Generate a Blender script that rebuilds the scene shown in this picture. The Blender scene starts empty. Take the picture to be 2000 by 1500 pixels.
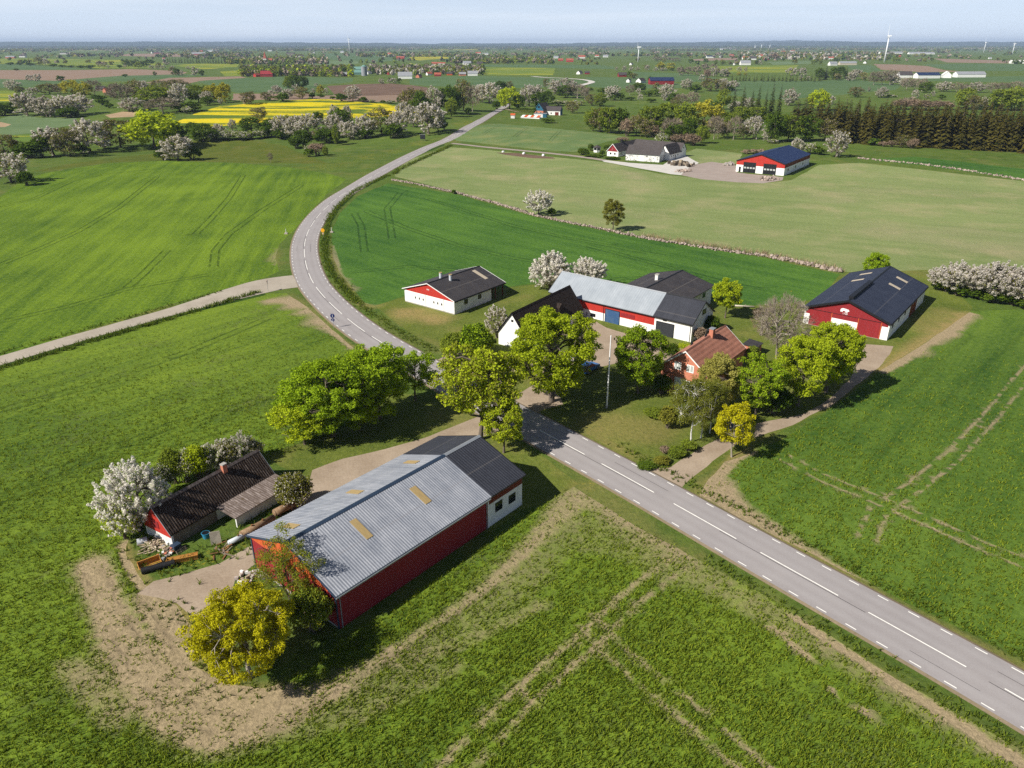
import bpy, math, random
import numpy as np
from mathutils import Vector
from mathutils.geometry import delaunay_2d_cdt

# ------------------------------------------------------------------ camera, sky, sun, exposure
S = bpy.context.scene
H, FOC, HY = 50.0, 1450.0, 86.0              # camera height (m), focal length and horizon row of a 2000 px wide frame
PITCH = math.atan((750 - HY) / FOC)
cam = bpy.data.cameras.new('camera'); cam.sensor_width = 36.0; cam.lens = FOC / 2000 * 36.0
cam.clip_start = 0.5; cam.clip_end = 90000.0
camo = bpy.data.objects.new('camera', cam); S.collection.objects.link(camo)
camo.location = (0, 0, H); camo.rotation_euler = (math.pi / 2 - PITCH, 0, 0)
S.camera = camo

SUN_AZ, SUN_EL = math.radians(30.0), math.radians(40.0)     # shadows run along SUN_AZ (from +X towards +Y)
to_sun = Vector((-math.cos(SUN_AZ) * math.cos(SUN_EL), -math.sin(SUN_AZ) * math.cos(SUN_EL), math.sin(SUN_EL)))
sun = bpy.data.lights.new('sun', 'SUN'); sun.energy = 5.0; sun.angle = math.radians(0.5); sun.color = (1.0, 0.945, 0.855)
suno = bpy.data.objects.new('sun', sun); S.collection.objects.link(suno)
suno.rotation_euler = to_sun.to_track_quat('Z', 'Y').to_euler()

W = bpy.data.worlds.new('World'); S.world = W; W.use_nodes = True
wn = W.node_tree; wn.nodes.clear()
sky = wn.nodes.new('ShaderNodeTexSky'); sky.sky_type = 'NISHITA'; sky.sun_disc = False
sky.sun_elevation = SUN_EL; sky.sun_rotation = math.atan2(to_sun.x, to_sun.y)
sky.altitude = 100.0; sky.air_density = 0.6; sky.dust_density = 0.0; sky.ozone_density = 4.0
tc = wn.nodes.new('ShaderNodeTexCoord'); mp = wn.nodes.new('ShaderNodeMapping'); mp.inputs['Scale'].default_value = (1.6, 1.6, 34.0)
wn.links.new(tc.outputs['Generated'], mp.inputs['Vector'])
cn = wn.nodes.new('ShaderNodeTexNoise'); cn.inputs['Scale'].default_value = 1.6; cn.inputs['Detail'].default_value = 6
wn.links.new(mp.outputs['Vector'], cn.inputs['Vector'])
cr = wn.nodes.new('ShaderNodeMapRange'); cr.inputs[1].default_value = 0.45; cr.inputs[2].default_value = 0.72; cr.inputs[4].default_value = 0.28
wn.links.new(cn.outputs['Fac'], cr.inputs[0])
cm = wn.nodes.new('ShaderNodeMix'); cm.data_type = 'RGBA'
wn.links.new(cr.outputs[0], cm.inputs[0]);  cm.inputs[7].default_value = (15., 15.6, 16.4, 1)
bg = wn.nodes.new('ShaderNodeBackground'); bg.inputs['Strength'].default_value = 0.05
sz = wn.nodes.new('ShaderNodeSeparateXYZ'); wn.links.new(tc.outputs['Generated'], sz.inputs[0])     # pale band of air low over the horizon
hr = wn.nodes.new('ShaderNodeMapRange'); hr.interpolation_type = 'SMOOTHSTEP'; hr.inputs[1].default_value = -0.02; hr.inputs[2].default_value = 0.22; hr.inputs[3].default_value = 0.92; hr.inputs[4].default_value = 0.0
wn.links.new(sz.outputs[2], hr.inputs[0])
hm = wn.nodes.new('ShaderNodeMix'); hm.data_type = 'RGBA'; wn.links.new(hr.outputs[0], hm.inputs[0]); wn.links.new(sky.outputs[0], hm.inputs[6]); hm.inputs[7].default_value = (11.6, 13.2, 15.4, 1)
wn.links.new(hm.outputs[2], cm.inputs[6]); wn.links.new(cm.outputs[2], bg.inputs['Color'])
wo = wn.nodes.new('ShaderNodeOutputWorld'); wn.links.new(bg.outputs[0], wo.inputs[0])
S.view_settings.view_transform = 'Standard'; S.view_settings.look = 'None'
S.view_settings.exposure = 0.5; S.view_settings.gamma = 1.0
try:
    S.cycles.max_bounces = 5; S.cycles.diffuse_bounces = 2; S.cycles.transmission_bounces = 3; S.cycles.transparent_max_bounces = 6
    S.cycles.volume_bounces = 0
    S.cycles.use_denoising = False
except Exception:
    pass

rnd = random.Random(7)
rng = np.random.default_rng(11)

# ------------------------------------------------------------------ numeric noise, terrain, pixel -> ground
def _hash(i, j, s):
    n = (i * 374761393 + j * 668265263 + s * 974634777) & 0xFFFFFFFF
    n = ((n ^ (n >> 13)) * 1274126177) & 0xFFFFFFFF
    return ((n ^ (n >> 16)) & 0xFFFF) / 65535.0
def vnoise(x, y, s=0):
    x = np.asarray(x, float); y = np.asarray(y, float)
    i = np.floor(x).astype(np.int64); j = np.floor(y).astype(np.int64); u = x - i; v = y - j
    u = u * u * (3 - 2 * u); v = v * v * (3 - 2 * v)
    a = _hash(i, j, s); b = _hash(i + 1, j, s); c = _hash(i, j + 1, s); d = _hash(i + 1, j + 1, s)
    return (a * (1 - u) + b * u) * (1 - v) + (c * (1 - u) + d * u) * v
def fbm(x, y, s=0, o=4):
    t = 0; a = .5; f = 1.
    for k in range(o):
        t = t + a * vnoise(np.asarray(x) * f, np.asarray(y) * f, s + k); a *= .5; f *= 2.03
    return t
def sstep(a, b, x):
    t = np.clip((np.asarray(x, float) - a) / (b - a), 0, 1); return t * t * (3 - 2 * t)
def terr(x, y):
    x = np.asarray(x, float); y = np.asarray(y, float); d = np.hypot(x, y)
    w = sstep(260, 560, d) * (1 - sstep(1000, 1700, d))
    z = 2.6 * np.sin(x / 150 + 1.0) * np.sin(y / 170 + .4)
    z = z + 9.0 * np.exp(-(((x + 170) / 120) ** 2 + ((y - 650) / 95) ** 2))
    z = z + 3.0 * np.exp(-(((x + 10) / 60) ** 2 + ((y - 470) / 60) ** 2))
    z = z - 5.0 * np.exp(-(((x + 140) / 110) ** 2 + ((y - 420) / 52) ** 2))
    return w * z
CP, SP = math.cos(PITCH), math.sin(PITCH)
def ray(px, py):
    r = (px - 1000) / FOC; d = (py - 750) / FOC
    return (r, CP - d * SP, -SP - d * CP)
def G(px, py, z=None):
    d = ray(px, py); zz = 0.0 if z is None else z
    for _ in range(40 if z is None else 1):
        t = (zz - H) / min(d[2], -1e-4); x, y = d[0] * t, d[1] * t
        if z is None:
            zz += .6 * (float(terr(x, y)) - zz)
    return x, y
def G3(px, py):
    x, y = G(px, py); return x, y, float(terr(x, y))
def proj(x, y, z):
    c = y * CP - (z - H) * SP; u = y * SP + (z - H) * CP
    return 1000 + FOC * x / c, 750 - FOC * u / c
def px_size(bx, by, top, width):
    """height and width (m) of a thing standing at pixel (bx,by) whose top is at row top and which is width px wide"""
    x, y = G(bx, by); z0 = float(terr(x, y)); lo, hi = 0.1, 120.0
    for _ in range(40):
        m = (lo + hi) / 2
        if proj(x, y, z0 + m)[1] > top: lo = m
        else: hi = m
    c = y * CP - (z0 + lo * .5 - H) * SP
    return lo, width * c / FOC

# ------------------------------------------------------------------ objects
C = S.collection
def tag(o, label=None, cat=None, group=None, kind=None):
    if label: o['label'] = label
    if cat: o['category'] = cat
    if group: o['group'] = group
    if kind: o['kind'] = kind
    return o
def empty(name, loc, rz=0.0, label=None, cat=None, group=None):
    o = bpy.data.objects.new(name, None); C.objects.link(o); o.location = loc; o.rotation_euler = (0, 0, rz)
    o.empty_display_size = .5
    return tag(o, label, cat, group)
def link(name, me, parent=None, loc=None, rz=0.0):
    o = bpy.data.objects.new(name, me); C.objects.link(o)
    if parent: o.parent = parent
    if loc is not None: o.location = loc
    if rz: o.rotation_euler = (0, 0, rz)
    return o
def np_mesh(name, verts, faces, mats, midx=None, attrs=None, smooth=False):
    """verts (n,3); faces: list of arrays (m,k)"""
    me = bpy.data.meshes.new(name); verts = np.asarray(verts, np.float32)
    me.vertices.add(len(verts)); me.vertices.foreach_set('co', verts.ravel())
    fs = [np.asarray(f, np.int32) for f in faces if len(f)]
    loops = np.concatenate([f.ravel() for f in fs]); tot = np.concatenate([np.full(len(f), f.shape[1], np.int32) for f in fs])
    start = np.concatenate([[0], np.cumsum(tot)[:-1]]).astype(np.int32)
    me.loops.add(len(loops)); me.loops.foreach_set('vertex_index', loops)
    me.polygons.add(len(tot)); me.polygons.foreach_set('loop_start', start); me.polygons.foreach_set('loop_total', tot)
    if midx is not None: me.polygons.foreach_set('material_index', np.asarray(midx, np.int32))
    me.polygons.foreach_set('use_smooth', np.full(len(tot), bool(smooth)))
    for m in mats: me.materials.append(m)
    for k, v in (attrs or {}).items():
        a = me.attributes.new(k, 'FLOAT', 'POINT'); a.data.foreach_set('value', np.asarray(v, np.float32))
    me.update(calc_edges=True); me.validate()
    return me

class MB:
    """collects boxes, prisms, tubes; build() links them as ONE mesh object"""
    def __init__(s): s.v = []; s.f = []; s.m = []
    def poly(s, pts, m=0):
        n = len(s.v); s.v += [tuple(p) for p in pts]; s.f.append(list(range(n, n + len(pts)))); s.m.append(m); return s
    def hexa(s, p, m=0):
        n = len(s.v); s.v += [tuple(q) for q in p]
        for f in ((0, 3, 2, 1), (4, 5, 6, 7), (0, 1, 5, 4), (1, 2, 6, 5), (2, 3, 7, 6), (3, 0, 4, 7)):
            s.f.append([n + i for i in f]); s.m.append(m)
        return s
    def box(s, x0, y0, z0, x1, y1, z1, m=0):
        x0, x1 = min(x0, x1), max(x0, x1); y0, y1 = min(y0, y1), max(y0, y1); z0, z1 = min(z0, z1), max(z0, z1)
        return s.hexa([(x0, y0, z0), (x1, y0, z0), (x1, y1, z0), (x0, y1, z0), (x0, y0, z1), (x1, y0, z1), (x1, y1, z1), (x0, y1, z1)], m)
    def prism(s, a, b, m=0):
        """a, b: matching closed outlines"""
        n = len(s.v); k = len(a); s.v += [tuple(p) for p in a] + [tuple(p) for p in b]
        s.f.append([n + i for i in range(k)][::-1]); s.f.append([n + k + i for i in range(k)]); s.m += [m, m]
        for i in range(k):
            j = (i + 1) % k; s.f.append([n + i, n + j, n + k + j, n + k + i]); s.m.append(m)
        return s
    def tube(s, p, q, r0, r1=None, k=8, m=0):
        p, q = Vector(p), Vector(q); d = (q - p).normalized(); r1 = r0 if r1 is None else r1
        u = d.cross(Vector((0, 0, 1)) if abs(d.z) < .9 else Vector((1, 0, 0))).normalized(); w = d.cross(u)
        a = [p + (u * math.cos(t) + w * math.sin(t)) * r0 for t in (2 * math.pi * i / k for i in range(k))]
        b = [q + (u * math.cos(t) + w * math.sin(t)) * r1 for t in (2 * math.pi * i / k for i in range(k))]
        return s.prism([tuple(x) for x in a], [tuple(x) for x in b], m)
    def build(s, name, mats, parent=None, smooth=False, loc=None, rz=0.0):
        me = bpy.data.meshes.new(name); me.from_pydata(s.v, [], s.f)
        for m in (mats if isinstance(mats, (list, tuple)) else [mats]): me.materials.append(m)
        me.polygons.foreach_set('material_index', s.m)
        if smooth: me.polygons.foreach_set('use_smooth', [True] * len(s.f))
        me.update()
        return link(name, me, parent, loc, rz)

# ------------------------------------------------------------------ materials
class NT:
    def __init__(s, name):
        s.mat = bpy.data.materials.new(name); s.mat.use_nodes = True; s.t = s.mat.node_tree; s.t.nodes.clear()
        s.out = s.t.nodes.new('ShaderNodeOutputMaterial')
    def n(s, typ): return s.t.nodes.new(typ)
    def put(s, sock, v):
        if isinstance(v, bpy.types.NodeSocket): s.t.links.new(v, sock)
        elif v is not None:
            if isinstance(v, tuple) and len(v) == 3 and len(getattr(sock, 'default_value', (0,))) == 4: v = v + (1,)
            sock.default_value = v
    def m(s, op, a, b=None, c=None, clamp=False):
        k = s.n('ShaderNodeMath'); k.operation = op; k.use_clamp = clamp
        for i, v in enumerate((a, b, c)):
            if v is not None: s.put(k.inputs[i], v)
        return k.outputs[0]
    def noise(s, vec, scale, detail=3., rough=.5, dist=0.):
        k = s.n('ShaderNodeTexNoise'); s.put(k.inputs['Vector'], vec); k.inputs['Scale'].default_value = scale
        k.inputs['Detail'].default_value = detail; k.inputs['Roughness'].default_value = rough; k.inputs['Distortion'].default_value = dist
        return k.outputs['Fac']
    def mix(s, f, a, b):
        k = s.n('ShaderNodeMix'); k.data_type = 'RGBA'; s.put(k.inputs[0], f); s.put(k.inputs[6], a); s.put(k.inputs[7], b); return k.outputs[2]
    def rng(s, v, a, b, c=0., d=1.):
        k = s.n('ShaderNodeMapRange'); s.put(k.inputs[0], v)
        for i, x in enumerate((a, b, c, d)): k.inputs[i + 1].default_value = x
        return k.outputs[0]
    def pos(s): return s.n('ShaderNodeNewGeometry').outputs['Position']
    def obj(s): return s.n('ShaderNodeTexCoord').outputs['Object']
    def map(s, vec, rot=0., scale=(1, 1, 1), loc=(0, 0, 0)):
        if rot:      # turn first, stretch afterwards
            q = s.n('ShaderNodeMapping'); s.put(q.inputs['Vector'], vec); q.inputs['Rotation'].default_value = (0, 0, rot); vec = q.outputs[0]
        k = s.n('ShaderNodeMapping'); s.put(k.inputs['Vector'], vec)
        k.inputs['Scale'].default_value = scale; k.inputs['Location'].default_value = loc; return k.outputs[0]
    def attr(s, name):
        k = s.n('ShaderNodeAttribute'); k.attribute_name = name; return k.outputs['Fac']
    def orand(s): return s.n('ShaderNodeObjectInfo').outputs['Random']
    def bump(s, h, strength=.5, dist=.1):
        k = s.n('ShaderNodeBump'); k.inputs['Strength'].default_value = strength; k.inputs['Distance'].default_value = dist
        s.put(k.inputs['Height'], h); return k.outputs[0]
    def sep(s, vec):
        k = s.n('ShaderNodeSeparateXYZ'); s.put(k.inputs[0], vec); return k.outputs
    def bsdf(s, col, rough=.8, normal=None, metal=0., spec=.3):
        k = s.n('ShaderNodeBsdfPrincipled'); s.put(k.inputs['Base Color'], col); s.put(k.inputs['Roughness'], rough)
        k.inputs['Metallic'].default_value = metal; k.inputs['Specular IOR Level'].default_value = spec
        if normal is not None: s.put(k.inputs['Normal'], normal)
        s.t.links.new(k.outputs[0], s.out.inputs[0]); return s.mat
    def leaf(s, col, trans=.35):
        d = s.n('ShaderNodeBsdfDiffuse'); s.put(d.inputs[0], col); t = s.n('ShaderNodeBsdfTranslucent'); s.put(t.inputs[0], col)
        x = s.n('ShaderNodeMixShader'); x.inputs[0].default_value = trans
        s.t.links.new(d.outputs[0], x.inputs[1]); s.t.links.new(t.outputs[0], x.inputs[2]); s.t.links.new(x.outputs[0], s.out.inputs[0]); return s.mat

def crop_mat(name, dark, light, soil=(.36, .27, .17), row=0., thin=(.0, .0), dry=None, rowamp=.25, fine=1.0, patch=1.0):
    """growing crop: patches, drilled rows along angle ROW, soil showing where the attribute 'bare' is high, wheel tracks where 'tram' is"""
    t = NT(name); p = t.pos()
    big = t.noise(p, .016 * patch, 4., .6); mid = t.noise(p, .09 * patch, 4., .6); fin = t.noise(p, 1.1 * fine, 6., .75)
    rowv = t.map(p, -row, (.10, 2.2, 1)); rows = t.noise(rowv, .9, 4., .7)
    rowv2 = t.map(p, -row, (.02, .35, 1)); bands = t.noise(rowv2, .8, 3., .6)
    f = t.m('ADD', t.m('MULTIPLY', t.rng(big, .32, .68), .62), t.m('MULTIPLY', t.rng(mid, .3, .7), .22))
    f = t.m('ADD', f, t.m('MULTIPLY', t.rng(rows, .25, .75), rowamp)); f = t.m('ADD', f, t.m('MULTIPLY', t.rng(bands, .3, .7, -.5, 1.), .30))
    f = t.m('ADD', f, t.rng(fin, .25, .75, -.45, .45), clamp=True)
    col = t.mix(f, dark, light)
    if dry: col = t.mix(t.m('MULTIPLY', t.rng(t.noise(p, .05, 5., .65), .48, .72), t.rng(fin, .3, .7, .5, 1.)), col, dry)
    tram = t.m('MULTIPLY', t.attr('tram'), t.rng(t.noise(p, .35, 3.), .25, .6, .35, 1.))
    col = t.mix(t.m('MULTIPLY', tram, .62), col, tuple(c * .5 for c in dark))
    b = t.m('ADD', t.attr('bare'), thin[0])
    br = t.m('ADD', t.m('MULTIPLY', t.rng(mid, .2, .8), .35), t.m('ADD', t.m('MULTIPLY', fin, .75), t.m('MULTIPLY', rows, .35)))
    bare = t.rng(t.m('SUBTRACT', t.m('MULTIPLY', b, 1.55), br), -.32, .42, 0., .90)
    sc = t.mix(t.rng(t.noise(p, 3., 5., .7), .3, .7), tuple(c * .62 for c in soil), tuple(min(1, c * 1.22) for c in soil))
    col = t.mix(bare, col, t.mix(t.m('MULTIPLY', tram, .6), sc, tuple(c * .45 for c in soil)))
    hgt = t.m('ADD', t.m('MULTIPLY', fin, 1.0), t.m('MULTIPLY', rows, .5)); hgt = t.m('SUBTRACT', hgt, t.m('MULTIPLY', t.m('ADD', tram, bare), .4))
    return t.bsdf(col, .95, t.bump(hgt, .8, .28), spec=.12)

def meadow_mat(name, dark, mid_c, dry, flower=.0):
    t = NT(name); p = t.pos()
    big = t.noise(p, .018, 4., .6); md = t.noise(p, .16, 5., .65); fin = t.noise(p, 1.4, 6., .75)
    f = t.m('ADD', t.m('MULTIPLY', t.rng(md, .3, .7), .5), t.m('ADD', t.m('MULTIPLY', t.rng(big, .3, .7), .3), t.rng(fin, .25, .75, -.4, .5)), clamp=True)
    col = t.mix(f, dark, mid_c)
    d = t.m('ADD', t.attr('bare'), t.rng(t.noise(p, .07, 5., .7), .5, .78, 0., .55), clamp=True)
    col = t.mix(t.m('MULTIPLY', d, t.rng(fin, .25, .65, .35, 1.)), col, dry)
    fl = t.m('MULTIPLY', t.rng(t.noise(p, 2.2, 5., .8), .52, .66), t.m('ADD', t.attr('flower'), flower))
    fl = t.m('MULTIPLY', fl, t.rng(t.noise(p, .2, 3.), .3, .5))
    col = t.mix(t.m('MINIMUM', fl, .9), col, (.62, .44, .015))
    return t.bsdf(col, .95, t.bump(t.m('ADD', fin, t.m('MULTIPLY', md, .5)), .8, .3), spec=.1)

def soil_mat(name, a, b, row=0., lines=.35):
    t = NT(name); p = t.pos(); md = t.noise(p, .05, 4., .6); fin = t.noise(p, 1.6, 6., .7)
    rows = t.noise(t.map(p, -row, (.05, 1.2, 1)), .8, 3., .6)
    f = t.m('ADD', t.m('MULTIPLY', t.rng(md, .3, .7), .5), t.m('ADD', t.m('MULTIPLY', t.rng(rows, .3, .7), lines), t.rng(fin, .3, .7, -.25, .3)), clamp=True)
    return t.bsdf(t.mix(f, a, b), .95, t.bump(fin, .5, .12), spec=.1)

def rape_mat(name, green, yellow, row=0., amount=.5):
    t = NT(name); p = t.pos(); s1 = t.noise(t.map(p, -row, (.006, .045, 1)), 1., 5., .6, .6); fin = t.noise(p, .6, 5., .7)
    f = t.rng(t.m('ADD', s1, t.m('MULTIPLY', t.m('SUBTRACT', fin, .5), .35)), .58 - amount * .25, .72 - amount * .25)
    return t.bsdf(t.mix(f, green, yellow), .95, t.bump(fin, .5, .3), spec=.1)

def gravel_mat(name, a, b, grass=(.10, .14, .03), mid=0.):
    t = NT(name); p = t.pos(); md = t.noise(p, .22, 5., .65); fin = t.noise(p, 3.5, 6., .7)
    col = t.mix(t.m('ADD', t.m('MULTIPLY', t.rng(md, .3, .7), .6), t.rng(fin, .3, .7, -.2, .4), clamp=True), a, b)
    g = t.rng(t.m('ADD', t.m('MULTIPLY', t.rng(t.noise(p, .35, 4., .6), .52, .75), .5), t.m('MULTIPLY', t.m('SUBTRACT', fin, .5), .9)), .45, .8, 0., .6)
    return t.bsdf(t.mix(g, col, grass), .95, t.bump(fin, .4, .06), spec=.15)

def asphalt_mat(name):
    t = NT(name); p = t.pos(); fin = t.noise(p, 6., 4., .8); md = t.noise(p, .12, 4., .6); al = t.attr('lane')
    col = t.mix(t.m('ADD', t.m('MULTIPLY', t.rng(md, .3, .7), .5), t.rng(fin, .3, .7, -.2, .4), clamp=True), (.260, .238, .234), (.340, .315, .308))
    col = t.mix(t.m('MULTIPLY', t.rng(al, .0, 1.), t.rng(t.noise(t.pos(), .3, 3.), .3, .7, .2, .55)), col, (.36, .34, .335))
    return t.bsdf(col, .9, t.bump(fin, .2, .02), spec=.2)

def plain(name, col, rough=.7, var=.12, scale=1.5, metal=0., spec=.3, bump=.0, streak=None):
    """painted or bare surface with dirt; STREAK=(sx,sy,sz) stretches the noise"""
    t = NT(name); p = t.obj()
    v = t.map(p, 0., streak) if streak else p
    n1 = t.noise(v, scale, 5., .65); n2 = t.noise(p, scale * 8, 4., .6)
    f = t.m('ADD', t.rng(n1, .3, .7, 0., .7), t.rng(n2, .3, .7, 0., .3), clamp=True)
    c0 = tuple(c * (1 - var) for c in col); c1 = tuple(min(1., c * (1 + var)) for c in col)
    return t.bsdf(t.mix(f, c0, c1), rough, t.bump(n2, bump, .02) if bump else None, metal, spec)

def two_tone(name, a, b, scale=1., lo=.45, hi=.6, rough=.85, streak=None, detail=6., bump=.0, c=None):
    """patches of colour B (lichen, rust, stones) on A"""
    t = NT(name); p = t.obj(); v = t.map(p, 0., streak) if streak else p
    n1 = t.noise(v, scale, detail, .7); n2 = t.noise(p, scale * 6, 3., .6)
    f = t.rng(t.m('ADD', n1, t.m('MULTIPLY', t.m('SUBTRACT', n2, .5), .3)), lo, hi)
    col = t.mix(f, t.mix(n2, tuple(x * .75 for x in a), tuple(min(1, x * 1.25) for x in a)), b)
    if c: col = t.mix(t.rng(t.noise(v, scale * 2.3, 4., .6), .58, .72), col, c)
    return t.bsdf(col, rough, t.bump(n2, bump, .03) if bump else None)

def leaf_mat(name, dark, light, trans=.35, obj_var=.25):
    t = NT(name); r = t.attr('rnd'); o = t.orand()
    f = t.m('ADD', t.m('MULTIPLY', r, 1 - obj_var), t.m('MULTIPLY', o, obj_var), clamp=True)
    return t.leaf(t.mix(f, dark, light), trans)
def wave_tiles(name, a, b, pitch_x, pitch_y, rough=.8):
    t = NT(name); p = t.obj(); s = t.sep(p)
    wx = t.m('SINE', t.m('MULTIPLY', s[0], 2 * math.pi / pitch_x)); wy = t.m('SINE', t.m('MULTIPLY', s[1], 2 * math.pi / pitch_y))
    n1 = t.noise(p, .9, 5., .7); f = t.m('ADD', t.rng(n1, .3, .7, 0., .6), t.m('MULTIPLY', t.noise(p, 9., 2.), .4), clamp=True)
    return t.bsdf(t.mix(f, a, b), rough, t.bump(t.m('ADD', t.m('MULTIPLY', wx, .5), t.m('MULTIPLY', wy, .35)), .6, .06))

M = {}
GRASS_D, GRASS_L = (.040, .105, .008), (.125, .235, .018)
M['crop_left'] = crop_mat('crop left', (.019, .062, .007), (.155, .236, .016), row=math.radians(100), patch=.8)
M['crop_fore'] = crop_mat('crop front', (.030, .074, .009), (.160, .230, .021), soil=(.37, .28, .175), row=math.radians(50), thin=(.22, 0), rowamp=.4)
M['crop_center'] = crop_mat('crop centre', (.016, .066, .012), (.090, .182, .024), row=math.radians(136))
M['crop_right'] = crop_mat('crop right', (.026, .072, .010), (.125, .196, .025), soil=(.37, .28, .175), row=math.radians(50), thin=(.12, 0))
M['crop_pale'] = crop_mat('crop pale', (.130, .180, .055), (.225, .265, .100), soil=(.40, .33, .21), row=math.radians(-25), thin=(.12, 0), dry=(.32, .29, .15), patch=.6)
M['crop_small'] = crop_mat('crop small', (.075, .130, .040), (.140, .200, .070), row=math.radians(60), dry=(.24, .24, .09))
M['crop_far'] = crop_mat('crop far', (.055, .105, .038), (.095, .150, .055), row=math.radians(10), fine=.3)
M['crop_far2'] = crop_mat('crop far pale', (.085, .140, .055), (.140, .195, .085), row=math.radians(-10), fine=.3)
M['meadow'] = meadow_mat('meadow', (.042, .080, .013), (.125, .180, .030), (.25, .20, .075), .05)
M['lawn'] = meadow_mat('lawn', (.065, .098, .014), (.175, .200, .038), (.32, .23, .095))
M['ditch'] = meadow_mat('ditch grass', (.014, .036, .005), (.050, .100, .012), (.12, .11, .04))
M['rough'] = meadow_mat('rough pasture', (.055, .085, .012), (.130, .150, .020), (.24, .17, .05))
M['plough'] = soil_mat('ploughed earth', (.20, .135, .095), (.30, .215, .155), math.radians(8))
M['plough_dark'] = soil_mat('ploughed earth dark', (.075, .048, .033), (.20, .13, .09), math.radians(2), .6)
M['rape'] = rape_mat('rape in flower', (.085, .140, .020), (.58, .47, .012), math.radians(4), .62)
M['rape_thin'] = rape_mat('rape starting to flower', (.10, .165, .025), (.40, .36, .020), math.radians(4), .35)
M['reed'] = soil_mat('dry reed', (.26, .18, .10), (.45, .33, .21))
M['gravel'] = gravel_mat('gravel', (.25, .19, .135), (.42, .34, .255))
M['gravel_lane'] = gravel_mat('lane gravel', (.30, .26, .205), (.45, .40, .33))
M['gravel_pale'] = gravel_mat('pale gravel', (.46, .44, .40), (.62, .59, .55))
M['gravel_grey'] = gravel_mat('grey gravel', (.27, .22, .19), (.38, .32, .28))
M['shoulder'] = gravel_mat('road shoulder', (.15, .12, .075), (.27, .21, .14), mid=.2)
M['asphalt'] = asphalt_mat('asphalt')
M['tar'] = plain('tar seam', (.045, .042, .042), .6, .3, 1.)
M['line'] = plain('road paint', (.80, .78, .72), .7, .14, 1.2)
M['hill'] = soil_mat('far wooded hills', (.012, .026, .014), (.032, .055, .024))
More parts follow.
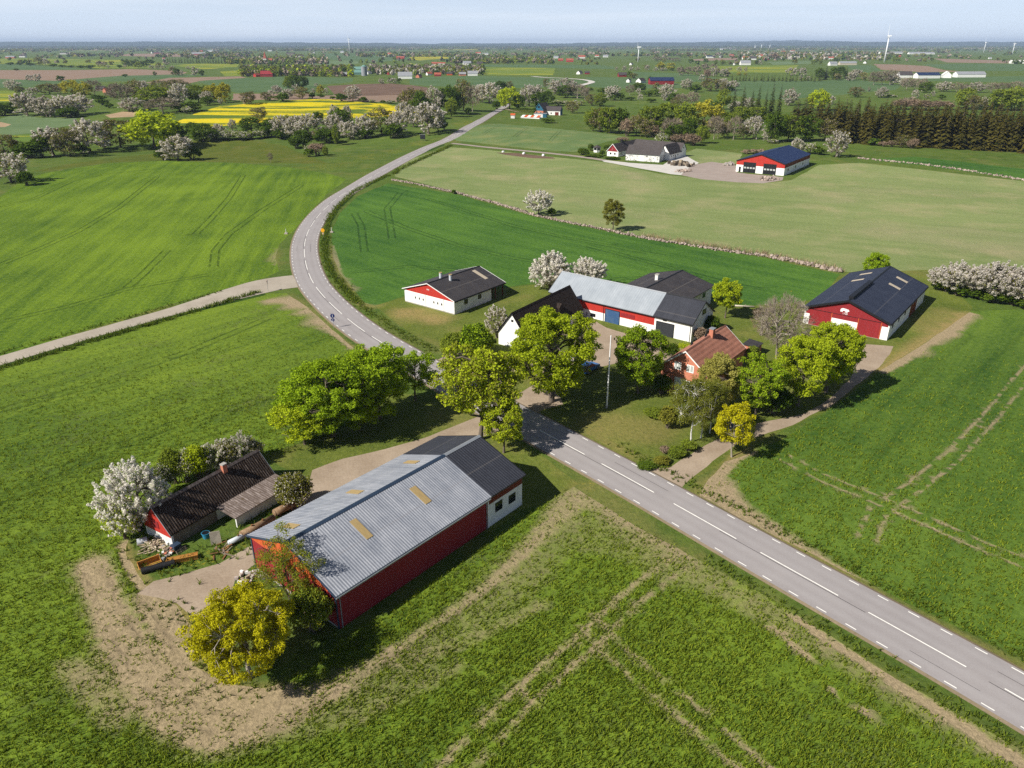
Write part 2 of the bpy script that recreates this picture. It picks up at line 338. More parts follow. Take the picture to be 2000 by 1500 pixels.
# ------------------------------------------------------------------ ground: one continuous sheet cut into fields
ZONES = [  # name, material, outline in rows/columns of the photograph (each point stands on the terrain), later ones lie over earlier ones
 ('field', 'rape_thin', [(-200, 115), (66, 114), (240, 117), (320, 124), (320, 133), (190, 133), (110, 127), (0, 124), (-200, 122)]),
 ('field', 'rape', [(-200, 97.5), (30, 97.6), (62, 97.6), (40, 99.2), (-200, 101.5)]),
 ('field', 'rape_thin', [(60, 98), (160, 98.5), (260, 98.4), (250, 99.6), (60, 99.6)]),
 ('field', 'plough', [(250, 105), (330, 104.5), (400, 106), (440, 108), (400, 111), (300, 111), (230, 109)]),
 ('field', 'crop_far', [(-200, 123), (60, 126), (110, 131), (190, 135), (100, 136), (-200, 136)]),
 ('field', 'plough', [(-300, 138), (0, 137), (140, 137), (256, 135), (340, 138), (366, 141), (356, 145), (236, 148), (170, 153), (112, 158), (52, 156), (0, 154), (-300, 156)]),
 ('field', 'crop_far', [(-300, 156), (0, 154), (52, 156), (112, 158), (170, 153), (236, 148), (356, 145), (420, 147), (330, 152), (280, 158), (190, 160), (60, 170), (0, 172), (-300, 177)]),
 ('field', 'plough', [(280, 162), (330, 152), (470, 149), (482, 152), (390, 158), (370, 163)]),
 ('field', 'crop_far', [(385, 160), (400, 157), (480, 152), (560, 149.5), (690, 152), (690, 160), (622, 166), (610, 180), (460, 181), (430, 170)]),
 ('field', 'rape_thin', [(430, 140), (480, 136), (520, 141), (490, 148), (440, 149)]),
 ('field', 'rape_thin', [(380, 124.5), (470, 123), (462, 131), (400, 135), (330, 128)]),
 ('field', 'crop_far', [(630, 105), (780, 103), (830, 109), (790, 118), (720, 121), (640, 117)]),
 ('field', 'crop_far2', [(590, 119), (680, 118), (720, 122), (660, 128), (590, 126)]),
 ('field', 'plough_dark', [(638, 168), (700, 164), (760, 163), (800, 166), (835, 171), (835, 184), (720, 187), (655, 186)]),
 ('field', 'plough', [(655, 186), (720, 187), (835, 184), (830, 192), (790, 200), (720, 199), (610, 197), (600, 188)]),
 ('field', 'plough', [(455, 183), (610, 183), (600, 196), (455, 196)]),
 ('field', 'rape', [(340, 240), (380, 222), (428, 208), (520, 200), (630, 193), (690, 198), (780, 205), (840, 212), (800, 226), (640, 233), (560, 236), (470, 242), (420, 248), (345, 248)]),
 ('field', 'crop_far2', [(-200, 240), (0, 232), (40, 221), (76, 230), (150, 230), (148, 242), (70, 260), (18, 264), (-200, 266)]),
 ('field', 'rape_thin', [(18, 264), (66, 262), (62, 275), (30, 277)]),
 ('field', 'rape_thin', [(-150, 178), (0, 177), (32, 178), (30, 198), (-150, 201)]),
 ('reed_bed', 'reed', [(205, 225), (240, 218), (268, 219), (262, 228), (215, 230)]),
 ('reed_bed', 'reed', [(-30, 240), (0, 238), (22, 243), (10, 248), (-30, 249)]),
 ('field', 'crop_far', [(800, 151), (870, 149), (940, 148), (1060, 152), (1150, 158), (1140, 167), (1100, 170), (1000, 172), (900, 170), (835, 168), (800, 165)]),
 ('field', 'rape_thin', [(800, 123), (830, 127), (940, 131), (1085, 133), (1080, 147), (945, 146.5), (870, 145), (800, 136)]),
 ('field', 'rape', [(840, 97), (936, 96.5), (936, 97.6), (840, 98)]),
 ('field', 'rape', [(800, 111), (870, 110.5), (880, 113.5), (820, 118), (800, 116)]),
 ('field', 'crop_far', [(940, 126), (1170, 127), (1200, 130), (1200, 135), (1085, 133), (940, 130)]),
 ('field', 'crop_far', [(1140, 150), (1200, 151), (1260, 153), (1330, 164), (1330, 172), (1200, 173), (1146, 169), (1156, 160)]),
 ('field', 'crop_far', [(1236, 140), (1330, 143), (1400, 152), (1380, 160), (1240, 160)]),
 ('field', 'plough', [(1350, 116), (1390, 113.5), (1440, 113), (1440, 117), (1360, 119)]),
 ('field', 'rape_thin', [(1382, 130), (1440, 128), (1560, 127), (1545, 142), (1430, 142), (1400, 138)]),
 ('field', 'crop_far2', [(1500, 121), (1580, 119), (1590, 124), (1510, 127)]),
 ('field', 'crop_far', [(1440, 158), (1600, 158), (1660, 154), (1760, 166), (1750, 175), (1600, 190), (1500, 195), (1420, 185), (1390, 182), (1420, 178)]),
 ('field', 'crop_far', [(1655, 128), (1700, 127), (1722, 138), (1690, 142), (1660, 136)]),
 ('field', 'plough', [(1706, 125), (1760, 126), (1810, 129), (1845, 137), (1880, 140), (1800, 141), (1720, 136)]),
 ('field', 'plough', [(1822, 114), (1920, 117), (2080, 121), (2060, 124), (1950, 123.5), (1850, 122)]),
 ('field', 'crop_far', [(1800, 126), (1900, 124.5), (2100, 127), (2100, 138), (1890, 139), (1850, 136)]),
 ('field', 'crop_far', [(1790, 153), (1950, 149), (2100, 149), (2100, 160), (1900, 160), (1800, 158)]),
 ('pasture', 'rough', [(90, 335), (210, 318), (327, 313), (467, 318), (640, 320), (560, 285), (470, 270), (380, 272), (300, 300), (150, 318), (60, 335)]),
 ('field', 'crop_left', [(-420, 520), (-150, 400), (0, 384), (45, 352), (89, 338), (210, 319), (327, 314), (467, 319), (560, 326), (650, 341), (677, 350), (640, 378), (600, 420), (572, 452), (545, 478), (538, 505), (545, 530), (513, 544), (320, 598), (0, 696), (-420, 815)]),
 ('field', 'crop_center', [(758, 358), (700, 382), (664, 416), (648, 452), (650, 500), (662, 530), (690, 566), (712, 592), (732, 597), (790, 578), (850, 562), (985, 561), (1050, 553), (1090, 548), (1180, 560), (1400, 588), (1450, 597), (1530, 592), (1600, 584), (1640, 536), (1500, 505), (1260, 467), (1050, 425), (890, 379)]),
 ('field', 'crop_pale', [(772, 345), (768, 336), (800, 312), (870, 287), (930, 291), (1060, 304), (1190, 318), (1290, 340), (1400, 352), (1500, 357), (1545, 352), (1600, 322), (1680, 318), (1790, 330), (2000, 354), (2300, 392), (2300, 610), (2000, 574), (1815, 527), (1660, 532), (1640, 528), (1500, 498), (1260, 462), (1050, 420), (890, 374)]),
 ('field', 'crop_pale', [(1335, 300), (1360, 290), (1450, 300), (1440, 330), (1425, 322), (1340, 318)]),
 ('field', 'crop_center', [(1690, 311), (1790, 306), (2000, 330), (2200, 352), (2200, 378), (2000, 351), (1800, 323)]),
 ('field', 'crop_small', [(888, 271), (902, 252), (965, 241), (1070, 250), (1192, 262), (1224, 268), (1175, 280), (1122, 297), (1070, 294), (891, 275)]),
 ('bare_strip', 'plough_dark', [(968, 298), (1010, 299), (1080, 307), (1085, 310), (1040, 309), (985, 302)]),
 ('yard', 'gravel_pale', [(1170, 311), (1230, 318), (1295, 322), (1310, 312), (1340, 304), (1365, 318), (1330, 342), (1310, 340), (1180, 316)]),
 ('yard', 'gravel_grey', [(1330, 342), (1352, 322), (1390, 316), (1436, 322), (1440, 337), (1530, 346), (1528, 352), (1490, 358), (1440, 356), (1370, 350)]),
 ('lawn', 'lawn', [(732, 597), (790, 580), (985, 563), (1050, 555), (1180, 562), (1400, 590), (1450, 599), (1530, 594), (1600, 586), (1640, 538), (1660, 532), (1815, 527), (1900, 600), (1893, 612), (1722, 722), (1620, 800), (1530, 840), (1430, 895), (1330, 950), (1255, 915), (1120, 850), (1040, 800), (960, 740), (880, 690), (800, 650)]),
 ('lawn', 'lawn', [(660, 842), (760, 770), (850, 770), (960, 830), (1060, 890), (1130, 945), (1060, 985), (1020, 995), (960, 1040), (700, 1000), (515, 890)]),
 ('field', 'crop_fore', [(-500, 842), (0, 716), (187, 661), (330, 620), (520, 573), (560, 573), (602, 601), (640, 636), (686, 676), (735, 712), (770, 740), (740, 795), (650, 842), (515, 889), (440, 925), (330, 1000), (255, 1045), (246, 1085), (268, 1120), (300, 1165), (345, 1182), (380, 1240), (378, 1300), (440, 1335), (520, 1345), (600, 1310), (680, 1240), (760, 1195), (1020, 1012), (1060, 985), (1120, 950), (1240, 1026), (1380, 1101), (1550, 1196), (1750, 1326), (2000, 1466), (2300, 1640), (2200, 1850), (-400, 1850), (-700, 1250)]),
 ('field', 'crop_right', [(1895, 608), (2050, 602), (2350, 640), (2500, 1540), (2200, 1392), (2000, 1284), (1750, 1166), (1500, 1040), (1366, 968), (1376, 948), (1415, 902), (1445, 893), (1530, 858), (1625, 797), (1722, 722), (1800, 675)]),
 ('gravel_yard', 'gravel', [(880, 835), (814, 860), (752, 877), (669, 896), (610, 918), (600, 960), (560, 1010), (487, 1067), (430, 1100), (355, 1122), (300, 1135), (268, 1160), (345, 1178), (397, 1220), (430, 1225), (448, 1170), (460, 1130), (500, 1100), (620, 1010), (790, 900), (950, 850), (1000, 835), (1030, 835), (985, 805), (930, 815)]),
 ('gravel_yard', 'gravel', [(1000, 775), (1040, 752), (1085, 760), (1100, 790), (1060, 800), (1040, 815)]),
 ('gravel_yard', 'gravel', [(850, 705), (880, 690), (950, 690), (1040, 700), (1130, 680), (1120, 625), (1145, 615), (1185, 640), (1290, 672), (1350, 684), (1330, 705), (1250, 700), (1180, 715), (1080, 735), (980, 735), (900, 735)]),
 ('driveway', 'gravel', [(1255, 917), (1309, 913), (1330, 898), (1360, 880), (1399, 859), (1450, 838), (1480, 826), (1540, 815), (1570, 808), (1615, 782), (1660, 742), (1672, 700), (1690, 672), (1745, 676), (1738, 692), (1716, 718), (1621, 795), (1600, 803), (1549, 830), (1525, 838), (1480, 853), (1438, 868), (1408, 889), (1366, 922), (1335, 948), (1325, 962), (1300, 955)]),
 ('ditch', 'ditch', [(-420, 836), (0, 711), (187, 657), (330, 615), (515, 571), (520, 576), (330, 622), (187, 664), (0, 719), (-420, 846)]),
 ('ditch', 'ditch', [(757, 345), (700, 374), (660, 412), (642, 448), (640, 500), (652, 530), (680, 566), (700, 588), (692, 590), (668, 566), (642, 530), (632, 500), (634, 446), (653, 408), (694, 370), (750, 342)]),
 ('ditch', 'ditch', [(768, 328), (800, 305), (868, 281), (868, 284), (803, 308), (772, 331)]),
]
def seg_field(P, strokes):
    out = np.zeros(len(P))
    for pts, val in strokes:
        for (x0, y0, w0), (x1, y1, w1) in zip(pts[:-1], pts[1:]):
            dx, dy = x1 - x0, y1 - y0; L2 = dx * dx + dy * dy + 1e-9
            t = np.clip(((P[:, 0] - x0) * dx + (P[:, 1] - y0) * dy) / L2, 0, 1)
            d = np.hypot(P[:, 0] - x0 - t * dx, P[:, 1] - y0 - t * dy); w = w0 + t * (w1 - w0)
            out = np.maximum(out, val * (1 - sstep(.45, 1.25, d / w)))
    return out
def stroke(pts, val=1., w=None, off=0.):
    q = []
    g = [G(p[0], p[1]) for p in pts]
    for i, (x, y) in enumerate(g):
        a = g[max(0, i - 1)]; b = g[min(len(g) - 1, i + 1)]; dx, dy = b[0] - a[0], b[1] - a[1]; l = math.hypot(dx, dy) or 1
        q.append((x - dy / l * off, y + dx / l * off, pts[i][2] if len(pts[i]) > 2 else w))
    return (q, val)
def pair(pts, val, w, off): return [stroke(pts, val, w, off), stroke(pts, val, w, -off)]
BARE = [
 stroke([(178, 1100, 1.8), (205, 1180, 2.0), (240, 1250, 2.4), (292, 1330, 2.7), (350, 1395, 2.8), (430, 1430, 2.7), (540, 1405, 2.3), (640, 1350, 1.6)], .60),
 stroke([(640, 1350, 1.8), (740, 1290, 1.0), (860, 1212, .8), (960, 1140, .8), (1040, 1060, 1.3), (1110, 985, 2.4), (1150, 965, 3.2), (1210, 1000, 2.8), (1280, 1052, 1.4), (1340, 1090, .9)], .42),
 stroke([(300, 1165, 2.0), (330, 1200, 2.2), (370, 1270, 2.2), (400, 1330, 1.6), (470, 1370, 2.), (560, 1370, 2.)], .9),
 stroke([(640, 1370, 3.), (800, 1290, 3.), (960, 1170, 3.), (1090, 1050, 4.), (1200, 1040, 5.), (1330, 1110, 4.)], .18),
 stroke([(1240, 1040, 3.), (1400, 1140, 2.6), (1560, 1230, 2.2), (1760, 1350, 2.), (2000, 1490, 2.)], .26),
 stroke([(1550, 1206, .6), (1700, 1304, .7), (1850, 1400, .7), (2000, 1494, .7)], .72),
 stroke([(700, 1310, 1.2), (900, 1260, 1.0), (1060, 1180, .8)], .26),
 stroke([(500, 1450, 1.5), (700, 1400, 1.2), (900, 1300, 1.)], .22),
 stroke([(1500, 1225, .5), (1595, 1295, .4)], .6),
 stroke([(1620, 1345, .4), (1720, 1410, .4)], .5),
 *pair([(1358, 1076), (1240, 1162), (1172, 1228), (1020, 1362), (905, 1485), (840, 1560)], .44, .44, 1.0),
 *pair([(1150, 1215), (1205, 1276), (1300, 1356), (1375, 1418), (1470, 1500), (1560, 1580)], .42, .40, 1.0),
 stroke([(230, 1390, 2.), (140, 1300, 1.5)], .35),
 *pair([(2040, 690), (1990, 745), (1935, 812), (1860, 892), (1775, 958), (1715, 998), (1690, 1060)], .50, .34, .95),
 *pair([(1532, 893), (1600, 930), (1688, 966), (1820, 1022), (1925, 1070), (2060, 1122)], .50, .34, .95),
 
 stroke([(1380, 965, 2.6), (1400, 945, 2.8), (1430, 990, 2.4), (1520, 1040, 1.6), (1600, 1095, 1.1), (1750, 1180, .9), (1900, 1255, .8), (2050, 1330, .8)], .66),
 stroke([(1405, 925, 1.0), (1440, 893, 1.), (1470, 880, .8)], .8),
 stroke([(1560, 1085, 3.), (1700, 1180, 2.4), (1900, 1280, 2.)], .42),
 stroke([(1722, 724, 1.2), (1760, 702, 1.5), (1800, 676, 1.6), (1850, 648, 1.5), (1893, 614, 1.2)], 1.0),
 stroke([(1660, 705, 4.), (1710, 690, 4.)], .5), stroke([(1800, 640, 3.), (1850, 612, 3.)], .4),
 stroke([(800, 612, 4.), (850, 622, 4.)], .75), stroke([(740, 650, 3.), (860, 680, 3.)], .25), stroke([(1180, 830, 5.), (1260, 840, 5.)], .45), stroke([(1150, 845, 1.), (1240, 890, 1.)], .5),
 stroke([(690, 588, 1.), (725, 600, 1.5)], .7), stroke([(648, 480, 1.), (660, 530, 1.4), (690, 572, 1.4)], .55),
 stroke([(520, 590, 2.), (560, 586, 3.), (590, 600, 1.5), (650, 650, .7), (690, 682, .7)], .62), stroke([(535, 480, 1.5), (533, 515, 1.5)], .5),
 stroke([(560, 1120, .8), (590, 1080, .8)], .3),
 stroke([(1180, 330, 6.), (1260, 350, 5.)], .3), stroke([(1600, 390, 14.), (1700, 370, 10.), (1900, 380, 10.)], .22), stroke([(1750, 450, 20.), (2000, 480, 24.)], .24), stroke([(1000, 350, 12.), (1250, 420, 10.)], .16),
 stroke([(245, 1060, .7), (248, 1090, .7), (270, 1122, .8), (298, 1160, .9)], 1.),
 stroke([(470, 1085, .5), (400, 1118, .5)], .0),
]
TRAM = []
for pts in ([(476, 342), (448, 387), (411, 429), (383, 457)], [(588, 363), (513, 410), (448, 457), (422, 489), (418, 522)],
            [(308, 345), (233, 405), (154, 452), (70, 489), (0, 517)], [(0, 405), (70, 387), (140, 354), (210, 340), (300, 330)],
            [(411, 536), (327, 550), (252, 564), (140, 597), (0, 629)], [(327, 489), (280, 536), (247, 564)],
            [(-40, 812), (187, 751), (373, 685), (527, 620)], [(60, 940), (187, 891), (327, 835), (467, 793), (574, 760)], [(-20, 1000), (150, 935), (330, 880), (480, 840)],
            [(693, 417), (706, 440), (713, 493)], [(783, 376), (757, 407), (767, 467)], [(717, 413), (800, 447), (900, 480), (1000, 503), (1097, 520)], [(833, 387), (1000, 440), (1100, 463), (1300, 500)],
            [(700, 530), (800, 520), (900, 528)], [(1150, 480), (1300, 520), (1450, 560)], [(1200, 545), (1300, 540), (1500, 565)],
            [(945, 262), (975, 246)], [(1005, 268), (1030, 250)], [(1075, 275), (1095, 255)]):
    TRAM += pair(pts, 1., .30, .95)
TRAM += pair([(186, 1110), (215, 1180), (250, 1250), (300, 1325), (360, 1385), (435, 1418), (540, 1395), (640, 1342), (740, 1285), (860, 1208), (960, 1136)], .8, .28, .9) + pair([(275, 1130), (300, 1165), (330, 1205), (362, 1262), (390, 1330)], .8, .26, .85)
TRAM += [stroke([(1900, 655), (1800, 735), (1650, 850)], .4, .6), stroke([(2000, 650), (1850, 780), (1700, 900)], .4, .6)]
FLOWER = [stroke([(600, 330, 8.), (680, 318, 7.), (720, 303, 6.), (780, 296, 4.)], .5), stroke([(790, 290, 3.), (845, 276, 3.)], .9), stroke([(890, 250, 3.), (935, 230, 3.)], .9),
          stroke([(1420, 1015, .6), (1500, 1050, .9), (1580, 1095, .7)], .8), stroke([(1125, 942, 1.), (1150, 955, 1.)], .5), stroke([(300, 1110, 1.), (400, 1095, 1.2), (480, 1062, 1.)], .6),
          stroke([(80, 668, .8), (300, 606, .8), (500, 553, .8)], .5), stroke([(360, 1200, 1.), (375, 1230, 1.)], .4), stroke([(1740, 690, 1.5), (1700, 720, 1.2)], .5)]

def resample(poly, wig=True):
    out = []
    n = len(poly)
    for i in range(n):
        a, b = poly[i], poly[(i + 1) % n]; L = math.hypot(b[0] - a[0], b[1] - a[1]); d = math.hypot(*a)
        st = max(1.6, d * .018); k = max(1, min(80, int(L / st)))
        for j in range(k):
            t = j / k; x = a[0] + (b[0] - a[0]) * t; y = a[1] + (b[1] - a[1]) * t
            if wig and j:
                amp = min(.35, st * .2) if d < 300 else st * .12
                x += amp * (2 * fbm(x * .35, y * .35, 3, 3) - .9); y += amp * (2 * fbm(x * .35, y * .35, 9, 3) - .9)
            out.append((x, y))
    A = sum(out[i][0] * out[(i + 1) % len(out)][1] - out[(i + 1) % len(out)][0] * out[i][1] for i in range(len(out)))
    return out if A > 0 else out[::-1]
def build_ground():
    verts, faces, edges = [], [], []
    B = 26000.0
    base = [(-B, -2000.0), (B, -2000.0), (B, B + 2000), (-B, B + 2000)]
    verts += base; faces.append([0, 1, 2, 3])
    for nm, mt, poly in ZONES:
        r = resample([G(*p) for p in poly]); n = len(verts); verts += r; faces.append(list(range(n, n + len(r))))
    pts = []
    def ring(r0, r1, st, half=.9):
        ys = np.arange(-r1 if r0 == 0 else 0, r1, st)
        for y in ys:
            for x in np.arange(-r1, r1, st):
                d = math.hypot(x, y)
                if r0 <= d < r1 and (d < 60 or abs(x) < half * y + 25): pts.append((x + rnd.uniform(-.2, .2) * st, y + rnd.uniform(-.2, .2) * st))
    ring(0, 60, 3.0); ring(25, 140, 1.3); ring(140, 270, 3.3); ring(270, 700, 10.); ring(700, 1800, 32.); ring(1800, 5000, 300.)
    for pl, off in ((BARE, (-1.2, -.7, -.35, 0, .35, .7, 1.2)), (TRAM, (-1.3, -.6, 0, .6, 1.3))):
        for q, val in pl:
            for (x0, y0, w0), (x1, y1, w1) in zip(q[:-1], q[1:]):
                if w0 > 1.3: continue
                L = math.hypot(x1 - x0, y1 - y0); k = max(1, int(L / 1.6)); nx, ny = -(y1 - y0) / L, (x1 - x0) / L
                for j in range(k):
                    t = (j + rnd.random() * .5) / k
                    for o in off: pts.append((x0 + (x1 - x0) * t + nx * o * w0 + rnd.uniform(-.02, .02), y0 + (y1 - y0) * t + ny * o * w0 + rnd.uniform(-.02, .02)))
    pts = list({(round(x / .12), round(y / .12)): (x, y) for x, y in pts}.values())
    verts += pts
    vo, eo, fo, ov, oe, of = delaunay_2d_cdt([Vector(v) for v in verts], edges, faces, 0, 1e-4)
    P = np.array([(v.x, v.y) for v in vo]); z = terr(P[:, 0], P[:, 1])
    near = np.hypot(P[:, 0], P[:, 1]) < 800
    at = {}
    for k, st in (('bare', BARE), ('tram', TRAM), ('flower', FLOWER)):
        a = np.zeros(len(P)); a[near] = seg_field(P[near], st); at[k] = a
    by = {}
    for f, o in zip(fo, of):
        by.setdefault(max(o) if o else 0, []).append(f)
    for zi, fl in by.items():
        nm, mt = ('ground', 'meadow') if zi == 0 else ZONES[zi - 1][:2]
        F = np.array(fl); ids, inv = np.unique(F, return_inverse=True); F = inv.reshape(F.shape)
        V = np.column_stack([P[ids], z[ids]])
        me = np_mesh(nm, V, [F], [M[mt]], attrs={k: a[ids] for k, a in at.items()}, smooth=True)
        tag(link(nm, me), kind='structure')
build_ground()

# ------------------------------------------------------------------ roads
def catmull(p, step):
    out = []
    for i in range(len(p) - 1):
        a, b, c, d = p[max(0, i - 1)], p[i], p[i + 1], p[min(len(p) - 1, i + 2)]
        n = max(2, int(math.hypot(c[0] - b[0], c[1] - b[1]) / step))
        for j in range(n):
            t = j / n
            out.append(tuple(.5 * (2 * b[k] + (c[k] - a[k]) * t + (2 * a[k] - 5 * b[k] + 4 * c[k] - d[k]) * t * t + (3 * b[k] - a[k] - 3 * c[k] + d[k]) * t ** 3) for k in (0, 1)))
    out.append(p[-1]); return np.array(out)
def smooth_line(P, n=6):
    for _ in range(n):
        Q = P.copy(); Q[1:-1] = (P[:-2] + 2 * P[1:-1] + P[2:]) / 4; P = Q
    return P
def normals2(P):
    d = np.gradient(P, axis=0); d /= np.linalg.norm(d, axis=1)[:, None]; return np.column_stack([-d[:, 1], d[:, 0]])
def ribbon(name, P, cols, mats, colm, attr=None):
    """cols: (offset, z above terrain); colm: material of each strip between two columns"""
    N = normals2(P); n, k = len(P), len(cols); V = np.zeros((n, k, 3)); A = np.zeros((n, k))
    for j, c in enumerate(cols):
        off = c[0] if not callable(c[0]) else c[0](P)
        q = P + N * (np.asarray(off)[:, None] if np.ndim(off) else off)
        V[:, j, :2] = q; V[:, j, 2] = terr(P[:, 0], P[:, 1]) + c[1]
        if attr: A[:, j] = attr[j]
    idx = np.arange(n * k).reshape(n, k); F, mi = [], []
    for j in range(k - 1):
        F.append(np.stack([idx[:-1, j], idx[:-1, j + 1], idx[1:, j + 1], idx[1:, j]], 1)[:, ::-1]); mi += [colm[j]] * (n - 1)
    me = np_mesh(name, V.reshape(-1, 3), [np.concatenate(F)], mats, mi, {'lane': A.ravel(), 'bare': A.ravel() * 0} if attr else {'bare': A.ravel()}, smooth=False)
    return tag(link(name, me), kind='structure')
ROADPX = [(2560, 1690), (2250, 1513), (1945, 1337), (1727, 1215), (1510, 1095), (1337, 997), (1195, 917.5), (1115, 875), (1037, 832), (957, 790), (840, 725), (733, 663), (697, 638), (660, 608), (632, 580), (613, 557), (602, 533), (596, 510), (594, 488), (596, 470), (602, 452), (612, 435), (625, 418), (655, 390), (687, 370), (727, 345), (767, 323), (833, 290), (877, 272), (905, 255), (940, 235), (975, 214), (986, 207), (992, 202)]
ROAD = smooth_line(catmull([G(*p) for p in ROADPX], 2.0), 10)
RW = 3.45
ribbon('road', ROAD, [(RW + .6, -.06), (RW + .05, .075), (RW, .08), (RW - .45, .085), (2.3, .10), (1.55, .105), (.75, .115), (0, .12), (-.75, .115), (-1.55, .105), (-2.3, .10), (-RW + .45, .085), (-RW, .08), (-RW - .05, .075), (-RW - .6, -.06)],
       [M['asphalt'], M['shoulder']], [1, 1] + [0] * 10 + [1, 1], attr=[0, 0, 0, .1, 1, .15, 1, .0, 1, .15, 1, .1, 0, 0, 0])
def dashes(name, P, lines, mat='line'):
    s = np.concatenate([[0], np.cumsum(np.linalg.norm(np.diff(P, axis=0), axis=1))]); N = normals2(P); V, F = [], []
    def at(u, off):
        x = np.interp(u, s, P[:, 0]); y = np.interp(u, s, P[:, 1]); nx = np.interp(u, s, N[:, 0]); ny = np.interp(u, s, N[:, 1]); return x + nx * off, y + ny * off, float(terr(x, y))
    for off, w, on, gap, start, zz in lines:
        u = start
        while u < s[-1] - on:
            k = max(1, int(on / 3.))
            for j in range(k):
                a, b = u + on * j / k, u + on * (j + 1) / k; n = len(V)
                for uu, o in ((a, off - w / 2), (a, off + w / 2), (b, off + w / 2), (b, off - w / 2)):
                    x, y, z = at(uu, o); V.append((x, y, z + zz))
                F.append((n + 3, n + 2, n + 1, n))
            u += on + gap
    tag(link(name, np_mesh(name, V, [F], [M[mat]])), kind='structure')
_s = np.concatenate([[0], np.cumsum(np.linalg.norm(np.diff(ROAD, axis=0), axis=1))])
_d0 = G(1000 + 293 / 2, 800 + 185 / 2); _u0 = _s[np.argmin(np.hypot(ROAD[:, 0] - _d0[0], ROAD[:, 1] - _d0[1]))]
dashes('road_marking', ROAD, [(0, .14, 8.9, 3.1, (_u0 % 12.) , .128), (RW - .32, .12, 1.05, 1.95, .4, .094), (-RW + .32, .12, 1.05, 1.95, .4, .094)])
dashes('tar_seam', ROAD, [(.24, .07, 17., 11., 3., .1215), (-1.62, .05, 9., 37., 11., .1095), (1.9, .045, 6., 53., 20., .1065)], 'tar')
LANEPX = [(-700, 915), (-300, 793), (0, 704.5), (187, 650), (327, 611), (467, 569.5), (500, 560), (527, 553.5), (560, 549), (590, 546)]
LANE = smooth_line(catmull([G(*p) for p in LANEPX], 2.0), 4)
wob = lambda s, base, flare=0: (lambda P: s * (base + .35 * (fbm(P[:, 0] * .15, P[:, 1] * .15, 5 if s > 0 else 8, 3) - .45) + flare * sstep(-72, -56, P[:, 0])))
ribbon('lane', LANE, [(wob(1, 2.3, 2.2), .03), (0, .075), (wob(-1, 2.3, 3.6), .03)], [M['gravel_lane']], [0, 0])
FARMPX = [(884, 280), (905, 282), (935, 286), (965, 289), (1070, 299), (1130, 305.5), (1180, 313)]
FARM = smooth_line(catmull([G(*p) for p in FARMPX], 4.0), 4)
ribbon('lane', FARM, [(wob(1, 2.0), .04), (0, .09), (wob(-1, 2.0), .04)], [M['gravel_grey']], [0, 0])
FLANE = catmull([G(*p) for p in [(1040, 149.5), (1065, 151.5), (1110, 153.5), (1140, 156), (1156, 160), (1146, 164), (1128, 168.5)]], 8.)
ribbon('lane', FLANE, [(4.5, .25), (-4.5, .25)], [M['gravel_pale']], [0])
SIDE = catmull([G(*p) for p in [(988, 213), (1000, 216), (1015, 219)]], 4.)
ribbon('lane', SIDE, [(1.6, .06), (-1.6, .06)], [M['gravel']], [0])
# ------------------------------------------------------------------ buildings
def sheet_mat(name, a, b, seam=None, rough=.45, metal=.0, var=.5, stain=None, spec=.4):
    """profiled metal / fibre-cement roof: dull patches, vertical run-off streaks, sheet joints"""
    t = NT(name); p = t.obj(); n1 = t.noise(p, .35, 5., .65); n2 = t.noise(t.map(p, 0, (3.2, .18, .18)), 1., 4., .7); n3 = t.noise(p, 7., 3.)
    f = t.m('ADD', t.rng(n1, .3, .7, 0., var), t.m('ADD', t.rng(n2, .3, .7, 0., 1 - var), t.rng(n3, .3, .7, -.12, .12)), clamp=True)
    col = t.mix(f, a, b)
    if seam:
        y = t.m('ABSOLUTE', t.sep(p)[1]); d = t.m('ABSOLUTE', t.m('SUBTRACT', y, seam[0]))
        col = t.mix(t.m('MULTIPLY', t.rng(d, .05, .12, 1., 0.), .6), col, seam[1])
    if stain: col = t.mix(t.m('MULTIPLY', t.rng(t.noise(p, 1.1, 6., .75), .55, .7), .5), col, stain)
    return t.bsdf(col, rough, None, metal, spec)
def clad_mat(name, col, pitch=.22, var=.16, axis=None, rough=.7):
    """vertical boards / profiled sheet; grooves in both horizontal directions of the local frame"""
    t = NT(name); p = t.obj(); s = t.sep(p)
    w = t.m('SINE', t.m('MULTIPLY', t.m('ADD', s[0], s[1]), 2 * math.pi / pitch)); n1 = t.noise(t.map(p, 0, (2., 2., .25)), 1.1, 5., .7); n2 = t.noise(p, 6., 3.)
    f = t.m('ADD', t.rng(n1, .3, .7, 0., .75), t.rng(n2, .3, .7, -.15, .25), clamp=True)
    c = t.mix(f, tuple(x * (1 - var) for x in col), tuple(min(1, x * (1 + var)) for x in col))
    return t.bsdf(c, rough, t.bump(w, .6, .02))
M['silver'] = sheet_mat('galvanised roof sheet', (.185, .205, .245), (.45, .46, .49), (3.9, (.30, .30, .32)), .48, .25)
M['grey_roof'] = sheet_mat('light grey fibre cement', (.215, .245, .275), (.335, .365, .395), None, .6, .0, .6)
M['black_roof'] = sheet_mat('black roof sheet', (.020, .022, .030), (.042, .044, .055), (3.6, (.085, .08, .08)), .55, .0, .6)
M['dark_roof'] = sheet_mat('weathered dark roof', (.024, .022, .026), (.058, .052, .052), (3.7, (.12, .11, .10)), .6, .0, .6, (.10, .075, .05))
M['navy_roof'] = sheet_mat('navy roof sheet', (.016, .021, .038), (.034, .040, .062), (4.75, (.075, .075, .085)), .5, .0, .6)
M['blue_roof'] = sheet_mat('dark blue roof sheet', (.010, .020, .062), (.020, .036, .095), None, .5)
M['old_roof'] = two_tone('mossy corrugated asbestos', (.030, .019, .013), (.17, .135, .115), 2.2, .52, .70, .9, (3.5, .35, 1.), c=(.075, .042, .016))
